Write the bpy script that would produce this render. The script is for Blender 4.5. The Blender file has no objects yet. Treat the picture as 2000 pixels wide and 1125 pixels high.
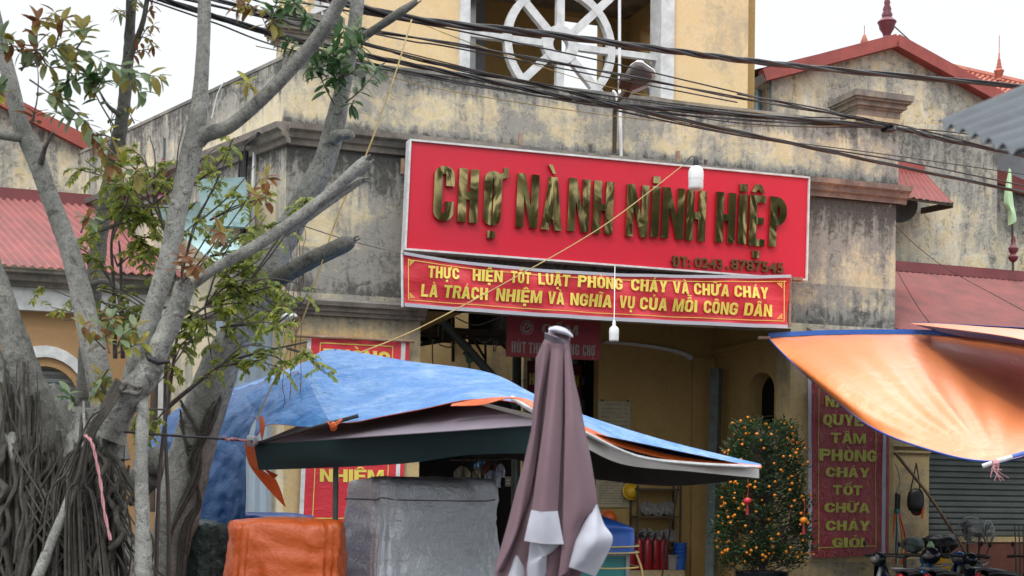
import bpy, bmesh, math, random, unicodedata
from mathutils import Vector, Matrix, noise
R_ = math.radians
rnd = random.Random(7)
SC = bpy.context.scene
COL = SC.collection

# ------------------------------------------------------------------ camera
FPX = 2778.0; ROLL = 0.010; EYE = 1.6
cam = bpy.data.cameras.new('camera'); CAM = bpy.data.objects.new('camera', cam); COL.objects.link(CAM)
cam.sensor_width = 36; cam.lens = 36 * FPX / 2000; cam.shift_y = (1000 - 562.5) / 2000
cam.clip_start = 0.1; cam.clip_end = 1500
RV = Vector((math.cos(ROLL), 0, math.sin(ROLL))); UV_ = Vector((-math.sin(ROLL), 0, math.cos(ROLL)))
CAM.matrix_world = Matrix(((RV.x, UV_.x, 0, 0), (0, 0, -1, 0), (RV.z, UV_.z, 0, EYE), (0, 0, 0, 1)))
cam.dof.use_dof = True; cam.dof.focus_distance = 19; cam.dof.aperture_fstop = 3.8
SC.camera = CAM

# ------------------------------------------------------------------ world, sun, exposure
w = bpy.data.worlds.new("World"); SC.world = w; w.use_nodes = True
nt = w.node_tree; nd = nt.nodes; lk = nt.links
bg = nd['Background']
sky = nd.new('ShaderNodeTexSky'); sky.sky_type = 'NISHITA'; sky.sun_disc = False
SUN_EL = 52; SUN_AZ = 205                      # sun high behind the camera, a little to the left
sky.sun_elevation = R_(SUN_EL); sky.sun_rotation = R_(SUN_AZ)
sky.air_density = 1.0; sky.dust_density = 5.0
hs = nd.new('ShaderNodeHueSaturation'); hs.inputs['Saturation'].default_value = 0.25
lk.new(sky.outputs[0], hs.inputs['Color'])
cl = nd.new('ShaderNodeMix'); cl.data_type = 'RGBA'; cl.inputs[0].default_value = 0.94
lk.new(hs.outputs[0], cl.inputs[6])
# thin overcast: brighter towards the zenith
tcw = nd.new('ShaderNodeTexCoord'); sp = nd.new('ShaderNodeSeparateXYZ'); lk.new(tcw.outputs['Generated'], sp.inputs[0])
rp = nd.new('ShaderNodeValToRGB'); lk.new(sp.outputs[2], rp.inputs[0])
rp.color_ramp.elements[0].position = 0.36; rp.color_ramp.elements[0].color = (7.3, 7.6, 7.9, 1)
rp.color_ramp.elements[1].position = 1.0; rp.color_ramp.elements[1].color = (25, 25.3, 25.7, 1)
lk.new(rp.outputs[0], cl.inputs[7]); lk.new(cl.outputs[2], bg.inputs[0])
bg.inputs[1].default_value = 0.10
sl = bpy.data.lights.new('sun', 'SUN'); sl.energy = 0.9; sl.angle = R_(14); sl.color = (1, .97, .92)
so = bpy.data.objects.new('sun', sl); COL.objects.link(so)
az = R_(SUN_AZ); el = R_(SUN_EL)
sd = Vector((math.sin(az) * math.cos(el), math.cos(az) * math.cos(el), math.sin(el)))
so.rotation_euler = sd.to_track_quat('Z', 'Y').to_euler(); so.location = sd * 60
SC.view_settings.view_transform = 'Standard'; SC.view_settings.look = 'None'
SC.view_settings.exposure = 0.50; SC.view_settings.gamma = 1.0
SC.cycles.max_bounces = 6; SC.cycles.diffuse_bounces = 3

# ------------------------------------------------------------------ coordinates
AN = R_(20)
D2 = Vector((math.cos(AN), math.sin(AN), 0)); N2 = Vector((math.sin(AN), -math.cos(AN), 0)); ZZ = Vector((0, 0, 1))
FC = Vector((1.5, 22, 0)); EYEV = Vector((0, 0, EYE))
def ray(u, v): return RV * ((u - 1000) / FPX) + UV_ * ((1000 - v) / FPX) + Vector((0, 1, 0))
def P(u, v, d): return EYEV + ray(u, v) * d
class Fr:
    def __init__(s, o, X, Y): s.o = Vector(o); s.X = Vector(X); s.Y = Vector(Y)
    def p(s, x, y, z): return s.o + s.X * x + s.Y * y + ZZ * z
    def hit(s, u, v, off=0):
        r = ray(u, v); n = s.Y; k = ((s.o - EYEV).dot(n) + off) / r.dot(n); return EYEV + r * k
    def xz(s, u, v, off=0):
        q = s.hit(u, v, off) - s.o; return q.dot(s.X), q.z
FA = Fr(FC, D2, N2)
def S(u, off=0, v=600): return FA.xz(u, v, off)[0]
def Zf(u, v, off=0): return FA.xz(u, v, off)[1]

# ------------------------------------------------------------------ mesh builder
class MB:
    def __init__(s): s.v = []; s.f = []; s.m = []
    def add(s, vs, fs, mi=0):
        b = len(s.v); s.v += [Vector(x) for x in vs]
        for f in fs: s.f.append([b + i for i in f]); s.m.append(mi)
        return s
    def box(s, x0, x1, y0, y1, z0, z1, fr=None, mi=0):
        fr = fr or FA
        vs = [fr.p(x, y, z) for x in (x0, x1) for y in (y0, y1) for z in (z0, z1)]
        return s.add(vs, [(0, 1, 3, 2), (4, 6, 7, 5), (0, 4, 5, 1), (2, 3, 7, 6), (0, 2, 6, 4), (1, 5, 7, 3)], mi)
    def prism(s, prof, x0, x1, fr=None, mi=0, m0=0, m1=0):
        # profile of (y, z) swept along x ; m0/m1 mitre the ends by y
        fr = fr or FA; n = len(prof)
        vs = [fr.p(x0 - m0 * y, y, z) for y, z in prof] + [fr.p(x1 + m1 * y, y, z) for y, z in prof]
        fs = [(i, (i + 1) % n, n + (i + 1) % n, n + i) for i in range(n)] + [list(range(n))[::-1], list(range(n, 2 * n))]
        return s.add(vs, fs, mi)
    def bar(s, a, b, wd, ht=None, up=ZZ, mi=0):
        ht = ht or wd; a = Vector(a); b = Vector(b); t = (b - a).normalized(); x = t.cross(up)
        if x.length < .01: x = t.cross(Vector((1, 0, 0)))
        x.normalize(); y = x.cross(t)
        c = [x * i * wd / 2 + y * j * ht / 2 for i, j in ((-1, -1), (1, -1), (1, 1), (-1, 1))]
        return s.add([a + k for k in c] + [b + k for k in c], [(0, 1, 2, 3), (7, 6, 5, 4)] + [(i, (i + 1) % 4, 4 + (i + 1) % 4, 4 + i) for i in range(4)], mi)
    def tube(s, pts, r, n=8, mi=0, cap=True, bump=0, seed=0):
        pts = [Vector(p) for p in pts]; m = len(pts)
        if not hasattr(r, '__len__'): r = [r] * m
        b = len(s.v); ref = None
        for i, p in enumerate(pts):
            t = (pts[min(i + 1, m - 1)] - pts[max(i - 1, 0)])
            if t.length < 1e-9: t = Vector((0, 0, 1))
            t.normalize()
            if ref is None: ref = t.orthogonal().normalized()
            ref = (ref - t * ref.dot(t))
            if ref.length < 1e-6: ref = t.orthogonal()
            ref.normalize(); y = t.cross(ref)
            for k in range(n):
                a = 2 * math.pi * k / n; dv = ref * math.cos(a) + y * math.sin(a); rr = r[i]
                if bump: rr *= 1 + bump * noise.noise((p + dv * rr) * (0.35 / max(rr, .01)) + Vector((seed, 0, 0))) + bump * .5 * noise.noise((p + dv * rr) * 14)
                s.v.append(p + dv * rr)
        for i in range(m - 1):
            for k in range(n):
                s.f.append([b + i * n + k, b + i * n + (k + 1) % n, b + (i + 1) * n + (k + 1) % n, b + (i + 1) * n + k]); s.m.append(mi)
        if cap:
            s.f.append([b + k for k in range(n)][::-1]); s.m.append(mi)
            s.f.append([b + (m - 1) * n + k for k in range(n)]); s.m.append(mi)
        return s
    def lathe(s, base, prof, n=16, axis=ZZ, mi=0):
        base = Vector(base); ax = Vector(axis).normalized()
        x = ax.orthogonal().normalized(); y = ax.cross(x); b = len(s.v)
        for r, h in prof:
            for k in range(n):
                a = 2 * math.pi * k / n; s.v.append(base + ax * h + (x * math.cos(a) + y * math.sin(a)) * max(r, 1e-4))
        for i in range(len(prof) - 1):
            for k in range(n):
                s.f.append([b + i * n + k, b + i * n + (k + 1) % n, b + (i + 1) * n + (k + 1) % n, b + (i + 1) * n + k]); s.m.append(mi)
        s.f.append([b + k for k in range(n)][::-1]); s.m.append(mi)
        s.f.append([b + (len(prof) - 1) * n + k for k in range(n)]); s.m.append(mi)
        return s
    def ball(s, c, r, n=8, sq=(1, 1, 1), mi=0, j=0):
        c = Vector(c); b = len(s.v); m = max(4, n // 2 + 1)
        for i in range(m + 1):
            th = math.pi * i / m
            for k in range(n):
                a = 2 * math.pi * k / n; q = Vector((math.sin(th) * math.cos(a), math.sin(th) * math.sin(a), math.cos(th)))
                rr = r * (1 + j * noise.noise(q * 1.7 + c * 3)) if j else r
                s.v.append(c + Vector((q.x * sq[0], q.y * sq[1], q.z * sq[2])) * rr)
        for i in range(m):
            for k in range(n): s.f.append([b + i * n + k, b + (i + 1) * n + k, b + (i + 1) * n + (k + 1) % n, b + i * n + (k + 1) % n]); s.m.append(mi)
        return s
    def sheet(s, g, th=0.006, mi=0, mi2=None):
        # g[row][col] of Vectors -> a skin with real thickness
        nr = len(g); nc = len(g[0]); mi2 = mi if mi2 is None else mi2; b = len(s.v); nrm = []
        for i in range(nr):
            for j in range(nc):
                a = g[min(i + 1, nr - 1)][j] - g[max(i - 1, 0)][j]; c = g[i][min(j + 1, nc - 1)] - g[i][max(j - 1, 0)]
                q = c.cross(a); q = q.normalized() if q.length > 1e-9 else ZZ.copy()
                if q.dot(g[i][j] - EYEV) > 0: q = -q
                nrm.append(q)
        fl = [x for r in g for x in r]
        s.v += [p + q * th / 2 for p, q in zip(fl, nrm)] + [p - q * th / 2 for p, q in zip(fl, nrm)]
        N = nr * nc
        def q4(a, b_, c, d, m): s.f.append([b + a, b + b_, b + c, b + d]); s.m.append(m)
        for i in range(nr - 1):
            for j in range(nc - 1):
                a = i * nc + j; q4(a, a + 1, a + nc + 1, a + nc, mi); q4(N + a, N + a + nc, N + a + nc + 1, N + a + 1, mi2)
        for j in range(nc - 1):
            q4(j, N + j, N + j + 1, j + 1, mi2); a = (nr - 1) * nc + j; q4(a, a + 1, N + a + 1, N + a, mi2)
        for i in range(nr - 1):
            a = i * nc; q4(a, a + nc, N + a + nc, N + a, mi2); a = i * nc + nc - 1; q4(a, N + a, N + a + nc, a + nc, mi2)
        return s
    def build(s, name, mats, parent=None, smooth=None):
        me = bpy.data.meshes.new(name); org = root_loc(parent)
        me.from_pydata([v - org for v in s.v], [], s.f); 
        if not isinstance(mats, (list, tuple)): mats = [mats]
        for m in mats: me.materials.append(m)
        me.polygons.foreach_set('material_index', s.m)
        bm = bmesh.new(); bm.from_mesh(me); bmesh.ops.recalc_face_normals(bm, faces=bm.faces); bm.to_mesh(me); bm.free()
        if smooth:
            me.polygons.foreach_set('use_smooth', [True] * len(me.polygons)); me.set_sharp_from_angle(angle=R_(smooth))
        me.update()
        return link(name, me, parent)
def root_loc(p):
    v = Vector((0, 0, 0))
    while p is not None: v = v + p.location; p = p.parent
    return v
def link(name, data, parent):
    o = bpy.data.objects.new(name, data); COL.objects.link(o)
    if parent is not None: o.parent = parent
    return o
def thing(name, label, cat, loc=(0, 0, 0), group=None):
    o = link(name, None, None); o.location = Vector(loc); o['label'] = label; o['category'] = cat; o.empty_display_size = .2
    if group: o['group'] = group
    return o
def tag(o, label, cat, group=None):
    o['label'] = label; o['category'] = cat
    if group: o['group'] = group
    return o
def struct(o): o['kind'] = 'structure'; return o
def recenter(o):
    # put the origin of a one-mesh thing at its base
    vs = o.data.vertices; lo = min(v.co.z for v in vs); n = len(vs)
    c = Vector((sum(v.co.x for v in vs) / n, sum(v.co.y for v in vs) / n, lo))
    o.data.transform(Matrix.Translation(-c)); o.location = c; return o
def dup(root, loc, label, group=None, rotz=None):
    r = root.copy(); COL.objects.link(r); r.location = Vector(loc); r['label'] = label
    if group: r['group'] = group
    if rotz is not None: r.rotation_euler = (0, 0, rotz)
    for ch in list(root.children):
        c = ch.copy(); COL.objects.link(c); c.parent = r
        for g in list(ch.children):
            d = g.copy(); COL.objects.link(d); d.parent = c
    return r
def cr(p0, p1, p2, p3, t):
    return 0.5 * ((2 * p1) + (p2 - p0) * t + (2 * p0 - 5 * p1 + 4 * p2 - p3) * t * t + (3 * p1 - p0 - 3 * p2 + p3) * t ** 3)
def spl(pts, n, lin=False):
    # n samples per span
    m = len(pts); out = []
    for i in range(m - 1):
        a = pts[max(i - 1, 0)]; b = pts[i]; c = pts[i + 1]; d = pts[min(i + 2, m - 1)]
        for k in range(n):
            t = k / n; out.append(b + (c - b) * t if lin else cr(a, b, c, d, t))
    out.append(pts[-1]); return out
def pv(*a): return [P(*x) for x in a]
def lofted(rows, nu=8, nv=8, amp=0, sc=3, seed=0, stretch=(1, 1, 1), lin=False):
    rr = [spl([Vector(p) for p in r], nu, lin) for r in rows]
    cols = [spl([r[j] for r in rr], nv, lin) for j in range(len(rr[0]))]
    g = [[cols[j][i] for j in range(len(cols))] for i in range(len(cols[0]))]
    if amp:
        for i, r in enumerate(g):
            for j, p in enumerate(r):
                q = Vector((p.x * stretch[0], p.y * stretch[1], p.z * stretch[2])) * sc + Vector((seed, 0, 0))
                k = noise.noise(q) + .5 * noise.noise(q * 2.3) + .25 * noise.noise(q * 5.1)
                r[j] = p + (EYEV - p).normalized() * k * amp
    return g

def crumple(g, amp, sc, seed):
    # sharp crumple creases, as in a stiff plastic sheet
    for r in g:
        for j, p in enumerate(r):
            q = Vector((p.x, p.y * .6, p.z)) * sc + Vector((seed, 0, 0)); wv = Vector((noise.noise(q * .6), noise.noise(q * .6 + Vector((7, 3, 0))), 0)) * 1.2; q = q + wv
            k = abs(noise.noise(q)) * 1.2 + abs(noise.noise(q * 2.3 + Vector((0, 5, 0)))) * .55 + abs(noise.noise(q * 4.7)) * .25
            r[j] = p + (EYEV - p).normalized() * (k - .45) * amp
    return g

# ------------------------------------------------------------------ 2D shapes (walls with holes, lettering)
def shape(cons, fr, y0, th, name='x', bend=None):
    # contours in (x, z) of frame fr, filled, from y0 to y0+th ; returns (verts, faces)
    cu = bpy.data.curves.new('c', 'CURVE'); cu.dimensions = '2D'; cu.fill_mode = 'BOTH'; cu.extrude = th / 2
    for c in cons:
        sp_ = cu.splines.new('POLY'); sp_.points.add(len(c) - 1)
        for i, (x, z) in enumerate(c): sp_.points[i].co = (x, z, 0, 1)
        sp_.use_cyclic_u = True
    ob = bpy.data.objects.new('c', cu); me = bpy.data.meshes.new_from_object(ob)
    vs = []
    for v in me.vertices:
        x, z, t = v.co; y = y0 + th / 2 + t
        if bend: y += bend(x, z)
        vs.append(fr.p(x, y, z))
    fs = [list(p.vertices) for p in me.polygons]
    bpy.data.objects.remove(ob); bpy.data.curves.remove(cu); bpy.data.meshes.remove(me)
    return vs, fs
def rect(x0, x1, z0, z1): return [(x0, z0), (x1, z0), (x1, z1), (x0, z1)]
def circ(cx, cz, r, n=32, rz=None): return [(cx + r * math.cos(2 * math.pi * i / n), cz + (rz or r) * math.sin(2 * math.pi * i / n)) for i in range(n)]
def arch(x0, x1, z0, zs, rise, n=14):
    c = (x0 + x1) / 2; h = (x1 - x0) / 2
    return [(x0, z0), (x1, z0)] + [(c + h * math.cos(math.pi * i / n), zs + rise * math.sin(math.pi * i / n)) for i in range(n + 1)]
def arcp(cx, cz, rx, rz, a0, a1, n=7): return [(cx + rx * math.cos(R_(a0 + (a1 - a0) * i / n)), cz + rz * math.sin(R_(a0 + (a1 - a0) * i / n))) for i in range(n + 1)]
def glyph(ch, W, t, th):
    # cap height 1, stem t, bar th, width W ; returns (contours, advance)
    if ch == ' ': return [], W * .55
    if ch == 'I': return [rect(0, t, 0, 1)], t
    if ch == '.': return [rect(0, t, 0, t)], t
    if ch == 'H': return [[(0, 0), (t, 0), (t, .5 - th / 2), (W - t, .5 - th / 2), (W - t, 0), (W, 0), (W, 1), (W - t, 1), (W - t, .5 + th / 2), (t, .5 + th / 2), (t, 1), (0, 1)]], W
    if ch == 'N':
        return [[(0, 0), (t * .92, 0), (t * .92, .62), (W - t * .95, 0), (W, 0), (W, 1), (W - t * .92, 1), (W - t * .92, .38), (t * .95, 1), (0, 1)]], W
    if ch == 'M':
        W = W * 1.25; k = t * .88
        return [[(0, 0), (k, 0), (k, .66), (W / 2 - t * .33, 0), (W / 2 + t * .33, 0), (W - k, .66), (W - k, 0), (W, 0), (W, 1), (W - k * 1.25, 1), (W / 2, .36), (k * 1.25, 1), (0, 1)]], W
    if ch == 'T': return [[(W / 2 - t / 2, 0), (W / 2 + t / 2, 0), (W / 2 + t / 2, 1 - th), (W, 1 - th), (W, 1), (0, 1), (0, 1 - th), (W / 2 - t / 2, 1 - th)]], W
    if ch == 'L': return [[(0, 0), (W * .88, 0), (W * .88, th), (t, th), (t, 1), (0, 1)]], W * .88
    if ch == 'E': W *= .9; return [[(0, 0), (W, 0), (W, th), (t, th), (t, .5 - th / 2), (W * .9, .5 - th / 2), (W * .9, .5 + th / 2), (t, .5 + th / 2), (t, 1 - th), (W, 1 - th), (W, 1), (0, 1)]], W
    if ch in 'AV':
        W *= 1.06; b = [(0, 0), (t * .98, 0), (t * .98 + .07 * W, .2), (W - t * .98 - .07 * W, .2), (W - t * .98, 0), (W, 0), (W / 2 + t * .55, 1), (W / 2 - t * .55, 1)]
        if ch == 'A': return [b, [(t + .12 * W, .2 + th), (W - t - .12 * W, .2 + th), (W / 2, .8)]], W
        return [[(W / 2 - t * .55, 0), (W / 2 + t * .55, 0), (W, 1), (W - t, 1), (W / 2, .3), (t, 1), (0, 1)]], W
    if ch == 'Y': return [[(W / 2 - t / 2, 0), (W / 2 + t / 2, 0), (W / 2 + t / 2, .4), (W, 1), (W - t * 1.05, 1), (W / 2, .62), (t * 1.05, 1), (0, 1), (W / 2 - t / 2, .4)]], W
    r = W / 2; ir = r - t
    if ch in 'OQ0':
        o = arcp(r, r * .9, r, r * .9, 180, 360, 10) + arcp(r, 1 - r * .9, r, r * .9, 0, 180, 10)
        rz = max(r * .9 - th, .03)
        i = arcp(r, th + rz, ir, rz, 180, 360, 8) + arcp(r, 1 - th - rz, ir, rz, 0, 180, 8)
        c = [o, i]
        if ch == 'Q': c.append([(r + t * .1, -.16), (W, -.16), (W - t * .3, .0), (r + t * .2, -.02)])
        return c, W
    if ch == 'U':
        return [[(0, 1)] + arcp(r, r * .9, r, r * .9, 180, 360, 10) + [(W, 1), (W - t, 1)] + arcp(r, r * .9, ir, max(r * .9 - th, .03), 0, -180, 8) + [(t, 1)]], W
    if ch in 'CG':
        rz = max(r * .9 - th, .03); q = .64
        out = [(W, q)] + arcp(r, 1 - r * .9, r, r * .9, 0, 180, 10) + arcp(r, r * .9, r, r * .9, 180, 360, 10)
        inn = arcp(r, th + rz, ir, rz, 360, 180, 8) + arcp(r, 1 - th - rz, ir, rz, 180, 0, 8) + [(W - t, q)]
        if ch == 'C': return [out + [(W, 1 - q), (W - t, 1 - q)] + inn], W
        return [out + [(W, .54), (r * .98, .54), (r * .98, .54 - th * .8), (W - t, .54 - th * .8)] + inn], W
    if ch in 'PR':
        m = .42; h = (1 - m) / 2
        bowl = arcp(W - h * .8, m + h, h * .8, h, -90, 90, 8)
        hz = h - th; hole = [(t, m + th)] + arcp(W - h * .8, m + h, max(h * .8 - t, .04), hz, -90, 90, 6) + [(t, 1 - th)]
        if ch == 'P': return [[(0, 0), (t, 0), (t, m)] + bowl + [(0, 1)], hole], W
        return [[(0, 0), (t, 0), (t, m), (W * .5, m), (W - t * .95, 0), (W * 1.04, 0), (W * .86, m + .03)] + bowl[1:] + [(0, 1)], hole], W
    if ch in 'DĐ':
        b = arcp(W - r * .9, r, r * .9, r, -90, 0, 7) + arcp(W - r * .9, 1 - r, r * .9, r, 0, 90, 7)
        rr = max(r * .9 - t, .04)
        c = [[(0, 0)] + b + [(0, 1)], [(t, th)] + arcp(W - r * .9, max(r, th + .02), rr, max(r - th, .02), -90, 0, 6) + arcp(W - r * .9, 1 - max(r, th + .02), rr, max(r - th, .02), 0, 90, 6) + [(t, 1 - th)]]
        if ch == 'Đ': c.append(rect(-.16, -.005, .44, .56)); c.append(rect(t + .01, t + .1, .44, .56))
        return c, W
    if ch == ':': return [rect(0, t, 0, t), rect(0, t, .5, .5 + t)], t
    return [rect(0, W, 0, 1)], W
def marks(ms, W, t, top=1.0, base='O'):
    c = []; x = W / 2; m = t * .95; y = top + .06; stack = 0
    for k in ms:
        o = ord(k)
        if o == 0x31B:
            if base == 'U': ins = [(W + .004, .74), (W + .004, .96)]
            else: r = W / 2; ins = [(r + r * 1.015 * math.cos(R_(a)), 1 - r * .9 + r * .9 * 1.015 * math.sin(R_(a))) for a in (5, 25, 45)]
            c.append([(W + m * .3, ins[0][1] + .02)] + [ins[0]] + ins[1:] + [(W + m * .15, .98), (W + m * .2, 1.08), (W + m * .8, 1.08), (W + m * .8, .9)])
        elif o == 0x323: c.append(rect(x - m / 2, x + m / 2, -.1 - m * .9, -.1))
        elif o == 0x307: c.append(rect(x - m / 2, x + m / 2, y, y + m * .9))
        elif o == 0x302: c.append([(x - m, y), (x - m * .45, y), (x, y + .07), (x + m * .45, y), (x + m, y), (x + m * .4, y + .16), (x - m * .4, y + .16)]); stack = 1
        elif o in (0x300, 0x301):
            s_ = 1 if o == 0x301 else -1; dx = m * .75 * s_ if stack else 0; dy = .17 if stack else 0
            c.append([(x + dx - s_ * m * .15 - m * .2, y + dy), (x + dx - s_ * m * .15 + m * .2, y + dy), (x + dx + s_ * m * .45 + m * .25, y + dy + .17), (x + dx + s_ * m * .45 - m * .3, y + dy + .17)])
        elif o == 0x303:
            dy = .2 if stack else 0
            c.append([(x - m, y + dy), (x - m * .6, y + dy + .07), (x, y + dy + .03), (x + m * .6, y + dy), (x + m, y + dy + .12), (x + m * .6, y + dy + .08), (x, y + dy + .13), (x - m * .6, y + dy + .16)])
        elif o == 0x309:
            c.append([(x - m * .15, y), (x + m * .2, y), (x + m * .25, y + .05), (x + m * .6, y + .12), (x + m * .3, y + .2), (x - m * .45, y + .2), (x - m * .45, y + .14), (x + m * .1, y + .14), (x - m * .1, y + .07)])
        elif o == 0x306: c.append([(x - m, y + .12), (x - m * .5, y), (x + m * .5, y), (x + m, y + .12), (x + m * .6, y + .12), (x + m * .3, y + .07), (x - m * .3, y + .07), (x - m * .6, y + .12)])
    return c
def letters(txt, x0, x1, z, h, wr=.5, t=.19, th=.17, gap=.09):
    """contours per letter for txt spread from x0 to x1; base line z, cap height h"""
    seq = []; cur = 0
    for ch in txt:
        if ch == '&': ch = 'I'; dec = 'I\u0307'
        else: dec = unicodedata.normalize('NFD', ch)
        g, adv = glyph(dec[0], wr, t, th)
        g = g + (marks(dec[1:], adv, t, 1.0, dec[0]) if len(dec) > 1 else [])
        horn = .12 if '\u031b' in dec else 0
        seq.append((g, cur, ch)); cur += adv + gap + horn
    tot = cur - gap; k = (x1 - x0) / tot
    return [([[(x0 + (c + px) * k, z + pz * h) for px, pz in con] for con in g], ch) for g, c, ch in seq if g]

# ------------------------------------------------------------------ materials
def newmat(name):
    m = bpy.data.materials.new(name); m.use_nodes = True; t = m.node_tree; b = t.nodes['Principled BSDF']
    return m, t, b
def N_(t, ty, **k):
    n = t.nodes.new(ty)
    for a, v in k.items(): setattr(n, a, v)
    return n
def coords(t, scale=(1, 1, 1), world=False):
    m = N_(t, 'ShaderNodeMapping'); m.inputs['Scale'].default_value = scale
    if world: g = N_(t, 'ShaderNodeNewGeometry'); t.links.new(g.outputs['Position'], m.inputs[0])
    else: g = N_(t, 'ShaderNodeTexCoord'); t.links.new(g.outputs['Object'], m.inputs[0])
    return m.outputs[0]
def nz(t, vec, scale, detail=6, rough=.6, dist=0):
    n = N_(t, 'ShaderNodeTexNoise'); n.inputs['Scale'].default_value = scale; n.inputs['Detail'].default_value = detail
    n.inputs['Roughness'].default_value = rough; n.inputs['Distortion'].default_value = dist; t.links.new(vec, n.inputs['Vector']); return n.outputs['Fac']
def ramp(t, fac, a, b, ca=(0, 0, 0, 1), cb=(1, 1, 1, 1)):
    r = N_(t, 'ShaderNodeValToRGB'); r.color_ramp.elements[0].position = a; r.color_ramp.elements[1].position = b
    r.color_ramp.elements[0].color = ca; r.color_ramp.elements[1].color = cb; t.links.new(fac, r.inputs[0]); return r.outputs[0]
def mth(t, op, a, b=None):
    n = N_(t, 'ShaderNodeMath', operation=op)
    for i, x in enumerate((a, b)):
        if x is None: continue
        if isinstance(x, (int, float)): n.inputs[i].default_value = x
        else: t.links.new(x, n.inputs[i])
    return n.outputs[0]
def mixc(t, fac, a, b, mode='MIX'):
    n = N_(t, 'ShaderNodeMix', data_type='RGBA', blend_type=mode)
    for i, x in ((0, fac), (6, a), (7, b)):
        if isinstance(x, (int, float)): n.inputs[i].default_value = x
        elif isinstance(x, tuple): n.inputs[i].default_value = x if len(x) == 4 else x + (1,)
        else: t.links.new(x, n.inputs[i])
    return n.outputs[2]
def bumpn(t, b, h, st=.3, dist=.02):
    n = N_(t, 'ShaderNodeBump'); n.inputs['Strength'].default_value = st; n.inputs['Distance'].default_value = dist
    t.links.new(h, n.inputs['Height']); t.links.new(n.outputs[0], b.inputs['Normal']); t.links.new(n.outputs[0], b.inputs['Coat Normal'])
def mat(name, c, rough=.6, metal=0, var=.25, vs=4, bump=.15, bs=30, c2=None, bd=.01, spec=.5, trans=0, sstr=(1, 1, 1)):
    m, t, b = newmat(name); v = coords(t, sstr)
    f = nz(t, v, vs); c2 = c2 or tuple(x * (1 - var) for x in c)
    t.links.new(mixc(t, ramp(t, f, .35, .68), c + (1,), c2 + (1,)), b.inputs['Base Color'])
    b.inputs['Roughness'].default_value = rough; b.inputs['Metallic'].default_value = metal; b.inputs['Specular IOR Level'].default_value = spec
    if bump: bumpn(t, b, nz(t, v, bs, 4), bump, bd)
    return m
def plaster(name, base, pale, grime, dark, amt=.5, bands=(), cracks=.5, moul=.5, streak=1.0):
    """render coat with algae, rain streaks and cracks; bands = (z where the dirt starts, how far it runs down, strength)"""
    m, t, b = newmat(name)
    v = coords(t, (1, 1, 1), True); vs_ = coords(t, (1, 1, .13), True)
    big = nz(t, v, .9, 5, .62, .4); med = nz(t, v, 3.2, 8, .68, .8); fine = nz(t, v, 22, 6, .7)
    st = nz(t, vs_, 3.6, 6, .62, .5); st2 = nz(t, vs_, 11, 5, .6, .3)
    col = mixc(t, ramp(t, med, .36, .62), base, pale)
    fl = nz(t, v, 8, 10, .85, .7); g = mth(t, 'ADD', mth(t, 'MULTIPLY', big, .42), mth(t, 'MULTIPLY', med, .22)); g = mth(t, 'ADD', g, mth(t, 'MULTIPLY', st, .16 * streak + .0)); g = mth(t, 'ADD', g, mth(t, 'MULTIPLY', fl, .30)); g = mth(t, 'ADD', g, .0 if streak == 1 else -.08 * (streak - 1))
    gp = N_(t, 'ShaderNodeNewGeometry'); sx = N_(t, 'ShaderNodeSeparateXYZ'); t.links.new(gp.outputs['Position'], sx.inputs[0]); z = sx.outputs[2]
    tot = None
    for z0, ln, stg in bands:
        zz = mth(t, 'ADD', z, mth(t, 'MULTIPLY', mth(t, 'SUBTRACT', st2, .5), ln * 1.3))
        mr = N_(t, 'ShaderNodeMapRange'); t.links.new(zz, mr.inputs[0]); mr.inputs[1].default_value = z0 - ln; mr.inputs[2].default_value = z0; mr.inputs[3].default_value = 0; mr.inputs[4].default_value = stg
        up = mth(t, 'LESS_THAN', z, z0 + .03) if ln > 0 else mth(t, 'GREATER_THAN', z, z0 - .03)
        q = mth(t, 'MULTIPLY', mr.outputs[0], up); tot = q if tot is None else mth(t, 'MAXIMUM', tot, q)
    thr = .60 - .14 * amt
    if tot is not None: g = mth(t, 'ADD', g, mth(t, 'MULTIPLY', tot, .24))
    col = mixc(t, ramp(t, g, thr - .045, thr + .055), col, grime)
    h = mth(t, 'ADD', mth(t, 'MULTIPLY', nz(t, v, 5.5, 9, .75, 1.2), .62), mth(t, 'MULTIPLY', st, .38))
    if tot is not None: h = mth(t, 'ADD', h, mth(t, 'MULTIPLY', tot, .27))
    col = mixc(t, ramp(t, h, .64 - .1 * moul, .76 - .1 * moul), col, dark)
    # flaked patches of fresh paint
    pa = ramp(t, nz(t, v, 1.7, 7, .7, 1.0), .66, .69); col = mixc(t, mth(t, 'MULTIPLY', pa, .7), col, pale)
    if cracks:
        vo = N_(t, 'ShaderNodeTexVoronoi', feature='DISTANCE_TO_EDGE'); vo.inputs['Scale'].default_value = 3.4
        wv = N_(t, 'ShaderNodeVectorMath', operation='ADD'); nn = N_(t, 'ShaderNodeTexNoise'); nn.inputs['Scale'].default_value = 2.5; nn.inputs['Detail'].default_value = 4
        t.links.new(v, nn.inputs['Vector']); t.links.new(v, wv.inputs[0]); t.links.new(nn.outputs['Color'], wv.inputs[1]); t.links.new(wv.outputs[0], vo.inputs['Vector'])
        ck = ramp(t, vo.outputs['Distance'], .004, .022, (1, 1, 1, 1), (0, 0, 0, 1)); ck = mth(t, 'MULTIPLY', ck, mth(t, 'MULTIPLY', ramp(t, big, .45, .55), cracks))
        col = mixc(t, ck, col, dark)
    t.links.new(mixc(t, ramp(t, fine, .3, .75, (0, 0, 0, 1), (.35, .35, .35, 1)), col, grime), b.inputs['Base Color'])
    b.inputs['Roughness'].default_value = .92; bumpn(t, b, mth(t, 'ADD', med, mth(t, 'MULTIPLY', fine, .4)), .35, .02)
    return m
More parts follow.
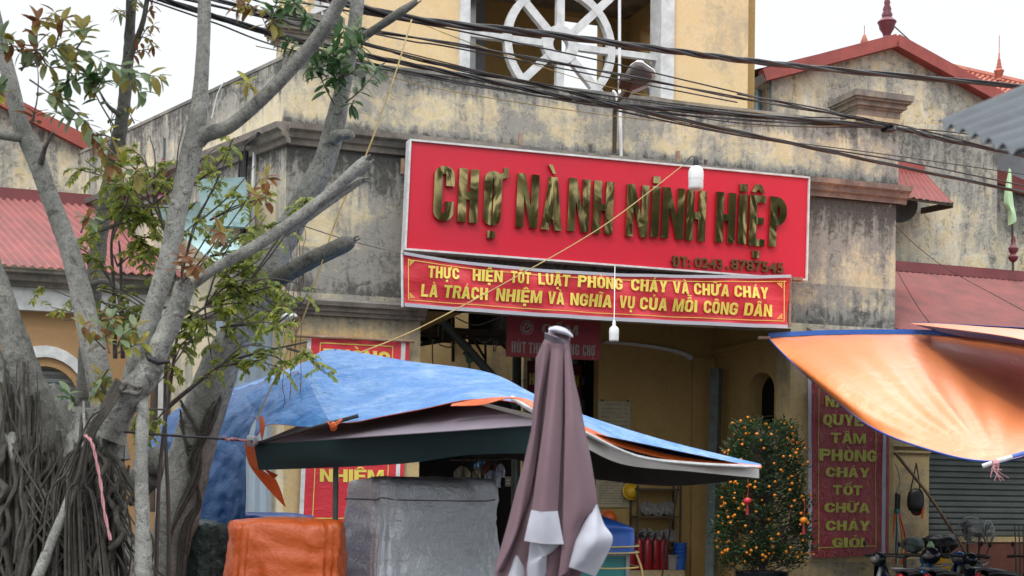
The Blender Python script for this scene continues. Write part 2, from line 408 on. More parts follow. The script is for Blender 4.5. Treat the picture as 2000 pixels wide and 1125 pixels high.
CRM = (.56, .39, .17, 1); PALE = (.66, .55, .36, 1); GRI = (.235, .225, .20, 1); DRK = (.05, .05, .047, 1)
M = {}
M['wall'] = plaster('stained plaster', (.66, .52, .29, 1), (.77, .68, .48, 1), (.29, .28, .25, 1), DRK, .42, ((6.9, .9, 1.1), (4.75, -.45, .6), (8.1, .4, .85), (7.05, -.22, .8), (5.35, .8, .25)), .6, .85, 1.3)
M['wall2'] = plaster('stained plaster side', (.68, .58, .37, 1), (.74, .66, .49, 1), (.36, .35, .31, 1), DRK, .1, ((8.1, .9, .75), (6.9, .7, .8)), .3, .5, 2.2)
M['pier'] = plaster('cream plaster', CRM, (.60, .46, .24, 1), (.27, .235, .17, 1), DRK, .15, ((4.45, .35, .5), (.8, .8, .3)), .3, .35, 1)
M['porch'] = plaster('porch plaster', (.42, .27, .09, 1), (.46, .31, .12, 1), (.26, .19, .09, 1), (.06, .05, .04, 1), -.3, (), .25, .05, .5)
M['tower'] = plaster('tower plaster', (.80, .58, .30, 1), (.82, .63, .38, 1), (.50, .41, .28, 1), (.26, .23, .18, 1), .0, (), .15, -.2, .7)
M['gable'] = plaster('mouldy gable plaster', (.66, .53, .30, 1), (.78, .73, .60, 1), (.34, .33, .29, 1), (.07, .07, .065, 1), .40, ((9.5, 1.6, .45), (6.4, .5, .3)), .9, 1.25, 1.2)
M['ochre'] = plaster('ochre wall', (.36, .215, .10, 1), (.39, .24, .115, 1), (.32, .2, .1, 1), (.08, .06, .04, 1), -.4, (), .1, 0, .5)
M['coping'] = plaster('grimy coping', (.30, .29, .25, 1), (.38, .36, .3, 1), (.15, .15, .14, 1), (.04, .04, .038, 1), .4, (), 0, .6, 1)
M['cornice'] = plaster('cornice stone', (.29, .25, .20, 1), (.37, .32, .27, 1), (.15, .14, .13, 1), (.035, .033, .03, 1), .4, (), 0, .75, 1)
M['rcornice'] = plaster('reddish cornice', (.40, .29, .22, 1), (.46, .36, .29, 1), (.2, .165, .15, 1), (.04, .035, .033, 1), .45, (), 0, .8, 1)
M['white'] = mat('white trim', (.72, .73, .74), .7, var=.3, vs=6, bs=12, c2=(.50, .51, .52))
M['whitep'] = mat('white plastic', (.8, .82, .84), .35, var=.08)
M['dark'] = mat('dark void', (.012, .012, .012), .95, var=.3, spec=.1)  # near-black colour stands in for the shade inside hall and niche
M['steel'] = mat('dark steel', (.06, .055, .05), .6, .3, c2=(.12, .08, .05))
M['gpipe'] = mat('grey green pipe', (.14, .18, .17), .5, .2, c2=(.09, .1, .1))
M['redroof'] = mat('red tin', (.30, .090, .082), .65, 0, .3, 2.2, .25, 18, (.19, .07, .066), sstr=(1, 1, .5))
M['redroofd'] = mat('dark red tin', (.22, .055, .06), .5, 0, .3, 2)
M['fascia'] = mat('red fascia', (.36, .075, .06), .55, 0, .3, 3)
M['teal'] = mat('pale teal tin', (.30, .43, .44), .45, .2, c2=(.22, .33, .33))
M['bluetin'] = mat('pale blue tin', (.34, .42, .50), .5, .2, vs=2, c2=(.27, .32, .36), sstr=(3, 3, .4))
M['tile'] = mat('clay tile', (.50, .16, .10), .7, 0, .35, 6)
M['black'] = mat('black rubber', (.018, .018, .022), .45, var=.2)
M['grey'] = mat('grey metal', (.3, .31, .32), .45, .5)
M['shut'] = mat('roller shutter', (.13, .15, .145), .5, .35, vs=1.5, c2=(.09, .105, .10))  # shop shutter darkened to stand for the shade under the awnings
M['shutl'] = mat('pale roller shutter', (.33, .36, .35), .5, .35, vs=1.5, c2=(.24, .26, .26))
M['brick'] = mat('dark red brick', (.16, .06, .04), .85, vs=8)
M['rust'] = mat('rusty steel', (.36, .28, .22), .8, .2, c2=(.26, .12, .05), vs=9)
M['gold'] = mat('rope yellow', (.55, .40, .15), .7)
M['ground'] = mat('asphalt', (.07, .068, .065), .85, vs=1, c2=(.05, .05, .05))
M['signred'] = mat('sign red sheet', (.63, .010, .034), .38, 0, .1, .9, .02, 3, (.57, .016, .042))
M['cloth_y'] = mat('banner yellow', (.80, .66, .12), .5, var=.1)
M['cloth_yd'] = mat('poster olive yellow', (.46, .42, .05), .3, var=.1)
M['maroon'] = mat('poster maroon', (.24, .012, .028), .5, var=.2, vs=2)
M['blue_t'] = M['org_t'] = None
def tarp(name, c, faded, rough=.45, fd=.5, sc=1.6, crinkle=.5, cs=9, spec=.5, coat=0, cior=1.5, crough=.12):
    m, t, b = newmat(name); v = coords(t, (1, 1, 1), True); v2 = coords(t, (1, 1, 3.5), True); v3 = coords(t, (60, 60, 6), True)
    f = mth(t, 'ADD', mth(t, 'MULTIPLY', nz(t, v, sc, 7, .6, .8), .6), mth(t, 'MULTIPLY', nz(t, v2, 9, 6, .75), .4)); f = mth(t, 'ADD', f, mth(t, 'MULTIPLY', mth(t, 'SUBTRACT', nz(t, v3, 2, 3, .6), .5), .25))
    t.links.new(mixc(t, ramp(t, f, .62 - .3 * fd, .86 - .3 * fd), c + (1,), faded + (1,)), b.inputs['Base Color'])
    b.inputs['Roughness'].default_value = rough; b.inputs['Specular IOR Level'].default_value = spec; b.inputs['Coat Weight'].default_value = coat; b.inputs['Coat Roughness'].default_value = crough; b.inputs['Coat IOR'].default_value = cior
    h = mth(t, 'ADD', nz(t, v, cs, 5, .55, .6), mth(t, 'MULTIPLY', nz(t, v, cs * 3.2, 3, .5, 1.5), .35)); bumpn(t, b, h, crinkle, .05)
    return m
M['blue'] = tarp('blue tarpaulin', (.06, .22, .54), (.32, .48, .73), .5, .55, 1.6, .75, 6)
M['blue2'] = tarp('bright blue tarpaulin', (.035, .19, .52), (.10, .30, .62), .5, .4, 2, .4, 7)
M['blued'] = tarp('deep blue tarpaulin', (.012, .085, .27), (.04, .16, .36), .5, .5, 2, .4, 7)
M['orange'] = tarp('orange tarpaulin', (.66, .115, .018), (.72, .16, .03), .38, .3, 2, .35, 5, .6)
M['awn'] = tarp('orange awning sheet', (.93, .26, .055), (.94, .32, .09), .38, .4, 2, .3, 3.0, .9, 1.0, 2.3, .40)
M['silver'] = tarp('silver tarpaulin', (.74, .78, .84), (.84, .88, .93), .42, .4, 3, .55, 8)
M['silver'].node_tree.nodes['Principled BSDF'].inputs['Metallic'].default_value = .45
M['dgreen'] = tarp('dark green tarpaulin', (.02, .045, .04), (.04, .08, .07), .4, .3, 3, .8, 8)
M['canopy'] = mat('mauve grey canvas', (.20, .17, .21), .85, vs=2, bs=60, var=.15)
M['val_g'] = mat('bottle green canvas', (.012, .04, .045), .85, vs=2, bs=60, var=.2)
M['val_w'] = mat('off white canvas', (.52, .50, .48), .85, vs=2, bs=60, var=.12)
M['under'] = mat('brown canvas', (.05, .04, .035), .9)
M['mauve'] = mat('mauve canvas', (.185, .115, .138), .88, vs=2, bs=70, var=.14)
M['flapw'] = mat('pale lining', (.46, .47, .54), .85, vs=3, bs=60, var=.1)
def banner(name, c, rough=.4, wr=.3, gloss=0, ws=5, stretch=(1, 1, 1), bd=.03):
    m, t, b = newmat(name); v = coords(t, stretch, True)
    t.links.new(mixc(t, ramp(t, nz(t, v, 1.6, 4), .3, .7), c + (1,), tuple(x * .86 for x in c) + (1,)), b.inputs['Base Color'])
    b.inputs['Roughness'].default_value = rough; b.inputs['Coat Weight'].default_value = gloss; b.inputs['Coat Roughness'].default_value = .04
    bumpn(t, b, mth(t, 'ADD', nz(t, v, ws, 4, .6, .7), mth(t, 'MULTIPLY', nz(t, v, ws * 4, 3, .5, 1), .3)), wr, bd); return m
M['ban'] = banner('red banner cloth', (.66, .03, .05), .45, .35, .1, 4, (1, 1, 3))
M['film'] = banner('film wrapped maroon print', (.36, .010, .032), .45, 1.0, .8, 9, (2.4, 2.4, .7), .06)
M['filmy'] = banner('film wrapped olive letters', (.55, .54, .06), .45, 1.0, .8, 9, (2.4, 2.4, .7), .06)
def brass():
    m, t, b = newmat('mirror brass'); v = coords(t, (1, 1, .6), True)
    t.links.new(mixc(t, ramp(t, nz(t, v, 5), .4, .65), (.50, .40, .17, 1), (.32, .275, .135, 1)), b.inputs['Base Color'])
    b.inputs['Metallic'].default_value = 1; b.inputs['Roughness'].default_value = .12
    bumpn(t, b, nz(t, v, 2.4, 2, .35, .9), .3, .085); return m
M['brass'] = brass()
M['brassd'] = mat('brown cut metal', (.16, .09, .035), .45, .6)
def bark(name, c1, c2, sp=.5, dk=(.06, .055, .05, 1), ring=1.0):
    m, t, b = newmat(name); v = coords(t, (1, 1, 1), True); vr = coords(t, (1, 1, 4), True)
    a = mth(t, 'ADD', mth(t, 'MULTIPLY', nz(t, v, 2.2, 6, .65, .5), .55), mth(t, 'MULTIPLY', nz(t, v, 14, 7, .75, 1.2), .45)); col = mixc(t, ramp(t, a, .40, .60), c1, c2)
    spk = nz(t, v, 75, 3, .6); col = mixc(t, mth(t, 'MULTIPLY', ramp(t, spk, .54, .62), .75 * sp), col, dk)
    col = mixc(t, mth(t, 'MULTIPLY', ramp(t, nz(t, v, 6.5, 9, .8, 1.5), .53, .60), sp), col, dk)
    col = mixc(t, mth(t, 'MULTIPLY', ramp(t, nz(t, vr, 26, 4, .6, .6), .62, .72), .35 * ring), col, (.10, .09, .075, 1))
    t.links.new(col, b.inputs['Base Color']); b.inputs['Roughness'].default_value = .85
    bumpn(t, b, mth(t, 'ADD', mth(t, 'MULTIPLY', a, .6), mth(t, 'ADD', mth(t, 'MULTIPLY', spk, .3), mth(t, 'MULTIPLY', nz(t, vr, 26, 4), .4))), .55, .02); return m
M['bark'] = bark('pale fig bark', (.18, .18, .165, 1), (.40, .40, .37, 1), .7)
M['barkd'] = bark('rough dark bark', (.10, .097, .088, 1), (.20, .195, .175, 1), 1.0)
M['root'] = bark('aerial root bark', (.045, .040, .033, 1), (.10, .09, .076, 1), .6, (.015, .013, .012, 1))  # roots darkened to stand for the shade around the trunk foot
M['twig'] = mat('twig bark', (.11, .09, .085), .85, vs=20)
def leafm(name, c, c2, rough=.45):
    m, t, b = newmat(name); g = N_(t, 'ShaderNodeNewGeometry')
    f = mth(t, 'ADD', mth(t, 'MULTIPLY', g.outputs['Random Per Island'], .7), mth(t, 'MULTIPLY', nz(t, coords(t), 30, 3), .3))
    t.links.new(mixc(t, f, c + (1,), c2 + (1,)), b.inputs['Base Color']); b.inputs['Roughness'].default_value = rough
    tr = N_(t, 'ShaderNodeBsdfTranslucent'); t.links.new(mixc(t, f, tuple(x * 1.3 for x in c) + (1,), tuple(x * 1.3 for x in c2) + (1,)), tr.inputs[0])
    mx = N_(t, 'ShaderNodeMixShader'); mx.inputs[0].default_value = .45; t.links.new(b.outputs[0], mx.inputs[1]); t.links.new(tr.outputs[0], mx.inputs[2])
    t.links.new(mx.outputs[0], t.nodes['Material Output'].inputs[0]); return m
M['l_grn'] = leafm('broad green leaf', (.17, .25, .13), (.30, .37, .22))
M['l_olv'] = leafm('broad olive leaf', (.28, .24, .06), (.38, .32, .10))
M['l_red'] = leafm('young rusty leaf', (.20, .085, .045), (.30, .15, .06))
M['l_yel'] = leafm('small lime leaf', (.34, .37, .05), (.50, .48, .09))
M['l_yg'] = leafm('small green leaf', (.16, .24, .05), (.30, .35, .08))
M['l_dk'] = leafm('deep green leaf', (.035, .085, .03), (.07, .15, .05))
M['l_kq'] = leafm('kumquat leaf', (.014, .045, .015), (.045, .10, .03), .4)
M['fruit'] = mat('orange peel', (.78, .24, .012), .4, var=.15, bs=90)
M['ext'] = mat('extinguisher red', (.26, .012, .02), .25, var=.1)
M['hose'] = mat('canvas hose', (.30, .29, .28), .85, vs=25)
M['plaque'] = mat('weathered plaque', (.42, .37, .25), .6, vs=3, var=.25)
M['ink'] = mat('faded ink', (.20, .17, .12), .7)
M['yel'] = mat('yellow plastic', (.75, .45, .02), .35, var=.1)
M['tealp'] = mat('teal cabinet', (.03, .22, .22), .4, var=.15)
M['bluep'] = mat('blue plastic', (.02, .10, .42), .35, var=.15)
M['pink'] = mat('pink string', (.62, .30, .33), .8)
M['brown'] = mat('brown cloth', (.16, .06, .035), .9)
M['flag'] = mat('mint flag cloth', (.48, .72, .42), .7, var=.12)
M['clay'] = mat('maroon glazed clay', (.17, .045, .06), .4)
M['bluewin'] = mat('blue painted shutter', (.13, .27, .45), .55)
M['gwall'] = mat('pale grey wall', (.42, .45, .49), .8)
M['bamboo'] = mat('old bamboo', (.17, .12, .075), .8)
M['lampg'] = mat('mint enamel', (.17, .36, .30), .4)
M['glassd'] = mat('smoked lens', (.16, .14, .14), .2)
M['nearroof'] = mat('weathered near tin', (.06, .075, .088), .7, .0, vs=8, var=.35)
M['redlamp'] = mat('red tail lens', (.45, .01, .015), .15, var=.1)
M['paintb'] = mat('blue bike paint', (.02, .12, .30), .18, .3, var=.1)
M['paintk'] = mat('black bike paint', (.012, .016, .022), .18, .2, var=.1)
M['seat'] = mat('black vinyl', (.02, .02, .022), .4)

# ================================================================== GROUND
g = MB(); g.add([(-400, -300, 0), (400, -300, 0), (400, 900, 0), (-400, 900, 0)], [(0, 1, 2, 3)])
struct(g.build('ground', M['ground']))

# ================================================================== MARKET BUILDING
mk = thing('market_gate_building', 'stained cream market gatehouse with grey parapet and square tower, behind the red signboard', 'building', FA.p(0, 0, 0))
SL = -5.07; SR = 5.18; OL = -3.06; OR = 3.19; ZT = 8.05
# front wall: lintel above the opening, upper band
def part(mb, name, m, par=mk, sm=None): return mb.build(name, M[m] if isinstance(m, str) else m, par, sm)
vs, fs = shape([[(SL, 4.5), (OL, 4.5), (OL, 4.62), (OR, 4.62), (OR, 4.5), (SR, 4.5), (SR, ZT), (SL, ZT)]], FA, -.45, .45)
part(MB().add(vs, fs), 'wall', 'wall')
part(MB().box(OR + .45, SR, -.45, -.003, 0, 4.5).box(OR, OR + .45, -.45, -.003, 0, 4.5), 'pier', 'pier')
part(MB().box(SL, OL, -.45, -.003, 0, 4.5), 'pier', 'pier')
# side wing wall running back to the left
W2D = Vector((-.636, .771, 0)); W2N = Vector((-.771, -.636, 0)); W2 = Fr(FA.p(SL, 0, 0), W2D, W2N)
part(MB().box(0.002, 15, -.4, 0, 0, ZT - .003, W2), 'side_wall', 'wall2')
CORN = [(0, 6.80), (.06, 6.80), (.08, 6.87), (.13, 6.89), (.15, 6.96), (.22, 6.99), (.24, 7.07), (.02, 7.10), (0, 7.10)]
part(MB().prism([(y, z) for y, z in CORN], SL, SR + .1, m0=-0, m1=0.0), 'cornice', 'cornice')
part(MB().prism([(y + .002, z) for y, z in CORN], 3.6, SR + .16), 'cornice', 'rcornice')
part(MB().prism(CORN, -.12, 15, W2), 'cornice', 'cornice')
C2 = [(0, 4.40), (.04, 4.40), (.05, 4.45), (.09, 4.46), (.10, 4.51), (.15, 4.53), (.17, 4.59), (0, 4.66)]
part(MB().prism(C2, SL - .06, OL + .06), 'cornice', 'cornice'); part(MB().prism(C2, OR + .3, SR + .1), 'cornice', 'cornice')
part(MB().prism(C2, -.1, 2.2, W2), 'cornice', 'cornice')
# parapet coping + corner pilasters with caps
part(MB().box(SL - .02, SR, -.47, .012, ZT, ZT + .05).box(0, 15, -.42, .012, ZT, ZT + .05, W2), 'coping', 'coping')
sp0 = FA.xz(1672, 300)[0]
def cap(mb, x0, x1, y0, y1, z, fr=FA):
    for e, a, b in ((.02, 0, .10), (.05, .10, .14), (.10, .14, .22), (.15, .22, .26), (.18, .26, .36)): mb.box(x0 - e, x1 + e, y0 - e, y1 + e, z + a, z + b, fr)
    return mb
part(MB().box(sp0, SR + .005, -.5, .05, 7.1, 8.22), 'pilaster', 'wall')
part(cap(MB(), sp0 + .02, SR, -.45, .04, 8.22), 'pilaster_cap', 'cornice')
part(MB().box(SL - .05, SL + .62, -.6, .05, 7.1, 8.28), 'pilaster', 'wall')
part(cap(MB(), SL - .03, SL + .6, -.55, .04, 8.28), 'pilaster_cap', 'cornice')
# porch: ceiling, back wall with a shallow arch, right wall with arched niche
PB = -2.62
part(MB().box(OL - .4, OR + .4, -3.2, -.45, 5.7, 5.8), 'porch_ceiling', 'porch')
def zhit(u, v, z): r = ray(u, v); return EYEV + r * ((z - EYE) / r.z)
sf = [zhit(760, 602, 4.62), zhit(915, 606, 4.62), zhit(815, 650, 4.62), zhit(740, 650, 4.62)]
part(MB().add(sf + [p + Vector((0, 0, .3)) for p in sf], [(0, 1, 2, 3), (4, 7, 6, 5), (0, 4, 5, 1), (1, 5, 6, 2), (2, 6, 7, 3), (3, 7, 4, 0)]), 'porch_soffit', 'porch')
sd0 = FA.xz(1168, 800, PB)[0]; sd1 = OR
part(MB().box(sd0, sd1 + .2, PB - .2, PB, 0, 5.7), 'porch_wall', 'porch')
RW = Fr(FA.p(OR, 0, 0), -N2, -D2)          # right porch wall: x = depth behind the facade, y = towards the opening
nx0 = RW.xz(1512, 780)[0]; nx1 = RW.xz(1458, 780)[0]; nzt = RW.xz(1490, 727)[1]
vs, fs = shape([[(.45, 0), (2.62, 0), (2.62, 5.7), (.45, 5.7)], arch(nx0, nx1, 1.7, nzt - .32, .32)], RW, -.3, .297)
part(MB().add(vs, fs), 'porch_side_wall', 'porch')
nw = MB().box(nx0 - .05, nx1 + .05, -.4, -.32, 1.6, nzt + .1, RW)
part(nw, 'niche_shutter', 'dark')  # near-black panel stands in for the dark depth of the niche
nb = MB()
for k in range(10): nb.bar(RW.p(nx0, -.29, 1.75 + k * .17), RW.p(nx1, -.29, 1.75 + k * .17), .025)
part(nb, 'niche_grille', 'steel')
part(MB().box(.4, 2.62, .0, .03, 4.40, 4.47, RW).box(0.0, 2.62, .0, .06, 4.47, 4.54, RW), 'porch_moulding', 'porch')
# arch band on the porch back wall
ax0, az0 = FA.xz(1352, 700, PB); az1 = 4.60; n = 12; pts = []
acx = FA.xz(1175, 640, PB)[0]; rx = ax0 - acx
for i in range(n + 1):
    a = math.pi / 2 * i / n * .97; pts.append((acx + rx * math.cos(a), az0 + (az1 - az0) * math.sin(a)))
vs, fs = shape([pts + [(x - .075, z - .045) for k, (x, z) in enumerate(pts[::-1])]], FA, PB + .004, .05)
part(MB().add(vs, fs), 'arch_band', 'white')
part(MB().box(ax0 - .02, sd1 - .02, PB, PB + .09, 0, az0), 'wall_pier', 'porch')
# post standing in the corner
q0 = FA.hit(1400, 720, PB + .6); q1 = FA.hit(1388, 1080, PB + .7)
part(MB().bar(q0, Vector((q1.x, q1.y, 0)), .16, .16), 'timber_post', 'gpipe')
# ------ market hall seen through the opening
hl = FA.xz(700, 800, -13)[0]
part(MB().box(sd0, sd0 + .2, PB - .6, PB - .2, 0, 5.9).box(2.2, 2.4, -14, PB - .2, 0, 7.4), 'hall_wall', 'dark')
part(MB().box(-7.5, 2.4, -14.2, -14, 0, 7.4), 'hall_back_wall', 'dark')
BW = -10
ra = FA.xz(820, 700, BW); rb = FA.xz(1085, 700, BW)
zb0 = FA.xz(950, 745, BW)[1]; zb1 = FA.xz(950, 674, BW)[1]
part(MB().box(-7.5, rb[0], BW - .2, BW, zb0, zb1), 'hall_beam_wall', 'pier')
part(MB().box(-7.5, rb[0] + .1, BW - .22, BW + .1, zb0 - .12, zb0), 'beam', 'gpipe')
ca = FA.xz(887, 620, BW + .3)[0]; cb = FA.xz(915, 620, BW + .3)[0]
part(MB().box(ca, cb, BW + .1, BW + .3, zb1, 7.2), 'hall_column', 'pier')
cc = FA.xz(1022, 760, -8.6); cd = FA.xz(1036, 760, -8.6)
part(MB().box(cc[0], cd[0], -8.9, -8.6, 0, 6.9), 'hall_column', 'pier')
part(MB().tube([FA.hit(1011, 560, -4.5), Vector(FA.hit(1011, 560, -4.5).to_2d().to_3d())], .085, 12), 'steel_column', 'gpipe')
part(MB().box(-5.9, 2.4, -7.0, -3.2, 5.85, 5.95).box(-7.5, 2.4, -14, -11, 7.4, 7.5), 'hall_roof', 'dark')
tr = MB()
def tb(u0, v0, u1, v1, off, wd, mb=tr): mb.bar(FA.hit(u0, v0, off), FA.hit(u1, v1, off), wd)
tb(780, 642, 1060, 656, -4.0, .12); tb(780, 652, 1060, 668, -4.0, .05); tb(800, 676, 910, 658, -4.2, .07)
for k in range(9): tb(800 + k * 28, 645, 815 + k * 28, 664, -4.0, .03)
tb(885, 600, 885, 706, -4.6, .05); tb(918, 650, 948, 702, -5.4, .04); tb(948, 660, 948, 712, -5.4, .04); tb(975, 668, 1000, 690, -4.4, .05); tb(840, 600, 840, 642, -4.4, .05)
part(tr, 'roof_truss', 'steel')
part(MB().tube([FA.hit(862, 624, -3.2), FA.hit(885, 650, -3.25), FA.hit(965, 738, -3.4), FA.hit(1010, 792, -3.5)], .075, 12), 'diagonal_pipe', 'gpipe')
wr = MB()
for path in ([(858, 672), (862, 675), (880, 678), (895, 664), (894, 666)], [(930, 660), (940, 668), (952, 667), (962, 661)], [(890, 620), (930, 635), (980, 618), (1000, 612)], [(845, 712), (845, 668), (850, 664)], [(857, 632), (855, 656)], [(865, 640), (864, 664)], [(986, 606), (978, 640)], [(965, 664), (964, 684), (968, 684), (970, 664)]):
    wr.tube(spl([FA.hit(u, v, -3.6) for u, v in path], 5), .012, 5)
part(wr, 'wiring', 'whitep' if 0 else 'hose')

# ------ tower
TO = -1.0
t0 = FA.xz(668, 100, TO)[0]; t1 = FA.xz(1461, 100, TO)[0]; TZ = 12.6; TD = 5.2
o0 = FA.xz(908, 80, TO)[0]; o1 = FA.xz(1300, 80, TO)[0]; oz1 = 11.3; oz0 = 7.9
vs, fs = shape([rect(t0, t1, 6, TZ), rect(o0, o1, oz0, oz1)], FA, TO - .3, .3)
part(MB().add(vs, fs), 'tower_wall', 'tower')
BO = TO - TD
b0 = FA.xz(904, 100, BO)[0]; b1 = FA.xz(929, 100, BO)[0]; b2 = FA.xz(1086, 100, BO)[0]; b3 = FA.xz(1166, 100, BO)[0]; bz = FA.xz(1120, 44, BO)[1]
vs, fs = shape([rect(t0, t1, 6, TZ - .01), rect(b0 - 1.2, b1, 7.2, bz), rect(b2, min(b3, t1 - .25), 7.2, bz)], FA, BO, .3)
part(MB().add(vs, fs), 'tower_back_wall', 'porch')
TRW = Fr(FA.p(t1, 0, 0), -N2, -D2)
r0 = TRW.xz(1300, 150)[0] ; r1 = TRW.xz(1250, 150)[0]
vs, fs = shape([rect(1.3, 6.19, 6, TZ - .01), rect(1.5, r1, 7.2, TRW.xz(1270, 45)[1])], TRW, -.3, .297)
part(MB().add(vs, fs), 'tower_side_wall', 'porch')
rx_ = MB()
rx_.bar(TRW.p(r1, -.1, 8.3), TRW.p(r0 - .6, -.1, 10.6), .12).bar(TRW.p(r1, -.1, 10.2), TRW.p(r0 - .6, -.1, 8.0), .12).bar(TRW.p(r1 - .9, -.1, 7), TRW.p(r1 - .9, -.1, 11), .1)
part(rx_, 'side_lattice', 'grey')
TLW = Fr(FA.p(t0, 0, 0), -N2, D2)
l0 = FA.xz(0, 0)[0]
tl0 = 1.5; tl1 = 3.6
vs, fs = shape([rect(1.3, 6.19, 6, TZ - .01), rect(tl0, tl1, 8.6, 11.4)], TLW, .003, .297)
part(MB().add(vs, fs), 'tower_side_wall', 'tower')
lt = MB()
for k in range(5): lt.bar(TLW.p(tl0 + k * .6, .1, 8.6), TLW.p(tl0 + k * .6, .1, 11.4), .1)
for k in range(4): lt.bar(TLW.p(tl0, .1, 8.8 + k * .7), TLW.p(tl1, .1, 9.3 + k * .7), .1)
part(lt, 'side_lattice', 'white')
part(MB().box(t0 + .02, t1 - .02, BO + .31, TO - .31, 11.5, 11.7), 'tower_ceiling', 'cornice')
part(MB().box(FA.xz(929, 100, BO + .9)[0], FA.xz(948, 100, BO + .9)[0], BO + .5, BO + .9, 6, 11.5), 'tower_column', 'grey')
# tower window: white wheel lattice
cx, cz = FA.xz(1099, 84, TO); Rr = (FA.xz(1207, 84, TO)[0] - FA.xz(989, 84, TO)[0]) / 2
wf = MB(); 
vs, fs = shape([rect(o0 - .10, o1 + .12, oz0 - .1, oz1 + .1), rect(o0 + .06, o1 - .12, oz0 - .05, oz1 - .05)], FA, TO - .34, .42); wf.add(vs, fs)
twf = part(wf, 'window_frame', 'white')
ring, _ = shape([circ(cx, cz, Rr, 40), circ(cx, cz, Rr - .125, 40)], FA, TO - .2, .1)
def shp(cons, y0, th, mb): v_, f_ = shape(cons, FA, y0, th); mb.add(v_, f_); return mb
wh = MB(); shp([circ(cx, cz, Rr, 40), circ(cx, cz, Rr - .125, 40)], TO - .2, .12, wh); shp([circ(cx, cz, .31, 28), circ(cx, cz, .135, 24)], TO - .205, .13, wh)
for a in (45, 90, 135, 225, 270, 315):
    ca_, sa_ = math.cos(R_(a)), math.sin(R_(a)); e = 1.62 if a % 90 else 1.2
    wh.bar(FA.p(cx + ca_ * .29, TO - .14, cz + sa_ * .29), FA.p(cx + ca_ * e, TO - .14, cz + sa_ * e), .13, .11, up=FA.Y)
wh.bar(FA.p(o0, TO - .14, cz), FA.p(cx - .29, TO - .14, cz), .10, .10, up=FA.Y).bar(FA.p(cx + .29, TO - .14, cz), FA.p(o1, TO - .14, cz), .10, .10, up=FA.Y)
for sx_ in (-1, 1): wh.tube([FA.p(cx + sx_ * (1.25 + .75 * math.sin(R_(k * 10))) * .92, TO - .14, cz - 1.75 + .78 * (1 - math.cos(R_(k * 10)))) for k in range(9)], .05, 4)
o = wh.build('wheel_lattice', M['white'], twf)
# services on the walls
sv = MB()
sv.tube([FA.hit(1210, 0, TO + .15), FA.hit(1210, 175, TO + .15), FA.hit(1211, 200, .1), FA.hit(1213, 306, .06)], .025, 8)
part(sv, 'white_conduit', 'whitep')
part(MB().tube(spl([FA.hit(1196, 178, .08), FA.hit(1202, 183, .1), FA.hit(1207, 205, .1)], 4), .02, 6), 'white_conduit', 'whitep')
part(MB().tube(spl([W2.hit(438, 160, .05), W2.hit(425, 185, .06), W2.hit(414, 232, .06)], 5), .012, 6), 'white_conduit', 'whitep')
part(MB().tube([W2.hit(497, 298, .05), W2.hit(494, 372, .05), W2.hit(493, 560, .05)], .03, 6), 'white_conduit', 'whitep')
part(MB().tube(spl([FA.hit(505, 262, .45), W2.hit(488, 275, .2), W2.hit(480, 300, .1), W2.hit(477, 400, .1), W2.hit(476, 520, .1)], 5), .035, 6).tube(spl([FA.hit(503, 265, .5), W2.hit(484, 280, .25), W2.hit(474, 305, .1), W2.hit(472, 520, .1)], 5), .025, 6).tube(spl([W2.hit(468, 300, .1), W2.hit(466, 400, .1)], 3), .02, 6), 'black_conduit', 'black')
# blue tin sheets beside the left pier
bt = MB()
for k in range(5):
    x = -.05 - k * .16
    bt.add([FA.p(SL - .10 + x, -.12, 0), FA.p(SL - .18 + x, -.08, 0), FA.p(SL - .26 + x, -.12, 0), FA.p(SL - .10 + x, -.12, 4.25), FA.p(SL - .18 + x, -.08, 4.25), FA.p(SL - .26 + x, -.12, 4.25)], [(0, 1, 4, 3), (1, 2, 5, 4)])
o = bt.build('tin_partition', M['bluetin']); tag(o, 'pale blue corrugated tin partition between the trees and the left pier', 'partition'); recenter(o)
# angle irons that carry the sign
for u, v in ((1016, 262), (1323, 295), (786, 310)): MB().bar(FA.hit(u, v + 30, .2), FA.hit(u + 1, v, .2), .05).build('sign_bracket', M['rust'], mk)
for u, v in ((1378, 312), (1549, 332)): MB().bar(FA.hit(u, v + 24, .2), FA.hit(u, v, .2), .04).bar(FA.hit(u, v + 14, .2), FA.hit(u + 12, v + 16, .2), .03).build('sign_bracket', M['steel'], mk)
br = MB()
br.bar(FA.hit(830, 262, .2), FA.hit(850, 273, .2), .03); br.bar(FA.hit(825, 271, .2), FA.hit(845, 270, .2), .03); br.bar(FA.hit(1036, 290, .2), FA.hit(1046, 292, .2), .05)
br.build('sign_bracket', M['steel'], mk)

# ================================================================== corrugated sheets
def corr(p00, p01, p10, p11, wl=.13, amp=.022, th=.004, along='v', ns=2, mb=None, mi=0):
    # corners: p00 top-left p01 top-right p10 bottom-left p11 bottom-right; ribs run top->bottom
    W = ((p01 - p00).length + (p11 - p10).length) / 2; nx = max(4, int(W / wl) * 4); nrm = (p01 - p00).cross(p10 - p00).normalized()
    if nrm.z < 0: nrm = -nrm
    g = []
    for i in range(ns + 1):
        a = i / ns; r = []
        for j in range(nx + 1):
            b = j / nx; q = (p00 * (1 - b) + p01 * b) * (1 - a) + (p10 * (1 - b) + p11 * b) * a
            r.append(q + nrm * amp * math.sin(j * math.pi / 2 + .4) )
        g.append(r)
    mb = mb or MB(); return mb.sheet(g, th, mi)

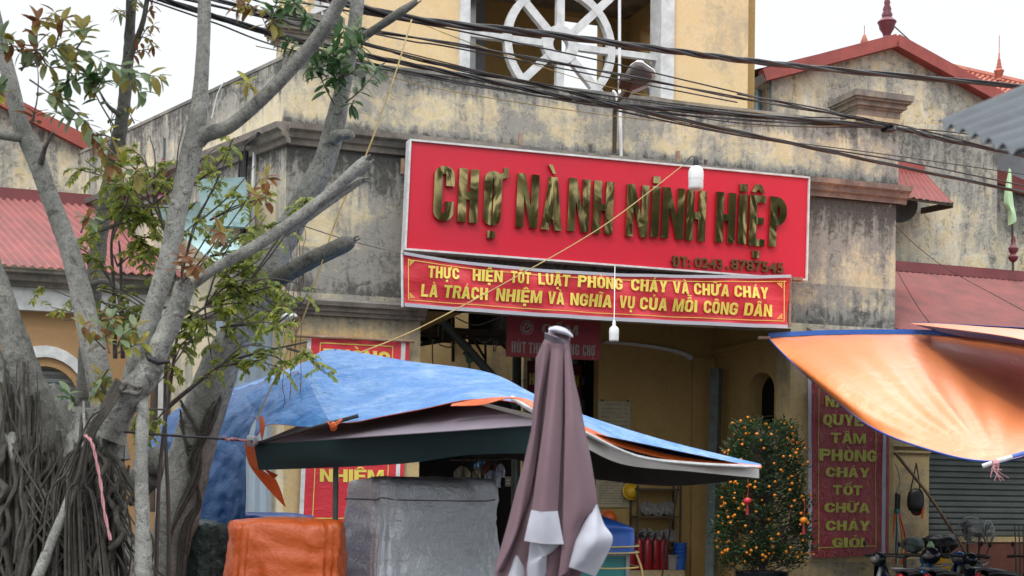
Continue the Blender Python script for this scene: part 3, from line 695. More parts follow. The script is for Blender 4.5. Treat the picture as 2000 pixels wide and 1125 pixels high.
# ================================================================== LEFT WING (red roof, ochre wall with arched shutter)
lw = thing('market_wing', 'ochre market wing under a red tin roof, behind the big fig tree on the left', 'building', FA.p(-9, -3.5, 0))
LO = -3.0
ze = Zf(170, 530, LO); s_l = -16.5; s_r = FA.xz(470, 556, LO)[0]
sT = FA.xz(0, 385, LO - 3.2); sT2 = FA.xz(262, 400, LO - 3.2)
corrp = corr(FA.p(s_l - .5, LO - 3.2, sT[1]), FA.p(sT2[0] + .2, LO - 3.2, sT[1]), FA.p(s_l, LO + .1, ze), FA.p(s_r, LO + .1, ze))
part(corrp, 'roof', 'redroof', lw)
part(MB().box(s_l - .5, sT2[0] + .4, LO - 3.3, LO - 3.12, sT[1] - .05, sT[1] + .16), 'ridge_flashing', 'redroofd', lw)
CL = [(0, 0), (.10, 0), (.12, .06), (.2, .08), (.22, .17), (.3, .19), (.3, .25), (0, .25)]
part(MB().prism([(LO - .25 + y, ze - .27 + z) for y, z in CL], s_l, s_r + 1.1), 'eave_cornice', 'cornice', lw)
za = Zf(100, 575, LO - .3)
part(MB().box(s_l, s_r + 1.1, LO - .6, LO - .25, ze - .62, ze - .27), 'eave_band', 'white', lw)
wz = ze - .62
c0, _ = FA.xz(20, 800, LO - .4); c1, cz1 = FA.xz(155, 730, LO - .4)
d0, _ = FA.xz(330, 800, LO - .4); d1, _ = FA.xz(440, 800, LO - .4)
vs, fs = shape([rect(s_l, s_r + 1.1, 0, wz), arch(c0, c1, 0, cz1 - .45, .55), ], FA, LO - .7, .3)
part(MB().add(vs, fs), 'wall', 'ochre', lw)
band = arch(c0 - .22, c1 + .22, 0, cz1 - .38, .80); inn = arch(c0 - .10, c1 + .10, 0, cz1 - .42, .66)
n = len(band)
ring = band[1:] + inn[1:][::-1]
vs, fs = shape([[p for p in band[1:]] + [p for p in inn[1:]][::-1]], FA, LO - .4, .05)
part(MB().add(vs, fs), 'arch_trim', 'white', lw)
part(MB().box(s_l, s_l + 3.4, LO - .40, LO - .3, 0, wz), 'white_pilaster', 'white', lw)
part(MB().box(FA.xz(310, 800, LO)[0], FA.xz(330, 800, LO)[0], LO - .40, LO - .3, 0, wz - .8), 'white_pilaster', 'white', lw)
def shutter(x0, x1, z0, z1, y, par, pitch=.115, fr=FA, m='shut'):
    mb = MB(); n = int((z1 - z0) / pitch)
    prof = []
    for k in range(n):
        z = z0 + k * pitch; prof += [(y, z), (y + .028, z + pitch * .25), (y + .028, z + pitch * .7), (y, z + pitch * .95)]
    prof += [(y - .02, z0 + n * pitch), (y - .02, z0)]
    m_ = mb; b = prof; nn = len(b)
    vs = [fr.p(x0, yy, zz) for yy, zz in b] + [fr.p(x1, yy, zz) for yy, zz in b]
    m_.add(vs, [(i, (i + 1) % nn, nn + (i + 1) % nn, nn + i) for i in range(nn)])
    return m_.build('roller_shutter', M[m], par)
shutter(c0 - .05, c1 + .05, 0, cz1 + .3, LO - .62, lw, m='shutl')
part(MB().tube([FA.hit(302, 740, LO), FA.hit(296, 1000, LO)], .06, 8), 'drain_pipe', 'steel', lw)
# gable behind with red verge
GO = -7.0
gz = [FA.xz(-120, 140, GO), FA.xz(0, 207, GO), FA.xz(225, 318, GO)]
lg = thing('gabled_house', 'stained house with a red verge board, above the red roof at the far left', 'building', FA.p(gz[0][0], GO, 0))
vs, fs = shape([[(gz[0][0] - 3, 0), (gz[2][0], 0), gz[2], gz[1], gz[0], (gz[0][0] - 3, gz[0][1] - .9)]], FA, GO - 4, 4)
part(MB().add(vs, fs), 'wall', 'gable', lg)
part(MB().bar(FA.p(gz[0][0], GO + .06, gz[0][1] + .06), FA.p(gz[2][0] + .1, GO + .06, gz[2][1] + .02), .25, .2, up=FA.Y), 'verge_board', 'fascia', lg)
# teal tin lean-to
tt = thing('lean_to_roof', 'pale teal corrugated lean-to roof patch between the fig trunk and the side wall', 'roof', W2.p(3, 0, 4))
a0 = FA.hit(345, 350, -2.2); a1 = W2.hit(478, 350, .1); a2 = FA.hit(405, 500, -2.4); a3 = W2.hit(486, 520, .4)
def corr2(p00, p01, p10, p11, **k): return corr(p00, p10, p01, p11, **k)
part(corr2(W2.hit(385, 352, .15), W2.hit(480, 348, .15), W2.hit(398, 440, 1.3), W2.hit(488, 445, 1.1), wl=.22, amp=.035), 'tin_sheet', 'teal', tt)
part(corr2(W2.hit(292, 408, .3), W2.hit(400, 395, .4), W2.hit(428, 522, 2.0), W2.hit(490, 500, 1.4), wl=.2, amp=.03), 'tin_sheet', 'teal', tt)
mf = MB().lathe(P(318, 398, 21.5), [(.10, 0), (.13, .05), (.08, .12), (.12, .2), (.14, .3), (.07, .38), (.09, .45), (.05, .55), (.02, .7)], 14)
o = part(mf, 'ridge_finial', 'clay', tt, 50); part(MB().tube([P(320, 355, 22), P(321, 270, 22)], .025, 6), 'finial_rod', 'gpipe', tt)

# ================================================================== RIGHT GABLED HOUSE
GR = -4.5
gp = [FA.xz(1500, 155, GR), FA.xz(1742, 88, GR), FA.xz(1955, 207, GR)]
gh = thing('gable_house', 'mouldy cream gable house with red verge boards and peak finial, right of the tower', 'building', FA.p(gp[1][0], GR, 0))
xr = FA.xz(1948, 300, GR)[0]
vs, fs = shape([[(gp[0][0], 0), (xr, 0), (xr, gp[2][1]), gp[1], gp[0]]], FA, GR - 5, 5)
part(MB().add(vs, fs), 'wall', 'gable', gh)
e0 = FA.xz(1482, 152, GR); e1 = FA.xz(1741, 84, GR); e2 = FA.xz(1985, 218, GR)
part(MB().bar(FA.p(e0[0], GR + .12, e0[1]), FA.p(e1[0], GR + .12, e1[1]), .24, .22, up=FA.Y), 'verge_board', 'fascia', gh)
part(MB().bar(FA.p(e1[0], GR + .12, e1[1]), FA.p(e2[0], GR + .12, e2[1]), .24, .22, up=FA.Y), 'verge_board', 'fascia', gh)
part(MB().add([FA.p(e0[0] - .2, GR + .1, e0[1] + .1), FA.p(e1[0], GR + .1, e1[1] + .12), FA.p(e1[0], GR - 5, e1[1] + .12), FA.p(e0[0] - .2, GR - 5, e0[1] + .1)], [(0, 1, 2, 3)]).add([FA.p(e2[0], GR + .1, e2[1] + .1), FA.p(e1[0], GR + .1, e1[1] + .12), FA.p(e1[0], GR - 5, e1[1] + .12), FA.p(e2[0], GR - 5, e2[1] + .1)], [(0, 1, 2, 3)]), 'roof', 'redroofd', gh)
e3 = FA.xz(1455, 172, GR)
part(MB().bar(FA.p(e3[0], GR + .1, e3[1] - .02), FA.p(e0[0], GR + .1, e0[1] - .05), .16, .25, up=FA.Y), 'eave_end', 'steel', gh)
FIN = [(.15, 0), (.15, .06), (.10, .1), (.12, .16), (.20, .26), (.22, .34), (.26, .40), (.22, .44), (.13, .5), (.15, .56), (.10, .64), (.12, .68), (.07, .78), (.09, .82), (.045, .92), (.045, 1.12), (.02, 1.15)]
part(MB().lathe(FA.hit(1732, 80, GR), [(r * .75, h * .95) for r, h in FIN], 18), 'finial', 'clay', gh, 50)
part(MB().tube([FA.hit(1734, 40, GR), FA.hit(1828, 126, GR)], .015, 5), 'stay_wire', 'gpipe', gh)
bw = MB().box(gp[0][0] - .05, gp[0][0] - .004, GR - 4.6, GR - .25, 6.5, Zf(1490, 168, GR))
wnd = part(bw, 'window', 'bluewin', gh)
fr_ = MB()
for y in (.25, 1.3, 2.4, 3.5, 4.5): fr_.box(gp[0][0] - .08, gp[0][0] - .05, GR - y - .1, GR - y, 6.5, Zf(1490, 168, GR))
fr_.box(gp[0][0] - .085, gp[0][0] - .05, GR - 4.6, GR - .25, Zf(1490, 171, GR), Zf(1490, 166, GR))
fr_.build('window_frame', M['teal'], wnd)
part(MB().tube([FA.hit(1505, 158, GR + .06), FA.hit(1505, 215, GR + .06)], .03, 6), 'drain_pipe', 'gpipe', gh)
# little canopy with the dish under it
k0 = FA.xz(1742, 345, GR + .1); k1 = FA.xz(1803, 345, GR + .1)
part(corr(FA.hit(1725, 330, GR + .1), FA.hit(1806, 338, GR + .1), FA.hit(1715, 378, GR + 1.1), FA.hit(1861, 396, GR + 1.1), .12, .02), 'canopy_roof', 'redroof', gh)
part(MB().bar(FA.hit(1740, 326, GR + .12), FA.hit(1804, 334, GR + .12), .10, .22), 'canopy_flashing', 'fascia', gh)
part(MB().bar(FA.hit(1860, 400, GR + 1.05), FA.hit(1800, 412, GR + .05), .05, .12).bar(FA.hit(1750, 385, GR + 1.05), FA.hit(1860, 400, GR + 1.05), .05), 'canopy_bracket', 'steel', gh)
dc = FA.hit(1752, 398, GR + .3)
part(MB().lathe(dc, [(.02, -.12), (.2, -.10), (.36, -.04), (.42, .02), (.41, .02), (.2, -.07), (.02, -.09)], 24, axis=(FA.Y + Vector((-.3, 0, .2)))), 'satellite_dish', 'gpipe', gh, 60)
# pale grey building beyond, tiled roof with finial
FO = -11
gb = thing('grey_building', 'pale grey building at the right edge, behind the mint green flag', 'building', FA.p(12, FO, 0))
x0 = FA.xz(1940, 300, FO)[0]; part(MB().box(x0, x0 + 6, FO - 4, FO, 0, Zf(1970, 265, FO)), 'wall', 'gwall', gb)
y0 = FA.xz(1930, 340, FO + 3.6); y1 = FA.xz(2060, 392, FO + 3.6)
part(MB().bar(FA.p(y0[0], FO + 3.6, y0[1]), FA.p(y1[0], FO + 3.6, y1[1]), .3, .22, up=FA.Y), 'verge_board', 'fascia', gb)
vs, fs = shape([[(y0[0], 0), (y1[0], 0), (y1[0], y1[1]), (y0[0], y0[1])]], FA, FO + 3.2, .35); part(MB().add(vs, fs), 'gable_wall', 'gable', gb)
th_ = thing('tiled_roof_house', 'house with a salmon clay tiled roof and thin ridge spires, far right behind the gable', 'building', FA.p(12, -9, 0))
def tiles(p00, p01, p10, p11, nx, ny):
    g = []
    nrm = (p01 - p00).cross(p10 - p00).normalized(); nrm = nrm if nrm.z > 0 else -nrm
    for i in range(ny * 2 + 1):
        a = (i // 2 + (i % 2) * .98) / ny; a = min(a, 1); r = []
        for j in range(nx * 4 + 1):
            b = j / (nx * 4); q = (p00 * (1 - b) + p01 * b) * (1 - a) + (p10 * (1 - b) + p11 * b) * a
            r.append(q + nrm * (.05 * (i % 2) + .05 * math.sin(j * math.pi / 2)))
        g.append(r)
    return MB().sheet(g, .02)
part(tiles(P(1790, 115, 36), P(2120, 190, 38), P(1840, 205, 31), P(2160, 265, 33), 34, 12), 'roof', 'tile', th_)
part(MB().tube([P(1845, 135, 35.9) + Vector((0, 0, .05)), P(2000, 166, 36.9), P(2100, 186, 37.8)], .13, 8), 'ridge', 'tile', th_)
part(MB().box(-.0, 9, -8, -2, 0, 7.5, Fr(P(1850, 1000, 34).to_2d().to_3d(), D2, N2)), 'wall', 'gable', th_)
part(MB().lathe(P(1951, 158, 36), [(r * .5, h * .62) for r, h in FIN] + [(.01, 1.15)], 14), 'finial', 'tile', th_, 50)
part(MB().lathe(P(1688, 92, 33), [(.12, -.6), (.12, 0), (.08, .06), (.09, .12), (.03, .28), (.01, .3), (.008, .5)], 12), 'finial', 'tile', th_, 50)

# ================================================================== RIGHT SHOP ROW
rs = thing('shop_row', 'market shop row under a long maroon tin roof, right of the gatehouse', 'building', FA.p(8, -1, 0))
EO = -.1; zE = Zf(1800, 648, EO); TO2 = -3.0; zT = Zf(1800, 533, TO2)
part(corr(FA.p(SR - 1, TO2, zT), FA.p(15, TO2, zT), FA.p(SR - 1, EO, zE), FA.p(15, EO, zE), .11, .02), 'roof', 'redroof', rs) if 0 else None
# ribs slope down to the right, as on a hip-side sheet
part(corr(FA.p(SR - 4, TO2, zT), FA.p(14, TO2, zT), FA.p(SR - 1.2, EO, zE), FA.p(16.8, EO, zE), .14, .04), 'roof', 'redroof', rs)
part(MB().box(SR - 1.5, 15, TO2 - .15, TO2 + .12, zT - .02, zT + .17), 'ridge_flashing', 'redroofd', rs)
ra0 = FA.xz(1748, 900, -1.3)[0]; ra1 = FA.xz(1815, 900, -1.3)[0]
part(MB().box(SR - .2, ra1, -1.7, -1.3, 0, zE), 'pillar', 'pier', rs)
part(MB().box(SR - .25, 15, -1.75, -1.25, zE - .9, zE - .12), 'lintel', 'pier', rs)
part(MB().box(SR - .2, ra1 + .03, -1.32, -1.2, Zf(1780, 862, -1.3) - .1, Zf(1780, 862, -1.3)).box(SR - .2, ra1, -1.32, -1.25, Zf(1780, 880, -1.3) - .04, Zf(1780, 880, -1.3)), 'pillar_moulding', 'pier', rs)
zs0 = Zf(1950, 1048, -1.6); shutter(ra1, 15, zs0, zE - .9, -1.62, rs, .107)
part(MB().box(ra1, 15, -1.8, -1.5, zs0 - .10, zs0 - .005), 'door_sill', 'pier', rs)
part(MB().box(ra1, 15, -1.8, -1.52, 0, zs0 - .10), 'brick_base', 'brick', rs)
part(MB().box(SR - .3, 15, -9, -8.8, 0, 6.5), 'rear_wall', 'gable', rs)
part(MB().box(13.5, 13.7, -8, 2, 0, 6), 'end_wall', 'gable', rs)
#@@2

# ================================================================== MAIN SIGNBOARD
SO = .42
c = [FA.xz(u, v, SO) for u, v in ((800, 272), (1581, 346), (1576, 548), (790, 488))]
sz1 = (c[0][1] + c[1][1]) / 2; sz0 = (c[2][1] + c[3][1]) / 2; sx0 = c[0][0]; sx1 = c[1][0]
sk = c[3][0] - c[0][0]                                 # the board hangs slightly out of plumb
sb = thing('signboard', 'big red board with raised brass letters above the market entrance', 'signboard', FA.p((sx0 + sx1) / 2, SO, sz0))
quad = [(c[3][0] , c[3][1]), (c[2][0], c[2][1]), (c[1][0], c[1][1]), (c[0][0], c[0][1])]
vs, fs = shape([quad], FA, SO - .16, .15); MB().add(vs, fs).build('board', M['signred'], sb)
fm = MB(); fw = .024
def inset(q, d): return [(q[0][0] + d, q[0][1] + d), (q[1][0] - d, q[1][1] + d), (q[2][0] - d, q[2][1] - d), (q[3][0] + d, q[3][1] - d)]
vs, fs = shape([inset(quad, -.004), inset(quad, fw)], FA, SO - .17, .19); fm.add(vs, fs); fm.build('frame', M['white'], sb)
def skew(x, z): return x + sk * (sz1 - z) / (sz1 - sz0)
# big letters, individually placed as on the photograph: (char, left u, right u, top v, bottom v)
BIG = [('C', 846, 888, 323, 431), ('H', 894, 935, 329, 434), ('Ơ', 944, 980, 333, 440), ('Ṇ', 0, 0, 0, 0),
       ('N', 1008, 1053, 339, 444), ('À', 1058, 1100, 345, 449), ('N', 1109, 1153, 348, 452), ('H', 1158, 1199, 353, 456),
       ('N', 1223, 1268, 360, 462), ('&', 1272, 1288, 363, 463), ('N', 1293, 1338, 366, 466), ('H', 1340, 1380, 371, 470),
       ('H', 1398, 1438, 375, 474), ('&', 1442, 1459, 379, 476), ('Ê', 1463, 1496, 381, 480), ('P', 1503, 1538, 384, 482)]
LO_ = SO + .07
def big(ch, u0, u1, v0, v1, mats='brass', nm='letter'):
    x0, z1 = FA.xz((u0 + u1) / 2, v0, LO_); x0 = FA.xz(u0, v1, LO_)[0]; z0 = FA.xz((u0 + u1) / 2, v1, LO_)[1]; xb = FA.xz(u1, v1, LO_)[0]
    wpx = (xb - x0) * .94; h = z1 - z0
    t = .135 / .95; W = wpx / h
    d = 'I' + '\u0307' if ch == '&' else unicodedata.normalize('NFD', ch)
    tt = .125 / h; 
    if d[0] == 'I': tt = W
    k = 1.0
    if d[0] in 'A': W /= 1.06
    if d[0] == 'E': W /= .9
    g, adv = glyph(d[0], W, tt, .14)
    ex = list(d[1:])
    if ch == 'Ơ': ex.append('\u0323')
    if ch == 'Ê': ex.append('\u0323')
    g = g + marks(ex, adv, tt if d[0] != 'I' else tt * .95, 1.0, d[0])
    sl_ = .035
    cons = [[(x0 + (px + sl_ * pz) * h, z0 + pz * h) for px, pz in cc_] for cc_ in g]
    vs, fs = shape(cons, FA, SO + .002, .05); me = MB().add(vs, fs)
    return me.build(nm, M[mats], sb)
for a in BIG:
    if a[1]: big(*a)
# small cut out phone number
PH = [('ĐT:', 1311, 1350, 513.5, .0), ('0243', 1357, 1416, 518, 0), ('.', 1418, 1422, 520, 0), ('8787545', 1429, 1531, 526.5, 0)]
def bf(txt, u0, u1, v, hpx, off, th, m, par, nm, emb=.02, dim=None):
    cu = bpy.data.curves.new('t', 'FONT'); cu.body = txt; cu.size = 1; cu.offset = emb; cu.extrude = th / 2; cu.resolution_u = 3
    ob = bpy.data.objects.new('t', cu); me = bpy.data.meshes.new_from_object(ob)
    xs = [q.co.x for q in me.vertices]; ys = [q.co.y for q in me.vertices]; x0, x1, y0, y1 = min(xs), max(xs), min(ys), max(ys)
    X0 = FA.xz(u0, v, off)[0]; X1 = FA.xz(u1, v, off)[0]; zb = FA.xz((u0 + u1) / 2, v + hpx / 2, off)[1]; zt = FA.xz((u0 + u1) / 2, v - hpx / 2, off)[1]
    vs = [FA.p(X0 + (q.co.x - x0) / (x1 - x0) * (X1 - X0), off + q.co.z, zb + (q.co.y - y0) / (y1 - y0) * (zt - zb)) for q in me.vertices]
    fs = [list(p.vertices) for p in me.polygons]; bpy.data.objects.remove(ob); bpy.data.curves.remove(cu); bpy.data.meshes.remove(me)
    return MB().add(vs, fs).build(nm, m, par)
bf('0243', 1356, 1411, 514.5, 20, SO + .02, .03, M['brassd'], sb, 'phone_number')
bf('8787545', 1427, 1530, 520, 20.5, SO + .02, .03, M['brassd'], sb, 'phone_number')
def smalls(txt, u0, u1, v0, v1, off, th, m, par, nm, wr=.6, t=.2, bend=None, tb=.17, gap=.12):
    x0 = FA.xz(u0, v1, off)[0]; x1 = FA.xz(u1, v1, off)[0]; z0 = FA.xz((u0 + u1) / 2, v1, off)[1]; z1 = FA.xz((u0 + u1) / 2, v0, off)[1]
    mb = MB(); cons = [c_ for cs, ch in letters(txt, x0, x1, z0, z1 - z0, wr, t, tb, gap) for c_ in cs]
    vs, fs = shape(cons, FA, off, th, bend=bend); return mb.add(vs, fs).build(nm, M[m], par)
smalls('ĐT', 1313, 1341, 501, 522, SO + .003, .03, 'brassd', sb, 'phone_prefix', .62, .2)
dd = MB(); 
for v in (512, 522): x, z = FA.xz(1344, v, SO); dd.box(x, x + .035, SO, SO + .03, z, z + .035)
x, z = FA.xz(1417, 526, SO); dd.box(x, x + .04, SO, SO + .03, z, z + .04)
dd.build('phone_dots', M['brassd'], sb)

# ================================================================== long banner under the board
BO2 = .47
bq = {k: FA.xz(u, v, BO2) for k, (u, v) in dict(tl=(788, 497), tr=(1543, 540), bl=(790, 594), br=(1537, 637)).items()}
zt_ = .5 * (bq['tl'][1] + bq['tr'][1]); 
def bwave(x, z): return .018 * math.sin(x * 5.1 + z * 7) + .008 * math.sin(x * 9 - z * 9 + 1) + .010 * math.sin(z * 13 + .6 * math.sin(x * 1.7)) + .008 * noise.noise(Vector((x * 3, z * 9, 0)))
def sagz(x): 
    t = (x - bq['tl'][0]) / (bq['tr'][0] - bq['tl'][0]); return -.17 * math.sin(math.pi * min(max(t, 0), 1)) ** .8 * (1 - .45 * t)
lb = thing('banner', 'long red fire safety banner with two lines of yellow writing, under the big signboard', 'banner', FA.p(0, BO2, 4.6))
nx_, nz_ = 110, 26; g = []
for i in range(nz_ + 1):
    b = i / nz_; r = []
    for j in range(nx_ + 1):
        a = j / nx_
        xt = bq['tl'][0] + (bq['tr'][0] - bq['tl'][0]) * a; zt2 = bq['tl'][1] + (bq['tr'][1] - bq['tl'][1]) * a + sagz(xt)
        xb = bq['bl'][0] + (bq['br'][0] - bq['bl'][0]) * a; zb2 = bq['bl'][1] + (bq['br'][1] - bq['bl'][1]) * a - .035 * math.sin(math.pi * a)
        x = xt + (xb - xt) * b; z = zt2 + (zb2 - zt2) * b
        r.append(FA.p(x, BO2 + bwave(x, z), z))
    g.append(r)
MB().sheet(g, .004).build('cloth', M['ban'], lb, 60)
def edge(u0, v0, u1, v1, wpx, off, sg=0, n=24):
    top = []; bot = []
    for k in range(n + 1):
        a = k / n; u = u0 + (u1 - u0) * a; v = v0 + (v1 - v0) * a; x, z = FA.xz(u, v, off); z += sagz(x) * sg - (.035 * math.sin(math.pi * a) if not sg else 0)
        h = (FA.xz(u, v, off)[1] - FA.xz(u, v + wpx, off)[1]); y = BO2 + bwave(x, z) + .016
        top.append(FA.p(x, y, z)); bot.append(FA.p(x, y, z - h))
    return [top, bot]
MB().sheet(edge(790, 592, 1537, 635, 7, BO2), .006).sheet(edge(788, 492, 1543, 537, 6, BO2, 1), .006).build('white_hem', M['flapw'], lb, 60)
MB().sheet(edge(797, 505, 1534, 548, 1.2, BO2, 1), .004).sheet(edge(797, 585, 1530, 627, 1.2, BO2), .004).sheet([[FA.hit(u, v, BO2 + .03 ) for u in (797, 798.4)] for v in (505, 545, 585)], .003).sheet([[FA.hit(u + (1534 - 1531) * 0, v, BO2 + .03) for u in (1531, 1532.4)] for v in (549, 588, 626)], .003).build('gold_border', M['cloth_y'], lb)
mb = MB()
for u, v, sx_, sz_ in ((799, 507, 1, 1), (799, 583, 1, -1), (1529, 551, -1, 1), (1529, 624, -1, -1)):
    for k in range(3):
        a = FA.hit(u + sx_ * (3 + 4 * k), v + sz_ * 1, BO2 + .035); b = FA.hit(u + sx_ * 1, v + sz_ * (3 + 4 * k), BO2 + .035); mb.bar(a, b, .012, .004, up=FA.Y)
mb.build('corner_ornament', M['cloth_y'], lb)
# text lines: words with their pixel spans
L1 = [('THỰC', 835, 896), ('HIỆN', 923, 981), ('TỐT', 996, 1036), ('LUẬT', 1051, 1113), ('PHÒNG', 1128, 1216), ('CHÁY', 1233, 1302), ('VÀ', 1313, 1345), ('CHỮA', 1356, 1423), ('CHÁY', 1433, 1500)]
L2 = [('LÀ', 823, 855), ('TRÁCH', 866, 952), ('NHIỆM', 969, 1057), ('VÀ', 1069, 1102), ('NGHĨA', 1114, 1194), ('VỤ', 1208, 1239), ('CỦA', 1250, 1303), ('MỖI', 1314, 1360), ('CÔNG', 1373, 1441), ('DÂN', 1453, 1507)]
def tline(L, vA, vB, h, m, off, par, bend, th=.004):
    for wd, u0, u1 in L:
        mb = MB()
        a = ((u0 + u1) / 2 - 823) / 684; v = vA + (vB - vA) * a
        x0 = FA.xz(u0, v, off)[0]; x1 = FA.xz(u1, v, off)[0]; z0 = FA.xz((u0 + u1) / 2, v, off)[1]; z1 = FA.xz((u0 + u1) / 2, v - h, off)[1]
        for cs, ch in letters(wd, x0, x1, z0, z1 - z0, .68, .23, .19, .09):
            cs = [[(x + .05 * (z - z0), z) for x, z in c_] for c_ in cs]
            vs, fs = shape(cs, FA, off, th, bend=bend); mb.add(vs, fs)
        mb.build('lettering', M[m], par)
tline(L1, 541.5, 584.5, 23, 'cloth_y', BO2 + .03, lb, bwave)
tline(L2, 578.5, 619, 24, 'cloth_y', BO2 + .03, lb, bwave)
MB().tube([FA.hit(785, 490, BO2 - .02), FA.hit(786, 600, BO2 - .02)], .02, 6).build('hanging_pole', M['white'], lb)
MB().tube([FA.hit(1544, 540, BO2 - .02), FA.hit(1542, 638, BO2 - .02)], .025, 6).box(FA.xz(1545, 545, .4)[0], FA.xz(1562, 545, .4)[0], .38, .5, FA.xz(1550, 549, .4)[1], FA.xz(1550, 543, .4)[1]).build('hanging_pole', M['rust'], lb)

# ================================================================== posters on the two piers
def poster(name, label, q, off, m, ym, words, th=.004, mt='white'):
    # q: pixel corners tl,tr,br,bl ; words (txt,u0,u1,vtop,vbot)
    rt = thing(name, label, 'poster', FA.hit((q[2][0] + q[3][0]) / 2, (q[2][1] + q[3][1]) / 2, off))
    Q = [FA.xz(u, v, off) for u, v in q]
    def pw(x, z): return .010 * math.sin(x * 17 + z * 2) + .014 * noise.noise(Vector((x * 4, z * 1.6, 3)))
    g = []
    for i in range(61):
        b = i / 60; r = []
        for j in range(25):
            a = j / 24
            x = (Q[0][0] * (1 - a) + Q[1][0] * a) * (1 - b) + (Q[3][0] * (1 - a) + Q[2][0] * a) * b
            z = (Q[0][1] * (1 - a) + Q[1][1] * a) * (1 - b) + (Q[3][1] * (1 - a) + Q[2][1] * a) * b
            r.append(FA.p(x, off + pw(x, z), z))
        g.append(r)
    MB().sheet(g, .004).build('sheet', M[m], rt, 60)
    hm = MB()
    for c0, c3 in ((0, 2), (22, 24)):
        hm.sheet([[p + FA.Y * .005 for p in r[c0:c3]] for r in g], .003)
    hm.build('white_hem', M[mt], rt)
    bd = MB()
    for c0 in (3, 20):
        bd.sheet([[r[c0] + FA.Y * .007, r[c0] + FA.Y * .007 + FA.X * .012] for r in g[2:-2]], .003)
    for i in (2, 57):
        bd.sheet([[p + FA.Y * .007 for p in g[i][3:21]], [p + FA.Y * .007 - ZZ * .014 for p in g[i][3:21]]], .003)
    bd.build('gold_border', M[ym], rt)
    for txt, u0, u1, v0, v1 in words:
        x0 = FA.xz(u0, v1, off)[0]; x1 = FA.xz(u1, v1, off)[0]; z0 = FA.xz((u0 + u1) / 2, v1, off)[1]; z1 = FA.xz((u0 + u1) / 2, v0, off)[1]
        mb = MB()
        for cs, ch in letters(txt, x0, x1, z0, z1 - z0, .78 if mt == 'white' else .9, .26 if mt == 'white' else .3, .2 if mt == 'white' else .22, .07):
            vs, fs = shape(cs, FA, off + .008, .003, bend=pw); mb.add(vs, fs)
        mb.build('lettering', M[ym], rt)
    return rt
lp = poster('poster', 'red fire safety poster on the left pier, half hidden behind the blue stall tarpaulin', [(600, 655), (800, 665), (785, 1030), (583, 1030)], .05, 'ban', 'cloth_y', [('PHÒNG', 631, 762, 684, 714), ('NHIỆM', 624, 749, 917, 942)])
MB().tube([FA.hit(578, 656, .09), FA.hit(810, 667, .09)], .022, 8).build('rod', M['rust'], lp)
rp_ = poster('poster', 'tall film wrapped maroon poster with olive letters on the right pier, behind the kumquat tree', [(1578, 690), (1737, 690), (1735, 1084), (1578, 1090)], .05, 'film', 'filmy',
    [('NÂNG', 1611, 1690, 774, 796), ('QUYẾT', 1606, 1706, 810, 832), ('TÂM', 1622, 1690, 846, 866), ('PHÒNG', 1600, 1713, 878, 901), ('CHÁY', 1612, 1698, 913, 932), ('TỐT', 1626, 1684, 948, 967), ('CHỮA', 1610, 1698, 982, 1001), ('CHÁY', 1612, 1698, 1017, 1036), ('GIỎI', 1624, 1688, 1050, 1069)], mt='flapw')

# ================================================================== no smoking sign + dark entry sign
NS = thing('no_smoking_sign', 'dull red no smoking sign with grey letters, hanging inside the entrance under the banner', 'sign', FA.hit(1080, 700, -.9))
NO = -.9
Q = [FA.xz(u, v, NO) for u, v in ((989, 696), (1172, 704), (1173, 622), (990, 612))]
vs, fs = shape([Q], FA, NO - .03, .03); MB().add(vs, fs).build('panel', M['nsred'] if 'nsred' in M else banner('dull red vinyl', (.30, .035, .05), .6, .1), NS)
gm = mat('grey lettering', (.38, .35, .34), .7)
M['greyl'] = gm
for t_, u0, u1, v0, v1, wr, th in (('CẤM', 1058, 1129, 634, 653, .8, .26), ('HÚT', 999, 1027, 667, 689, .46, .16), ('THUỐC', 1032, 1080, 670, 691, .46, .16), ('TRONG', 1083, 1131, 672, 693, .46, .16), ('CHỢ', 1138, 1163, 674, 695, .46, .16)):
    smalls(t_, u0, u1, v0, v1, NO + .001, .006, 'greyl', NS, 'lettering', wr, th)
ncx, ncz = FA.xz(1029, 640, NO); rr = .115
sy = MB(); vs, fs = shape([circ(ncx, ncz, rr, 32), circ(ncx, ncz, rr - .012, 32)], FA, NO + .001, .006); sy.add(vs, fs)
vs, fs = shape([circ(ncx, ncz, rr - .032, 28)], FA, NO + .001, .005); sy.add(vs, fs)
sy.build('symbol_ring', gm, NS)
MB().bar(FA.p(ncx - .068, NO + .010, ncz + .05), FA.p(ncx + .06, NO + .010, ncz - .06), .022, .004, up=FA.Y).build('symbol_slash', M['ban'], NS)
MB().bar(FA.p(ncx - .03, NO + .0085, ncz - .045), FA.p(ncx + .055, NO + .0085, ncz + .005), .022, .003, up=FA.Y).tube(spl([FA.p(ncx - .04, NO + .009, ncz - .03), FA.p(ncx - .045, NO + .009, ncz + .0), FA.p(ncx - .02, NO + .009, ncz + .01), FA.p(ncx + .01, NO + .009, ncz + .04), FA.p(ncx + .005, NO + .009, ncz + .06)], 4), .004, 5).build('symbol_cigarette', M['dark'], NS)
MB().bar(FA.hit(1000, 612, NO), FA.hit(1000, 560, NO), .015).bar(FA.hit(1160, 620, NO), FA.hit(1160, 560, NO), .015).bar(FA.hit(985, 606, NO), FA.hit(1176, 618, NO), .03).build('hanger', M['steel'], NS)
HS = thing('guide_sign', 'dark red sign with yellow letters deep inside the hall, behind the folded umbrella', 'sign', FA.hit(1085, 800, -3.4))
HO = -3.4
Q = [FA.xz(u, v, HO) for u, v in ((1030, 880), (1135, 880), (1136, 712), (1031, 704))]
vs, fs = shape([Q], FA, HO - .03, .03); MB().add(vs, fs).build('panel', mat('dim red board', (.10, .008, .015), .8), HS)
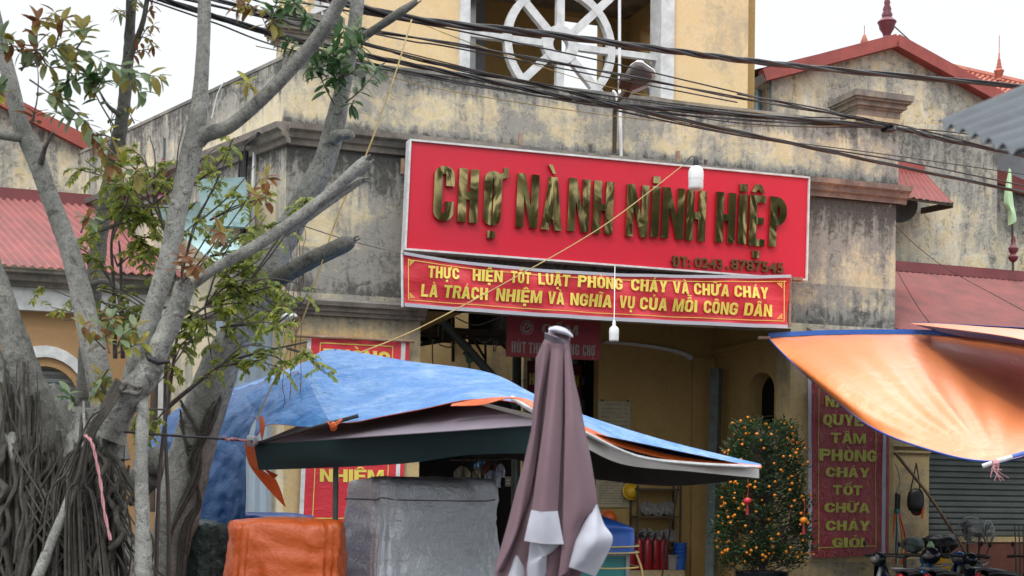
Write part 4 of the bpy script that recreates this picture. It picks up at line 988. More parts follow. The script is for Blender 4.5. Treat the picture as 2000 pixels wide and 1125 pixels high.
smalls('HƯỚNG DẪN', 1034, 1130, 731, 753, HO + .001, .005, 'cloth_yd', HS, 'lettering', .5, .17)
#@@3

# ================================================================== BLUE STALL TARPAULIN OVER A BIG SQUARE PARASOL
st = thing('stall_parasol', 'large square market parasol with bottle green and off white valances, under the blue tarpaulin', 'parasol', P(655, 1100, 12.0).to_2d().to_3d())
La = P(497, 868, 12); Nc = P(1072, 829, 9.7); Rc = P(1482, 914, 12.4); Bc = P(960, 880, 15); Ap = P(780, 748, 12.9)
def tri(a, b, c, n=10, sag=.05):
    g = []
    for i in range(n + 1):
        t = i / n; r = []
        for j in range(n + 1):
            k = j / n; q = a * (1 - t) + (b * (1 - k) + c * k) * t; q = q - ZZ * sag * math.sin(math.pi * t) * math.sin(math.pi * k); r.append(q)
        g.append(r)
    return g
MB().sheet(tri(Ap, La, Nc), .006).build('canopy', M['canopy'], st, 40)
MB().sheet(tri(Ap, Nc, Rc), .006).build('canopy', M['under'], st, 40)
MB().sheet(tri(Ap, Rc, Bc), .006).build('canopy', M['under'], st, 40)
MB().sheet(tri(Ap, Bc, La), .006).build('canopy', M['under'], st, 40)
vg = lofted([pv((497, 868, 12), (600, 862, 11.5), (740, 852, 11), (900, 840, 10.4), (1072, 829, 9.7)),
             pv((501, 893, 12), (600, 893, 11.55), (740, 882, 11.1), (900, 866, 10.5), (1072, 855, 9.75)),
             pv((506, 918, 12), (640, 913, 11.5), (790, 905, 11), (920, 888, 10.5), (1075, 885, 9.8))], 10, 8, .025, 3, 2, (1, 1, .5))
MB().sheet(vg, .006).build('valance', M['val_g'], st, 60)
vw = lofted([pv((1080, 815, 9.7), (1140, 846, 10.1), (1235, 887, 10.8), (1340, 903, 11.5), (1482, 910, 12.4)),
             pv((1080, 842, 9.7), (1140, 873, 10.1), (1222, 908, 10.7), (1350, 921, 11.5), (1482, 934, 12.4))], 10, 5, .02, 3, 5)
MB().sheet(vw, .006).build('valance', M['val_w'], st, 60)
MB().tube([P(1000, 777, 10.2), P(1046, 806, 9.9), P(1140, 852, 10.0)], .018, 8).tube(spl(pv((1137, 842, 10.0), (1240, 890, 10.7), (1350, 905, 11.4), (1482, 912, 12.3)), 5), .014, 6).build('rib', M['white'], st, 50)
bv = lofted([pv((880, 870, 13), (1000, 885, 12.8), (1140, 872, 13), (1240, 895, 13.2), (1482, 912, 12.6)),
             pv((870, 885, 13), (1000, 896, 12.8), (1140, 932, 13), (1310, 949, 13.4), (1482, 932, 12.6))], 8, 5, .03, 2, 9)
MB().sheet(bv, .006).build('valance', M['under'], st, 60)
MB().tube([P(656, 905, 11.9), Vector((P(656, 905, 11.9).x, 11.9, 0))], .024, 10).build('pole', M['gpipe'], st, 50)
MB().tube([La + Vector((0, -.02, 0)), P(560, 850, 11.6), P(648, 826, 11.2), P(700, 812, 11.2)], .016, 6).build('edge_pole', M['black'], st, 50)
MB().ball(P(492, 862, 11.9), .05, 8, j=.5).build('corner_wrap', M['flapw'], st, 60)
MB().box(-.35, .35, -.35, .35, 0, .12, Fr(Vector((P(656, 905, 11.9).x, 11.9, 0)), Vector((1, 0, 0)), Vector((0, 1, 0)))).build('base_block', M['grey'], st)
kn = MB(); kn.ball(P(651, 833, 11.0), .03, 8, (1, 1, 1.3)).tube(spl(pv((640, 822, 11), (645, 830, 10.95), (655, 826, 10.95), (668, 819, 11), (655, 832, 10.95), (648, 838, 11)), 4), .006, 5)
kn.build('tie_knot', M['orange'], st, 60)
bt_ = thing('blue_tarpaulin', 'faded light blue tarpaulin with an orange underside draped over the parasol roof', 'tarpaulin', P(800, 800, 11.5))
main = lofted([
    pv((556, 738, 12.6), (600, 708, 12.9), (650, 683, 13.1), (800, 706, 12.9), (950, 727, 12.5), (1045, 771, 11.9), (1140, 811, 11.7), (1300, 861, 12.1), (1486, 907, 12.6)),
    pv((583, 728, 12.4), (615, 725, 12.4), (660, 722, 12.5), (800, 736, 12.3), (940, 748, 11.9), (1045, 783, 11.3), (1140, 818, 11.2), (1300, 868, 11.9), (1486, 909, 12.55)),
    pv((610, 776, 11.9), (650, 778, 11.9), (700, 773, 12.0), (810, 774, 11.6), (930, 765, 11.2), (1042, 790, 10.5), (1140, 828, 10.7), (1300, 880, 11.6), (1486, 911, 12.5)),
    pv((646, 826, 11.3), (690, 825, 11.2), (740, 815, 11.1), (820, 800, 10.9), (930, 780, 10.5), (1042, 794, 10.0), (1140, 839, 10.2), (1300, 893, 11.3), (1487, 914, 12.4))], 24, 34, .06, 2.3, 1)
main = crumple(main, .09, 1.7, 4)
nr = len(main); nc = len(main[0])
MB().sheet(main, .006, 0, 1).build('sheet', [M['blue'], M['orange']], bt_, 60)
ed = lofted([pv((884, 789, 10.62), (940, 779, 10.42), (1000, 776, 10.1), (1046, 786, 9.9), (1140, 832, 10.1), (1220, 864, 10.7), (1340, 894, 11.5), (1487, 909, 12.35)),
             pv((880, 793, 10.6), (940, 791, 10.36), (1000, 778, 10.03), (1046, 799, 9.82), (1140, 845, 10.02), (1220, 875, 10.6), (1340, 903, 11.4), (1487, 914, 12.3))], 8, 3, .012, 4, 3)
MB().sheet(ed, .005).build('turned_edge', M['orange'], bt_, 60)
flp = lofted([pv((480, 772, 12.75), (530, 750, 12.6), (583, 728, 12.38), (600, 735, 12.3)),
              pv((500, 815, 12.4), (545, 795, 12.1), (590, 770, 12.0), (622, 785, 11.75)),
              pv((497, 848, 12.1), (540, 815, 11.85), (590, 810, 11.6), (640, 818, 11.35)),
              pv((495, 864, 12.0), (522, 830, 11.75), (598, 834, 11.45), (650, 830, 11.25))], 18, 18, .05, 3, 14)
flp = crumple(flp, .07, 2.4, 5)
MB().sheet(flp, .006, 0, 1).build('fold', [M['blue2'], M['orange']], bt_, 60)
MB().sheet(lofted([pv((506, 814, 11.78), (514, 813, 11.74)), pv((508, 840, 11.78), (517, 830, 11.72)), pv((512, 862, 11.8), (514, 850, 11.75))], 4, 5), .005).build('turned_edge', M['orange'], bt_, 60)
MB().tube([P(655, 683, 13.1) , P(656, 700, 12.9)], .01, 5).build('peak_seam', M['blued'], bt_)
of = MB().sheet(lofted([pv((478, 866, 12.15), (506, 870, 12.1)), pv((486, 905, 12.15), (512, 915, 12.1)), pv((515, 945, 12.15), (540, 940, 12.05)), pv((552, 985, 12.1), (558, 990, 12.08))], 5, 8, .02, 3), .005)
of.sheet(lofted([pv((512, 912, 12.1), (530, 922, 12.05)), pv((535, 935, 12.12), (543, 928, 12.05))], 4, 4), .005)
o = of.build('tarpaulin_corner', M['orange'], None, 60); tag(o, 'torn orange tarpaulin corner hanging below the left tip of the parasol', 'tarpaulin'); recenter(o)
hg = lofted([pv((452, 760, 14.0), (500, 742, 13.8), (560, 722, 13.5), (640, 690, 13.5)),
             pv((345, 800, 13.9), (420, 790, 13.6), (490, 774, 13.3), (570, 752, 13.1)),
             pv((300, 855, 13.8), (385, 850, 13.4), (450, 838, 13.1), (500, 815, 12.9)),
             pv((262, 910, 13.7), (375, 925, 13.3), (440, 915, 13.0), (481, 880, 12.8)),
             pv((330, 960, 13.6), (385, 985, 13.2), (435, 990, 13.0), (480, 975, 12.8)),
             pv((345, 985, 13.5), (395, 1022, 13.2), (440, 1044, 13.0), (475, 1057, 12.8))], 24, 16, .06, 2.2, 4)
hg = crumple(hg, .10, 1.5, 9)
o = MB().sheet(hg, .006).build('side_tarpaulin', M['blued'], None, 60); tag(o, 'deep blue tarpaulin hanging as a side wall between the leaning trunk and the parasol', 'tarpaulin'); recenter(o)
hg2 = lofted([pv((440, 766, 13.85), (500, 745, 13.65), (560, 722, 13.4), (650, 684, 13.45)), pv((452, 772, 13.6), (505, 768, 13.3), (555, 745, 13.15), (600, 728, 13.2))], 9, 5, .03, 3, 8)
o = MB().sheet(hg2, .006).build('tarpaulin_fold', M['blue'], None, 60); tag(o, 'narrow faded blue tarpaulin fold on the ridge left of the parasol peak', 'tarpaulin'); recenter(o)

# ---- goods wrapped in tarpaulins
def covered(name, label, cat, m, ctr, wx, wy, h, yaw, bulge=.05, flare=.08, folds=9, amp=.035, seed=0, rnd_=.2, group=None, top=.04, cord=None, sharp=5.5):
    X = Vector((math.cos(yaw), math.sin(yaw), 0)); Y = Vector((-math.sin(yaw), math.cos(yaw), 0)); ctr = Vector(ctr)
    mb = MB(); na = 260; prof = [(.0, h + top), (.35, h + top * .9), (.7, h + top * .5), (.9, h + top * .1), (.97, h - .02), (1.0, h - .07)] + [(1.0 + flare * (k / 44) ** 1.3, h - .07 - (h - .07) * k / 44) for k in range(1, 45)]
    b = len(mb.v)
    for s_, z in prof:
        for k in range(na):
            a = 2 * math.pi * k / na; c_, q = math.cos(a), math.sin(a); ex = 2 / sharp
            x = math.copysign(abs(c_) ** ex, c_) * wx / 2; y = math.copysign(abs(q) ** ex, q) * wy / 2
            dn = max(0, (h - z) / h); f = 1 + (amp * dn + .004) * (1.2 - 2.4 * abs(math.sin(a * folds * .5 + seed + .8 * dn)) ** .55 + .6 * math.sin(a * folds * 2.3 + seed * 2 + 3 * dn) ) + bulge * math.sin(math.pi * dn)
            p = ctr + X * x * s_ * f + Y * y * s_ * f + ZZ * z
            nn = noise.noise(p * 3.3 + Vector((seed, 0, 0))) + .5 * noise.noise(p * 8 + Vector((0, seed, 0)))
            wq = Vector((noise.noise(p * 2.5), noise.noise(p * 2.5 + Vector((9, 0, 0))), 0)) * .35; n2 = abs(noise.noise((p + wq) * 2.3 + Vector((seed * 2, 1, 0)))) + .55 * abs(noise.noise((p + wq) * 5.2 + Vector((3, seed, 0)))) + .35 * abs(noise.noise((p + wq) * 12 + Vector((3, seed, 7)))); mb.v.append(p + (X * c_ + Y * q) * (nn * .025 + (n2 - .35) * .042) + ZZ * ((n2 - .3) * .035 + nn * .02 if z > h - .1 else 0))
    for i in range(len(prof) - 1):
        for k in range(na): mb.f.append([b + i * na + k, b + i * na + (k + 1) % na, b + (i + 1) * na + (k + 1) % na, b + (i + 1) * na + k]); mb.m.append(0)
    mb.f.append([b + (len(prof) - 1) * na + k for k in range(na)]); mb.m.append(0)
    if not cord:
        o = mb.build(name, M[m], None, 70); tag(o, label, cat, group); o.data.transform(Matrix.Translation(-ctr)); o.location = ctr; return o
    t_ = thing(name, label, cat, ctr, group); mb.build('tarpaulin', M[m], t_, 70)
    cb = MB()
    for z in cord:
        pts = []
        for k in range(49):
            a = 2 * math.pi * k / 48; c_, q = math.cos(a), math.sin(a); ex = 2 / sharp
            pts.append(ctr + X * math.copysign(abs(c_) ** ex, c_) * (wx / 2 + .012) + Y * math.copysign(abs(q) ** ex, q) * (wy / 2 + .012) + ZZ * (z + .01 * math.sin(5 * a)))
        cb.tube(pts, .006, 5, cap=False)
    cb.build('cord', M['canopy'], t_); return t_
def gp_(u, d, v=1000): q = P(u, v, d); return Vector((q.x, q.y, 0))
covered('covered_stall', 'tall stall wrapped in crinkled silver grey tarpaulin, behind the parasol pole', 'covered stall', 'silver', gp_(822, 12.7), 1.13, 1.0, 1.86, R_(24), .0, .16, 9, .03, 1.0, sharp=11, cord=(1.70,))
covered('covered_goods', 'low stack of goods under an orange tarpaulin, left of the parasol pole', 'covered goods', 'orange', gp_(563, 11.8), .92, .8, 1.50, R_(8), .04, .06, 11, .07, 4.0)
covered('covered_goods', 'stack under a glossy dark green tarpaulin at the foot of the leaning trunk', 'covered goods', 'dgreen', gp_(392, 12.6), .52, .7, 1.46, R_(-10), .06, .1, 7, .05, 8.0)
covered('covered_goods', 'small bundle under bright blue sheet peeking out behind the orange one', 'covered goods', 'bluep', gp_(520, 13.4), .9, .6, 1.53, R_(8), .03, .05, 7, .02, 3.0)
# teal cabinet with a blue cover, right of the folded umbrella
cb = thing('stall_cabinet', 'teal cabinet tied with string under a blue cover, right of the folded umbrella', 'cabinet', gp_(1165, 11.5))
FB = Fr(gp_(1165, 11.6), Vector((.98, .17, 0)), Vector((-.17, .98, 0)))
MB().box(-.26, .20, -.25, .3, 0, 1.27, FB).build('body', M['tealp'], cb)
fb = MB()
for x in (-.26, .20): fb.bar(FB.p(x, -.26, 0), FB.p(x, -.26, 1.29), .03)
fb.bar(FB.p(-.26, -.26, 1.27), FB.p(.2, -.26, 1.27), .03); fb.build('frame', M['grey'], cb)
MB().sheet(lofted([[FB.p(-.3, -.32, 1.28), FB.p(0, -.34, 1.27), FB.p(.24, -.3, 1.28), FB.p(.26, .33, 1.3)], [FB.p(-.3, -.32, 1.42), FB.p(0, -.32, 1.42), FB.p(.24, -.3, 1.44), FB.p(.26, .33, 1.46)], [FB.p(-.3, -.28, 1.56), FB.p(0, -.29, 1.53), FB.p(.22, -.27, 1.49), FB.p(.23, .3, 1.5)], [FB.p(-.3, .1, 1.64), FB.p(0, .1, 1.6), FB.p(.15, .1, 1.54), FB.p(.2, .25, 1.52)]], 6, 6, .02, 5), .006).build('cover', M['bluep'], cb, 60)
sg = MB()
for z in (.98, 1.18, 1.3, 1.35): sg.tube(spl([FB.p(-.3, -.36, z), FB.p(0, -.36, z - .02), FB.p(.27, -.33, z - .01), FB.p(.3, .3, z)], 4), .007, 5)
sg.tube(spl([FB.p(.24, -.34, 1.3), FB.p(.3, -.36, 1.1), FB.p(.24, -.36, .9), FB.p(.27, -.36, .7)], 5), .008, 5).build('string', M['gold'], cb, 60)

# ================================================================== FOLDED UMBRELLA
ub = thing('folded_umbrella', 'folded mauve market umbrella with pale lining at its hem, standing in the foreground', 'umbrella', gp_(1085, 8))
UD = 8.0
rings = [(646, 1076, 1114), (655, 1068, 1116), (668, 1060, 1113), (700, 1046, 1113), (730, 1045, 1119), (780, 1043, 1131), (840, 1037, 1143), (900, 1023, 1154), (960, 1007, 1163), (1000, 996, 1165), (1040, 986, 1160), (1080, 976, 1150), (1118, 963, 1135), (1150, 958, 1120)]
na = 96; mb = MB()
for i, (v, ul, ur) in enumerate(rings):
    c_ = P((ul + ur) / 2, v, UD); hw = (ur - ul) / 2 / FPX * UD; dn = min(1, i / 8)
    for k in range(na):
        a = 2 * math.pi * k / na; fo = 1 + (.10 + .26 * dn) * (abs(math.sin(a * 2.5 + .35 * i * .25 + .6)) - .75)
        rr_ = hw * (1.05 if 1 else 1) * fo; x = math.cos(a); y = math.sin(a)
        mb.v.append(c_ + Vector((x * hw * (1 + .25 * (fo - 1)), y * rr_ * .85, 0)) + Vector((0, 0, .012 * noise.noise(Vector((a * 2, i * .7, 0))))))
for i in range(len(rings) - 1):
    for k in range(na): mb.f.append([i * na + k, i * na + (k + 1) % na, (i + 1) * na + (k + 1) % na, (i + 1) * na + k]); mb.m.append(0)
mb.f.append(list(range(na))); mb.m.append(0)
mb.build('canopy', M['mauve'], ub, 70)
pl = MB()
for (a, b, c_, d_, yy) in (((1100, 700), (1105, 860), (1085, 700), (1062, 1000), .05), ):
    pass
# loose gore panels hanging in front
def gore(rows, m, nm='panel', amp=.012, seed=0, nu=8, nv=10):
    MB().sheet(lofted([pv(*[(u, v, UD - y) for u, v, y in r]) for r in rows], nu, nv, amp, 5, seed, (1, 1, .35)), .004).build(nm, M[m], ub, 60)
gore([[(1078, 672, .11), (1090, 672, .13), (1100, 672, .11)], [(1066, 800, .20), (1080, 800, .26), (1098, 800, .19)], [(1052, 900, .27), (1070, 900, .33), (1094, 900, .25)], [(1039, 996, .30), (1062, 998, .36), (1089, 998, .29)]], 'mauve', seed=1)
gore([[(1038, 996, .305), (1062, 999, .355), (1089, 998, .295)], [(1030, 1030, .31), (1062, 1033, .36), (1095, 1033, .30)], [(1024, 1056, .30), (1060, 1062, .35), (1101, 1063, .30)]], 'flapw', 'lining', .02, 2)
gore([[(1102, 672, .09), (1108, 672, .09), (1112, 680, .05)], [(1104, 800, .20), (1120, 800, .20), (1133, 810, .06)], [(1102, 900, .26), (1130, 900, .24), (1153, 900, .10)], [(1100, 985, .28), (1135, 990, .27), (1165, 985, .12)], [(1098, 1060, .28), (1120, 1040, .27), (1142, 1018, .18)], [(1090, 1128, .28), (1105, 1118, .27), (1118, 1105, .2)]], 'mauve', seed=3)
gore([[(1166, 985, .13), (1168, 990, .1), (1169, 995, .02)], [(1143, 1018, .20), (1165, 1025, .22), (1180, 1025, .08)], [(1125, 1055, .24), (1160, 1060, .28), (1196, 1050, .1)], [(1108, 1085, .25), (1140, 1095, .26), (1186, 1082, .1)], [(1098, 1104, .25), (1125, 1112, .25), (1162, 1126, .12)]], 'flapw', 'lining', .02, 4)
gore([[(1060, 672, .08), (1066, 672, .1), (1075, 672, .09)], [(1043, 780, .1), (1050, 780, .17), (1058, 780, .14)], [(1035, 860, .12), (1040, 860, .2), (1050, 870, .18)], [(1008, 960, .14), (1020, 965, .22), (1036, 960, .2)], [(990, 1030, .14), (1004, 1045, .24), (1014, 1035, .2)], [(966, 1112, .12), (972, 1115, .2), (984, 1110, .16)]], 'mauve', seed=6)
gore([[(1010, 1030, .1), (1025, 1020, .12), (1034, 1018, .1)], [(992, 1075, .1), (1010, 1085, .18), (1032, 1090, .12)], [(980, 1125, .1), (1000, 1150, .2), (1030, 1150, .14)]], 'flapw', 'lining', .02, 7)
gore([[(1036, 1058, .26), (1050, 1062, .32), (1092, 1064, .26)], [(1032, 1090, .22), (1060, 1085, .3), (1078, 1078, .26)], [(1030, 1112, .2), (1050, 1098, .3), (1068, 1084, .28)], [(1032, 1150, .2), (1050, 1150, .24), (1066, 1150, .2)]], 'flapw', 'lining', .03, 8)
# top cap wrapped in cloth and the pole
cp = MB(); c_ = P(1089, 652, UD)
cp.sheet(lofted([pv((1073, 641, UD - .05), (1085, 638, UD - .06), (1098, 640, UD - .05), (1108, 645, UD - .02)), pv((1072, 646, UD - .09), (1085, 643, UD - .11), (1104, 648, UD - .09), (1118, 656, UD - .04)), pv((1080, 648, UD - .07), (1092, 650, UD - .10), (1106, 654, UD - .08), (1117, 659, UD - .05))], 6, 6, .01, 12), .008)
cp.sheet(lofted([pv((1072, 648, UD + .03), (1095, 645, UD + .05), (1110, 649, UD + .03)), pv((1070, 654, UD), (1095, 652, UD - .02), (1114, 656, UD))], 5, 4, .006, 9), .006)
cp.build('tied_cap', M['flapw'], ub, 60)
MB().sheet(lofted([pv((1064, 650, UD - .14), (1085, 657, UD - .17), (1103, 664, UD - .13)), pv((1064, 662, UD - .12), (1088, 670, UD - .15), (1110, 670, UD - .11))], 5, 4, .012, 9), .006).build('cap_band', M['canopy'], ub, 60)
MB().tube([P(1090, 644, UD), P(1090, 1100, UD), gp_(1090, UD)], .022, 10).build('pole', M['white'], ub, 50)
MB().lathe(gp_(1090, UD), [(.3, 0), (.3, .06), (.06, .08), (.05, .3)], 20).build('base', M['grey'], ub, 50)

# ================================================================== ORANGE AWNINGS ON THE RIGHT
aw = thing('awning', 'broad orange tarpaulin awning with a blue hem, in front of the shop row', 'awning', P(1800, 800, 19))
ag = lofted([pv((1500, 660, 22.6), (1600, 655, 22.6), (1720, 653, 22.8), (1850, 656, 23), (2120, 676, 23.6), (2600, 720, 24)),  # last column extended out of view to shade the shop shutter
             pv((1520, 681, 21.9), (1612, 702, 21), (1745, 712, 20.6), (1885, 722, 21.0), (2120, 765, 21.2), (2600, 800, 22)),
             pv((1552, 712, 21.2), (1640, 760, 19.6), (1775, 792, 18.7), (1905, 808, 18.0), (2120, 828, 18.3), (2600, 850, 18.6)),
             pv((1592, 748, 20.6), (1692, 828, 18.6), (1806, 876, 16.9), (1945, 901, 15.6), (2120, 862, 15.6), (2600, 800, 15.6))], 16, 16, .012, 2.0, 2)
ag = crumple(ag, .035, 1.1, 3)
for i, r in enumerate(ag):                           # tension folds fanning out of the tied corner
    for j, p in enumerate(r):
        u_ = (p.x, p.z); dx = p.x - ag[-1][48].x; dz = p.z - ag[-1][48].z; dd_ = math.hypot(dx, dz); th2 = math.atan2(dz, dx)
        ef = math.sin(math.pi * i / (len(ag) - 1)) ** .6; r[j] = p + ZZ * ef * (.03 * math.exp(-dd_ * .5) * math.sin(th2 * 22)) + ZZ * (.022 * ef * math.sin(p.x * 9 + p.z * 6) * math.exp(-i * .12))
MB().sheet(ag, .006, 0, 1).build('sheet', [M['awn'], M['bluep']], aw, 60)
MB().sheet([[p + ZZ * .075 - Vector((0, .02, 0)) for p in ag[0]], [p + ZZ * .0 - Vector((0, .03, 0)) for p in ag[0]]], .02).build('blue_hem', M['bluep'], aw, 60)
MB().tube(ag[-1][:49], .012, 5).tube([ag[k][0] for k in range(len(ag))], .012, 5).build('blue_hem', M['bluep'], aw, 60)
MB().tube([ag[-1][48] + Vector((0, -.03, -.01)), P(2120, 853, 15.5)], .035, 8).build('blue_hem', M['bluep'], aw, 60)
MB().tube([P(1919, 911, 15.5), P(1955, 899, 15.45), P(1975, 893, 15.5)], .028, 10).build('pole', M['white'], aw, 50)
MB().tube([P(1480, 660, 22.5), P(1503, 660, 22.55)], .03, 8).build('pole', M['rust'], aw, 50)
tk = MB()
for k in range(9):
    a = P(1942 + k % 4 * 3, 905, 15.42); tk.tube(spl([a, a + Vector((rnd.uniform(-.04, .04), 0, -.06)), a + Vector((rnd.uniform(-.06, .14), 0, rnd.uniform(-.2, -.06)))], 4), .004, 4)
tk.lathe(P(1944, 905, 15.45), [(.04, -.03), (.045, 0), (.04, .03)], 8, axis=Vector((1, 0, .2))).build('string_tie', M['pink'], aw)
MB().tube([P(2120, 860, 15.5), gp_(2120, 15.5)], .03, 8).build('post', M['grey'], aw)
a2_ = thing('awning', 'narrow second orange tarpaulin with dark blue underside, above the broad awning', 'awning', P(1900, 650, 22))
MB().sheet(lofted([pv((1778, 631, 22.6), (1850, 633, 22.6), (1960, 641, 22.6), (2120, 648, 22.6), (2600, 640, 22.6)), pv((1790, 634, 22.4), (1880, 645, 20), (1960, 656, 18.6), (2120, 682, 17.2), (2600, 720, 16.5))], 10, 6, .015, 2, 3), .006).build('sheet', M['awn'], a2_, 60)  # pulled nearer and run on out of view to deepen the shade below
MB().sheet(lofted([pv((1790, 635, 22.44), (1880, 646, 20.06), (1960, 657, 18.66), (2120, 683, 17.26)), pv((1815, 642, 22.8), (1870, 655, 22.0), (1960, 668, 21.6), (2120, 690, 21.2))], 10, 4), .006).build('underside', M['bluep'], a2_, 60)
MB().sheet(lofted([pv((1778, 630, 22.7), (1850, 632, 22.7), (2120, 646, 22.7)), pv((1800, 637, 23.0), (1870, 655, 23.1), (2120, 692, 23.2))], 10, 4), .006).build('underside', M['bluep'], a2_, 60)
# near tin roof at the right edge, a few steps from the camera
nrf = thing('near_tin_roof', 'blurred grey corrugated tin roof corner close to the camera at the right edge', 'roof', P(1950, 250, 4))
g = []
for i in range(3):
    r = []
    for j in range(41):
        b = j / 40; a0_ = P(1832, 240, 4.4); a1_ = P(1990, 300, 3.6); b0_ = P(2140, 110, 4.6); b1_ = P(2260, 240, 3.7)
        q = (a0_ * (1 - b) + a1_ * b) * (1 - i / 2) + (b0_ * (1 - b) + b1_ * b) * (i / 2); r.append(q + ZZ * .012 * math.sin(j * math.pi / 3.2))
    g.append(r)
MB().sheet(g, .003).build('tin_sheet', M['nearroof'], nrf, 60)
MB().tube([P(1985, 268, 3.9), P(2200, 262, 3.9)], .014, 8).build('bearer', M['black'], nrf)
MB().tube([P(2150, 262, 3.9), gp_(2150, 3.9)], .03, 8).build('post', M['steel'], nrf)
#@@4

# ================================================================== TREES
def limb(mb, pts, n=18, sub=7, bump=.09, seed=0, extra=None, mi=0):
    """pts: (u, v, depth, width px)"""
    q = [Vector((*P(u, v, d), w * .5 * d / FPX)) for u, v, d, w in pts]
    V4 = []
    m = len(q)
    for i in range(m - 1):
        a = q[max(i - 1, 0)]; b = q[i]; c = q[i + 1]; e = q[min(i + 2, m - 1)]
        for k in range(sub):
            t = k / sub; V4.append(0.5 * ((2 * b) + (c - a) * t + (2 * a - 5 * b + 4 * c - e) * t * t + (3 * b - a - 3 * c + e) * t ** 3))
    V4.append(q[-1]); P3 = [Vector(x[:3]) for x in V4]; R3 = [max(x[3], .003) for x in V4]
    if extra: P3, R3 = extra(P3, R3)
    mb.tube(P3, R3, n, mi, True, bump, seed); return P3, R3
def toground(u, v, d, w_, n=2):
    """extra control points that carry a trunk down to the ground"""
    q = P(u, v, d); k = 1000 + EYE / d * FPX + 15
    return [(u, v + (k - v) * .5, d, w_ * 1.05), (u, k, d, w_ * 1.2)]
def knots(mb, P3, R3, n, seed):
    rr = random.Random(seed)
    for _ in range(n):
        i = rr.randrange(2, len(P3) - 2); t = (P3[i + 1] - P3[i]).normalized(); a = rr.uniform(-1.2, 1.2)
        sd_ = Vector((math.sin(a), -math.cos(a), 0)); sd_ = (sd_ - t * sd_.dot(t)).normalized(); c = P3[i] + sd_ * R3[i] * .9
        r_ = R3[i] * rr.uniform(.2, .42)
        mb.tube([c - sd_ * r_ * .8, c + sd_ * r_ * .15, c + sd_ * r_ * .45], [r_ * 1.25, r_ * .95, r_ * .55], 9, 0, True, .15, seed)
# --- A: the big pale fig
fa = thing('fig_tree', 'huge pale barked fig tree wrapped in hanging aerial roots at the left edge', 'tree', gp_(130, 10.6))
tm = MB()
base = [(40, 1200, 10.7, 210), (30, 1000, 10.7, 170), (25, 850, 10.7, 130), (15, 740, 10.7, 95)]
limb(tm, [(40, 1430, 10.7, 260)] + base, 24, 8, .14, 3)
limb(tm, [(210, 1430, 10.6, 230), (190, 1200, 10.6, 170), (175, 1000, 10.6, 140), (180, 880, 10.6, 105), (190, 800, 10.6, 75)], 24, 8, .14, 5)
limb(tm, [(110, 1430, 10.9, 240), (110, 1150, 10.9, 150), (105, 950, 10.9, 130), (90, 820, 10.85, 105), (70, 760, 10.8, 75)], 24, 8, .12, 9)
limb(tm, [(50, 900, 10.7, 120), (60, 800, 10.7, 100), (48, 740, 10.65, 74), (25, 650, 10.6, 52), (0, 570, 10.6, 46), (-30, 480, 10.6, 44), (-60, 300, 10.6, 40)], 18, 7, .07, 11)
limb(tm, [(10, 830, 10.7, 80), (5, 760, 10.6, 60), (-25, 690, 10.6, 50), (-70, 600, 10.6, 45)], 18, 7, .07, 12)
tm.build('trunk', M['bark'], fa, 60)
def branch(pts, mt='bark', nm='branch', par=fa, kn=3, seed=1, bump=.06, n=18, cutend=False, sub=7):
    mb = MB(); P3, R3 = limb(mb, pts, n, sub, bump, seed); knots(mb, P3, R3, kn, seed)
    if cutend: 
        e = P3[-1]; t = (P3[-1] - P3[-2]).normalized(); 
        for k in range(7): a = k * .9; o_ = t.orthogonal().normalized(); y = t.cross(o_); c = e + (o_ * math.cos(a) + y * math.sin(a)) * R3[-1] * .6; mb.tube([c - t * .03, c + t * (.01 + .02 * (k % 3))], [R3[-1] * .4, R3[-1] * .2], 6)
    return mb.build(nm, M[mt], par, 60)
branch([(215, 900, 10.55, 80), (205, 800, 10.55, 56), (175, 650, 10.5, 46), (142, 507, 10.5, 40), (103, 400, 10.5, 36), (70, 310, 10.5, 37), (40, 240, 10.5, 33), (18, 150, 10.5, 30), (-5, 60, 10.5, 28), (-30, -60, 10.5, 25)], seed=2, kn=5)
branch([(50, 268, 10.5, 22), (20, 268, 10.4, 15), (-20, 262, 10.3, 12)], seed=22, kn=1)
branch([(80, 318, 10.45, 14), (88, 290, 10.35, 8), (104, 258, 10.3, 7)], 'barkd', seed=23, kn=0)
branch([(215, 860, 10.35, 60), (250, 770, 10.35, 42), (268, 700, 10.3, 38), (300, 600, 10.3, 36), (330, 500, 10.3, 38), (350, 400, 10.3, 37), (368, 320, 10.3, 40), (385, 240, 10.3, 37), (393, 160, 10.3, 29), (398, 60, 10.3, 26), (400, -60, 10.3, 25)], seed=4, kn=7)
branch([(386, 275, 10.3, 34), (402, 262, 10.28, 32), (450, 245, 10.2, 27), (520, 185, 10.1, 26), (590, 110, 10, 27), (640, 45, 9.9, 27), (690, -50, 9.8, 26)], seed=6, kn=4)
branch([(205, 838, 10.1, 66), (245, 780, 10.05, 62), (285, 735, 10, 52), (318, 665, 10, 42), (345, 605, 10, 40), (362, 556, 10, 40)], seed=8, kn=6, bump=.12, cutend=True)
branch([(378, 556, 10.1, 18), (392, 545, 10.1, 20), (430, 518, 10.1, 20), (500, 480, 10.1, 24), (560, 440, 10.15, 22), (640, 380, 10.2, 21), (700, 328, 10.2, 25), (716, 315, 10.2, 24)], seed=10, kn=4, cutend=True)
branch([(556, 456, 10.2, 16), (600, 425, 10.22, 17), (650, 390, 10.25, 15), (700, 356, 10.3, 13), (710, 352, 10.3, 11)], seed=13, kn=2, cutend=True)
branch([(277, 750, 10.15, 24), (278, 800, 10.0, 24), (276, 900, 10.0, 25), (278, 1000, 10.0, 28), (280, 1125, 10.0, 33), (282, 1445, 10.0, 44)], seed=15, kn=2, nm='prop_root', bump=.1)
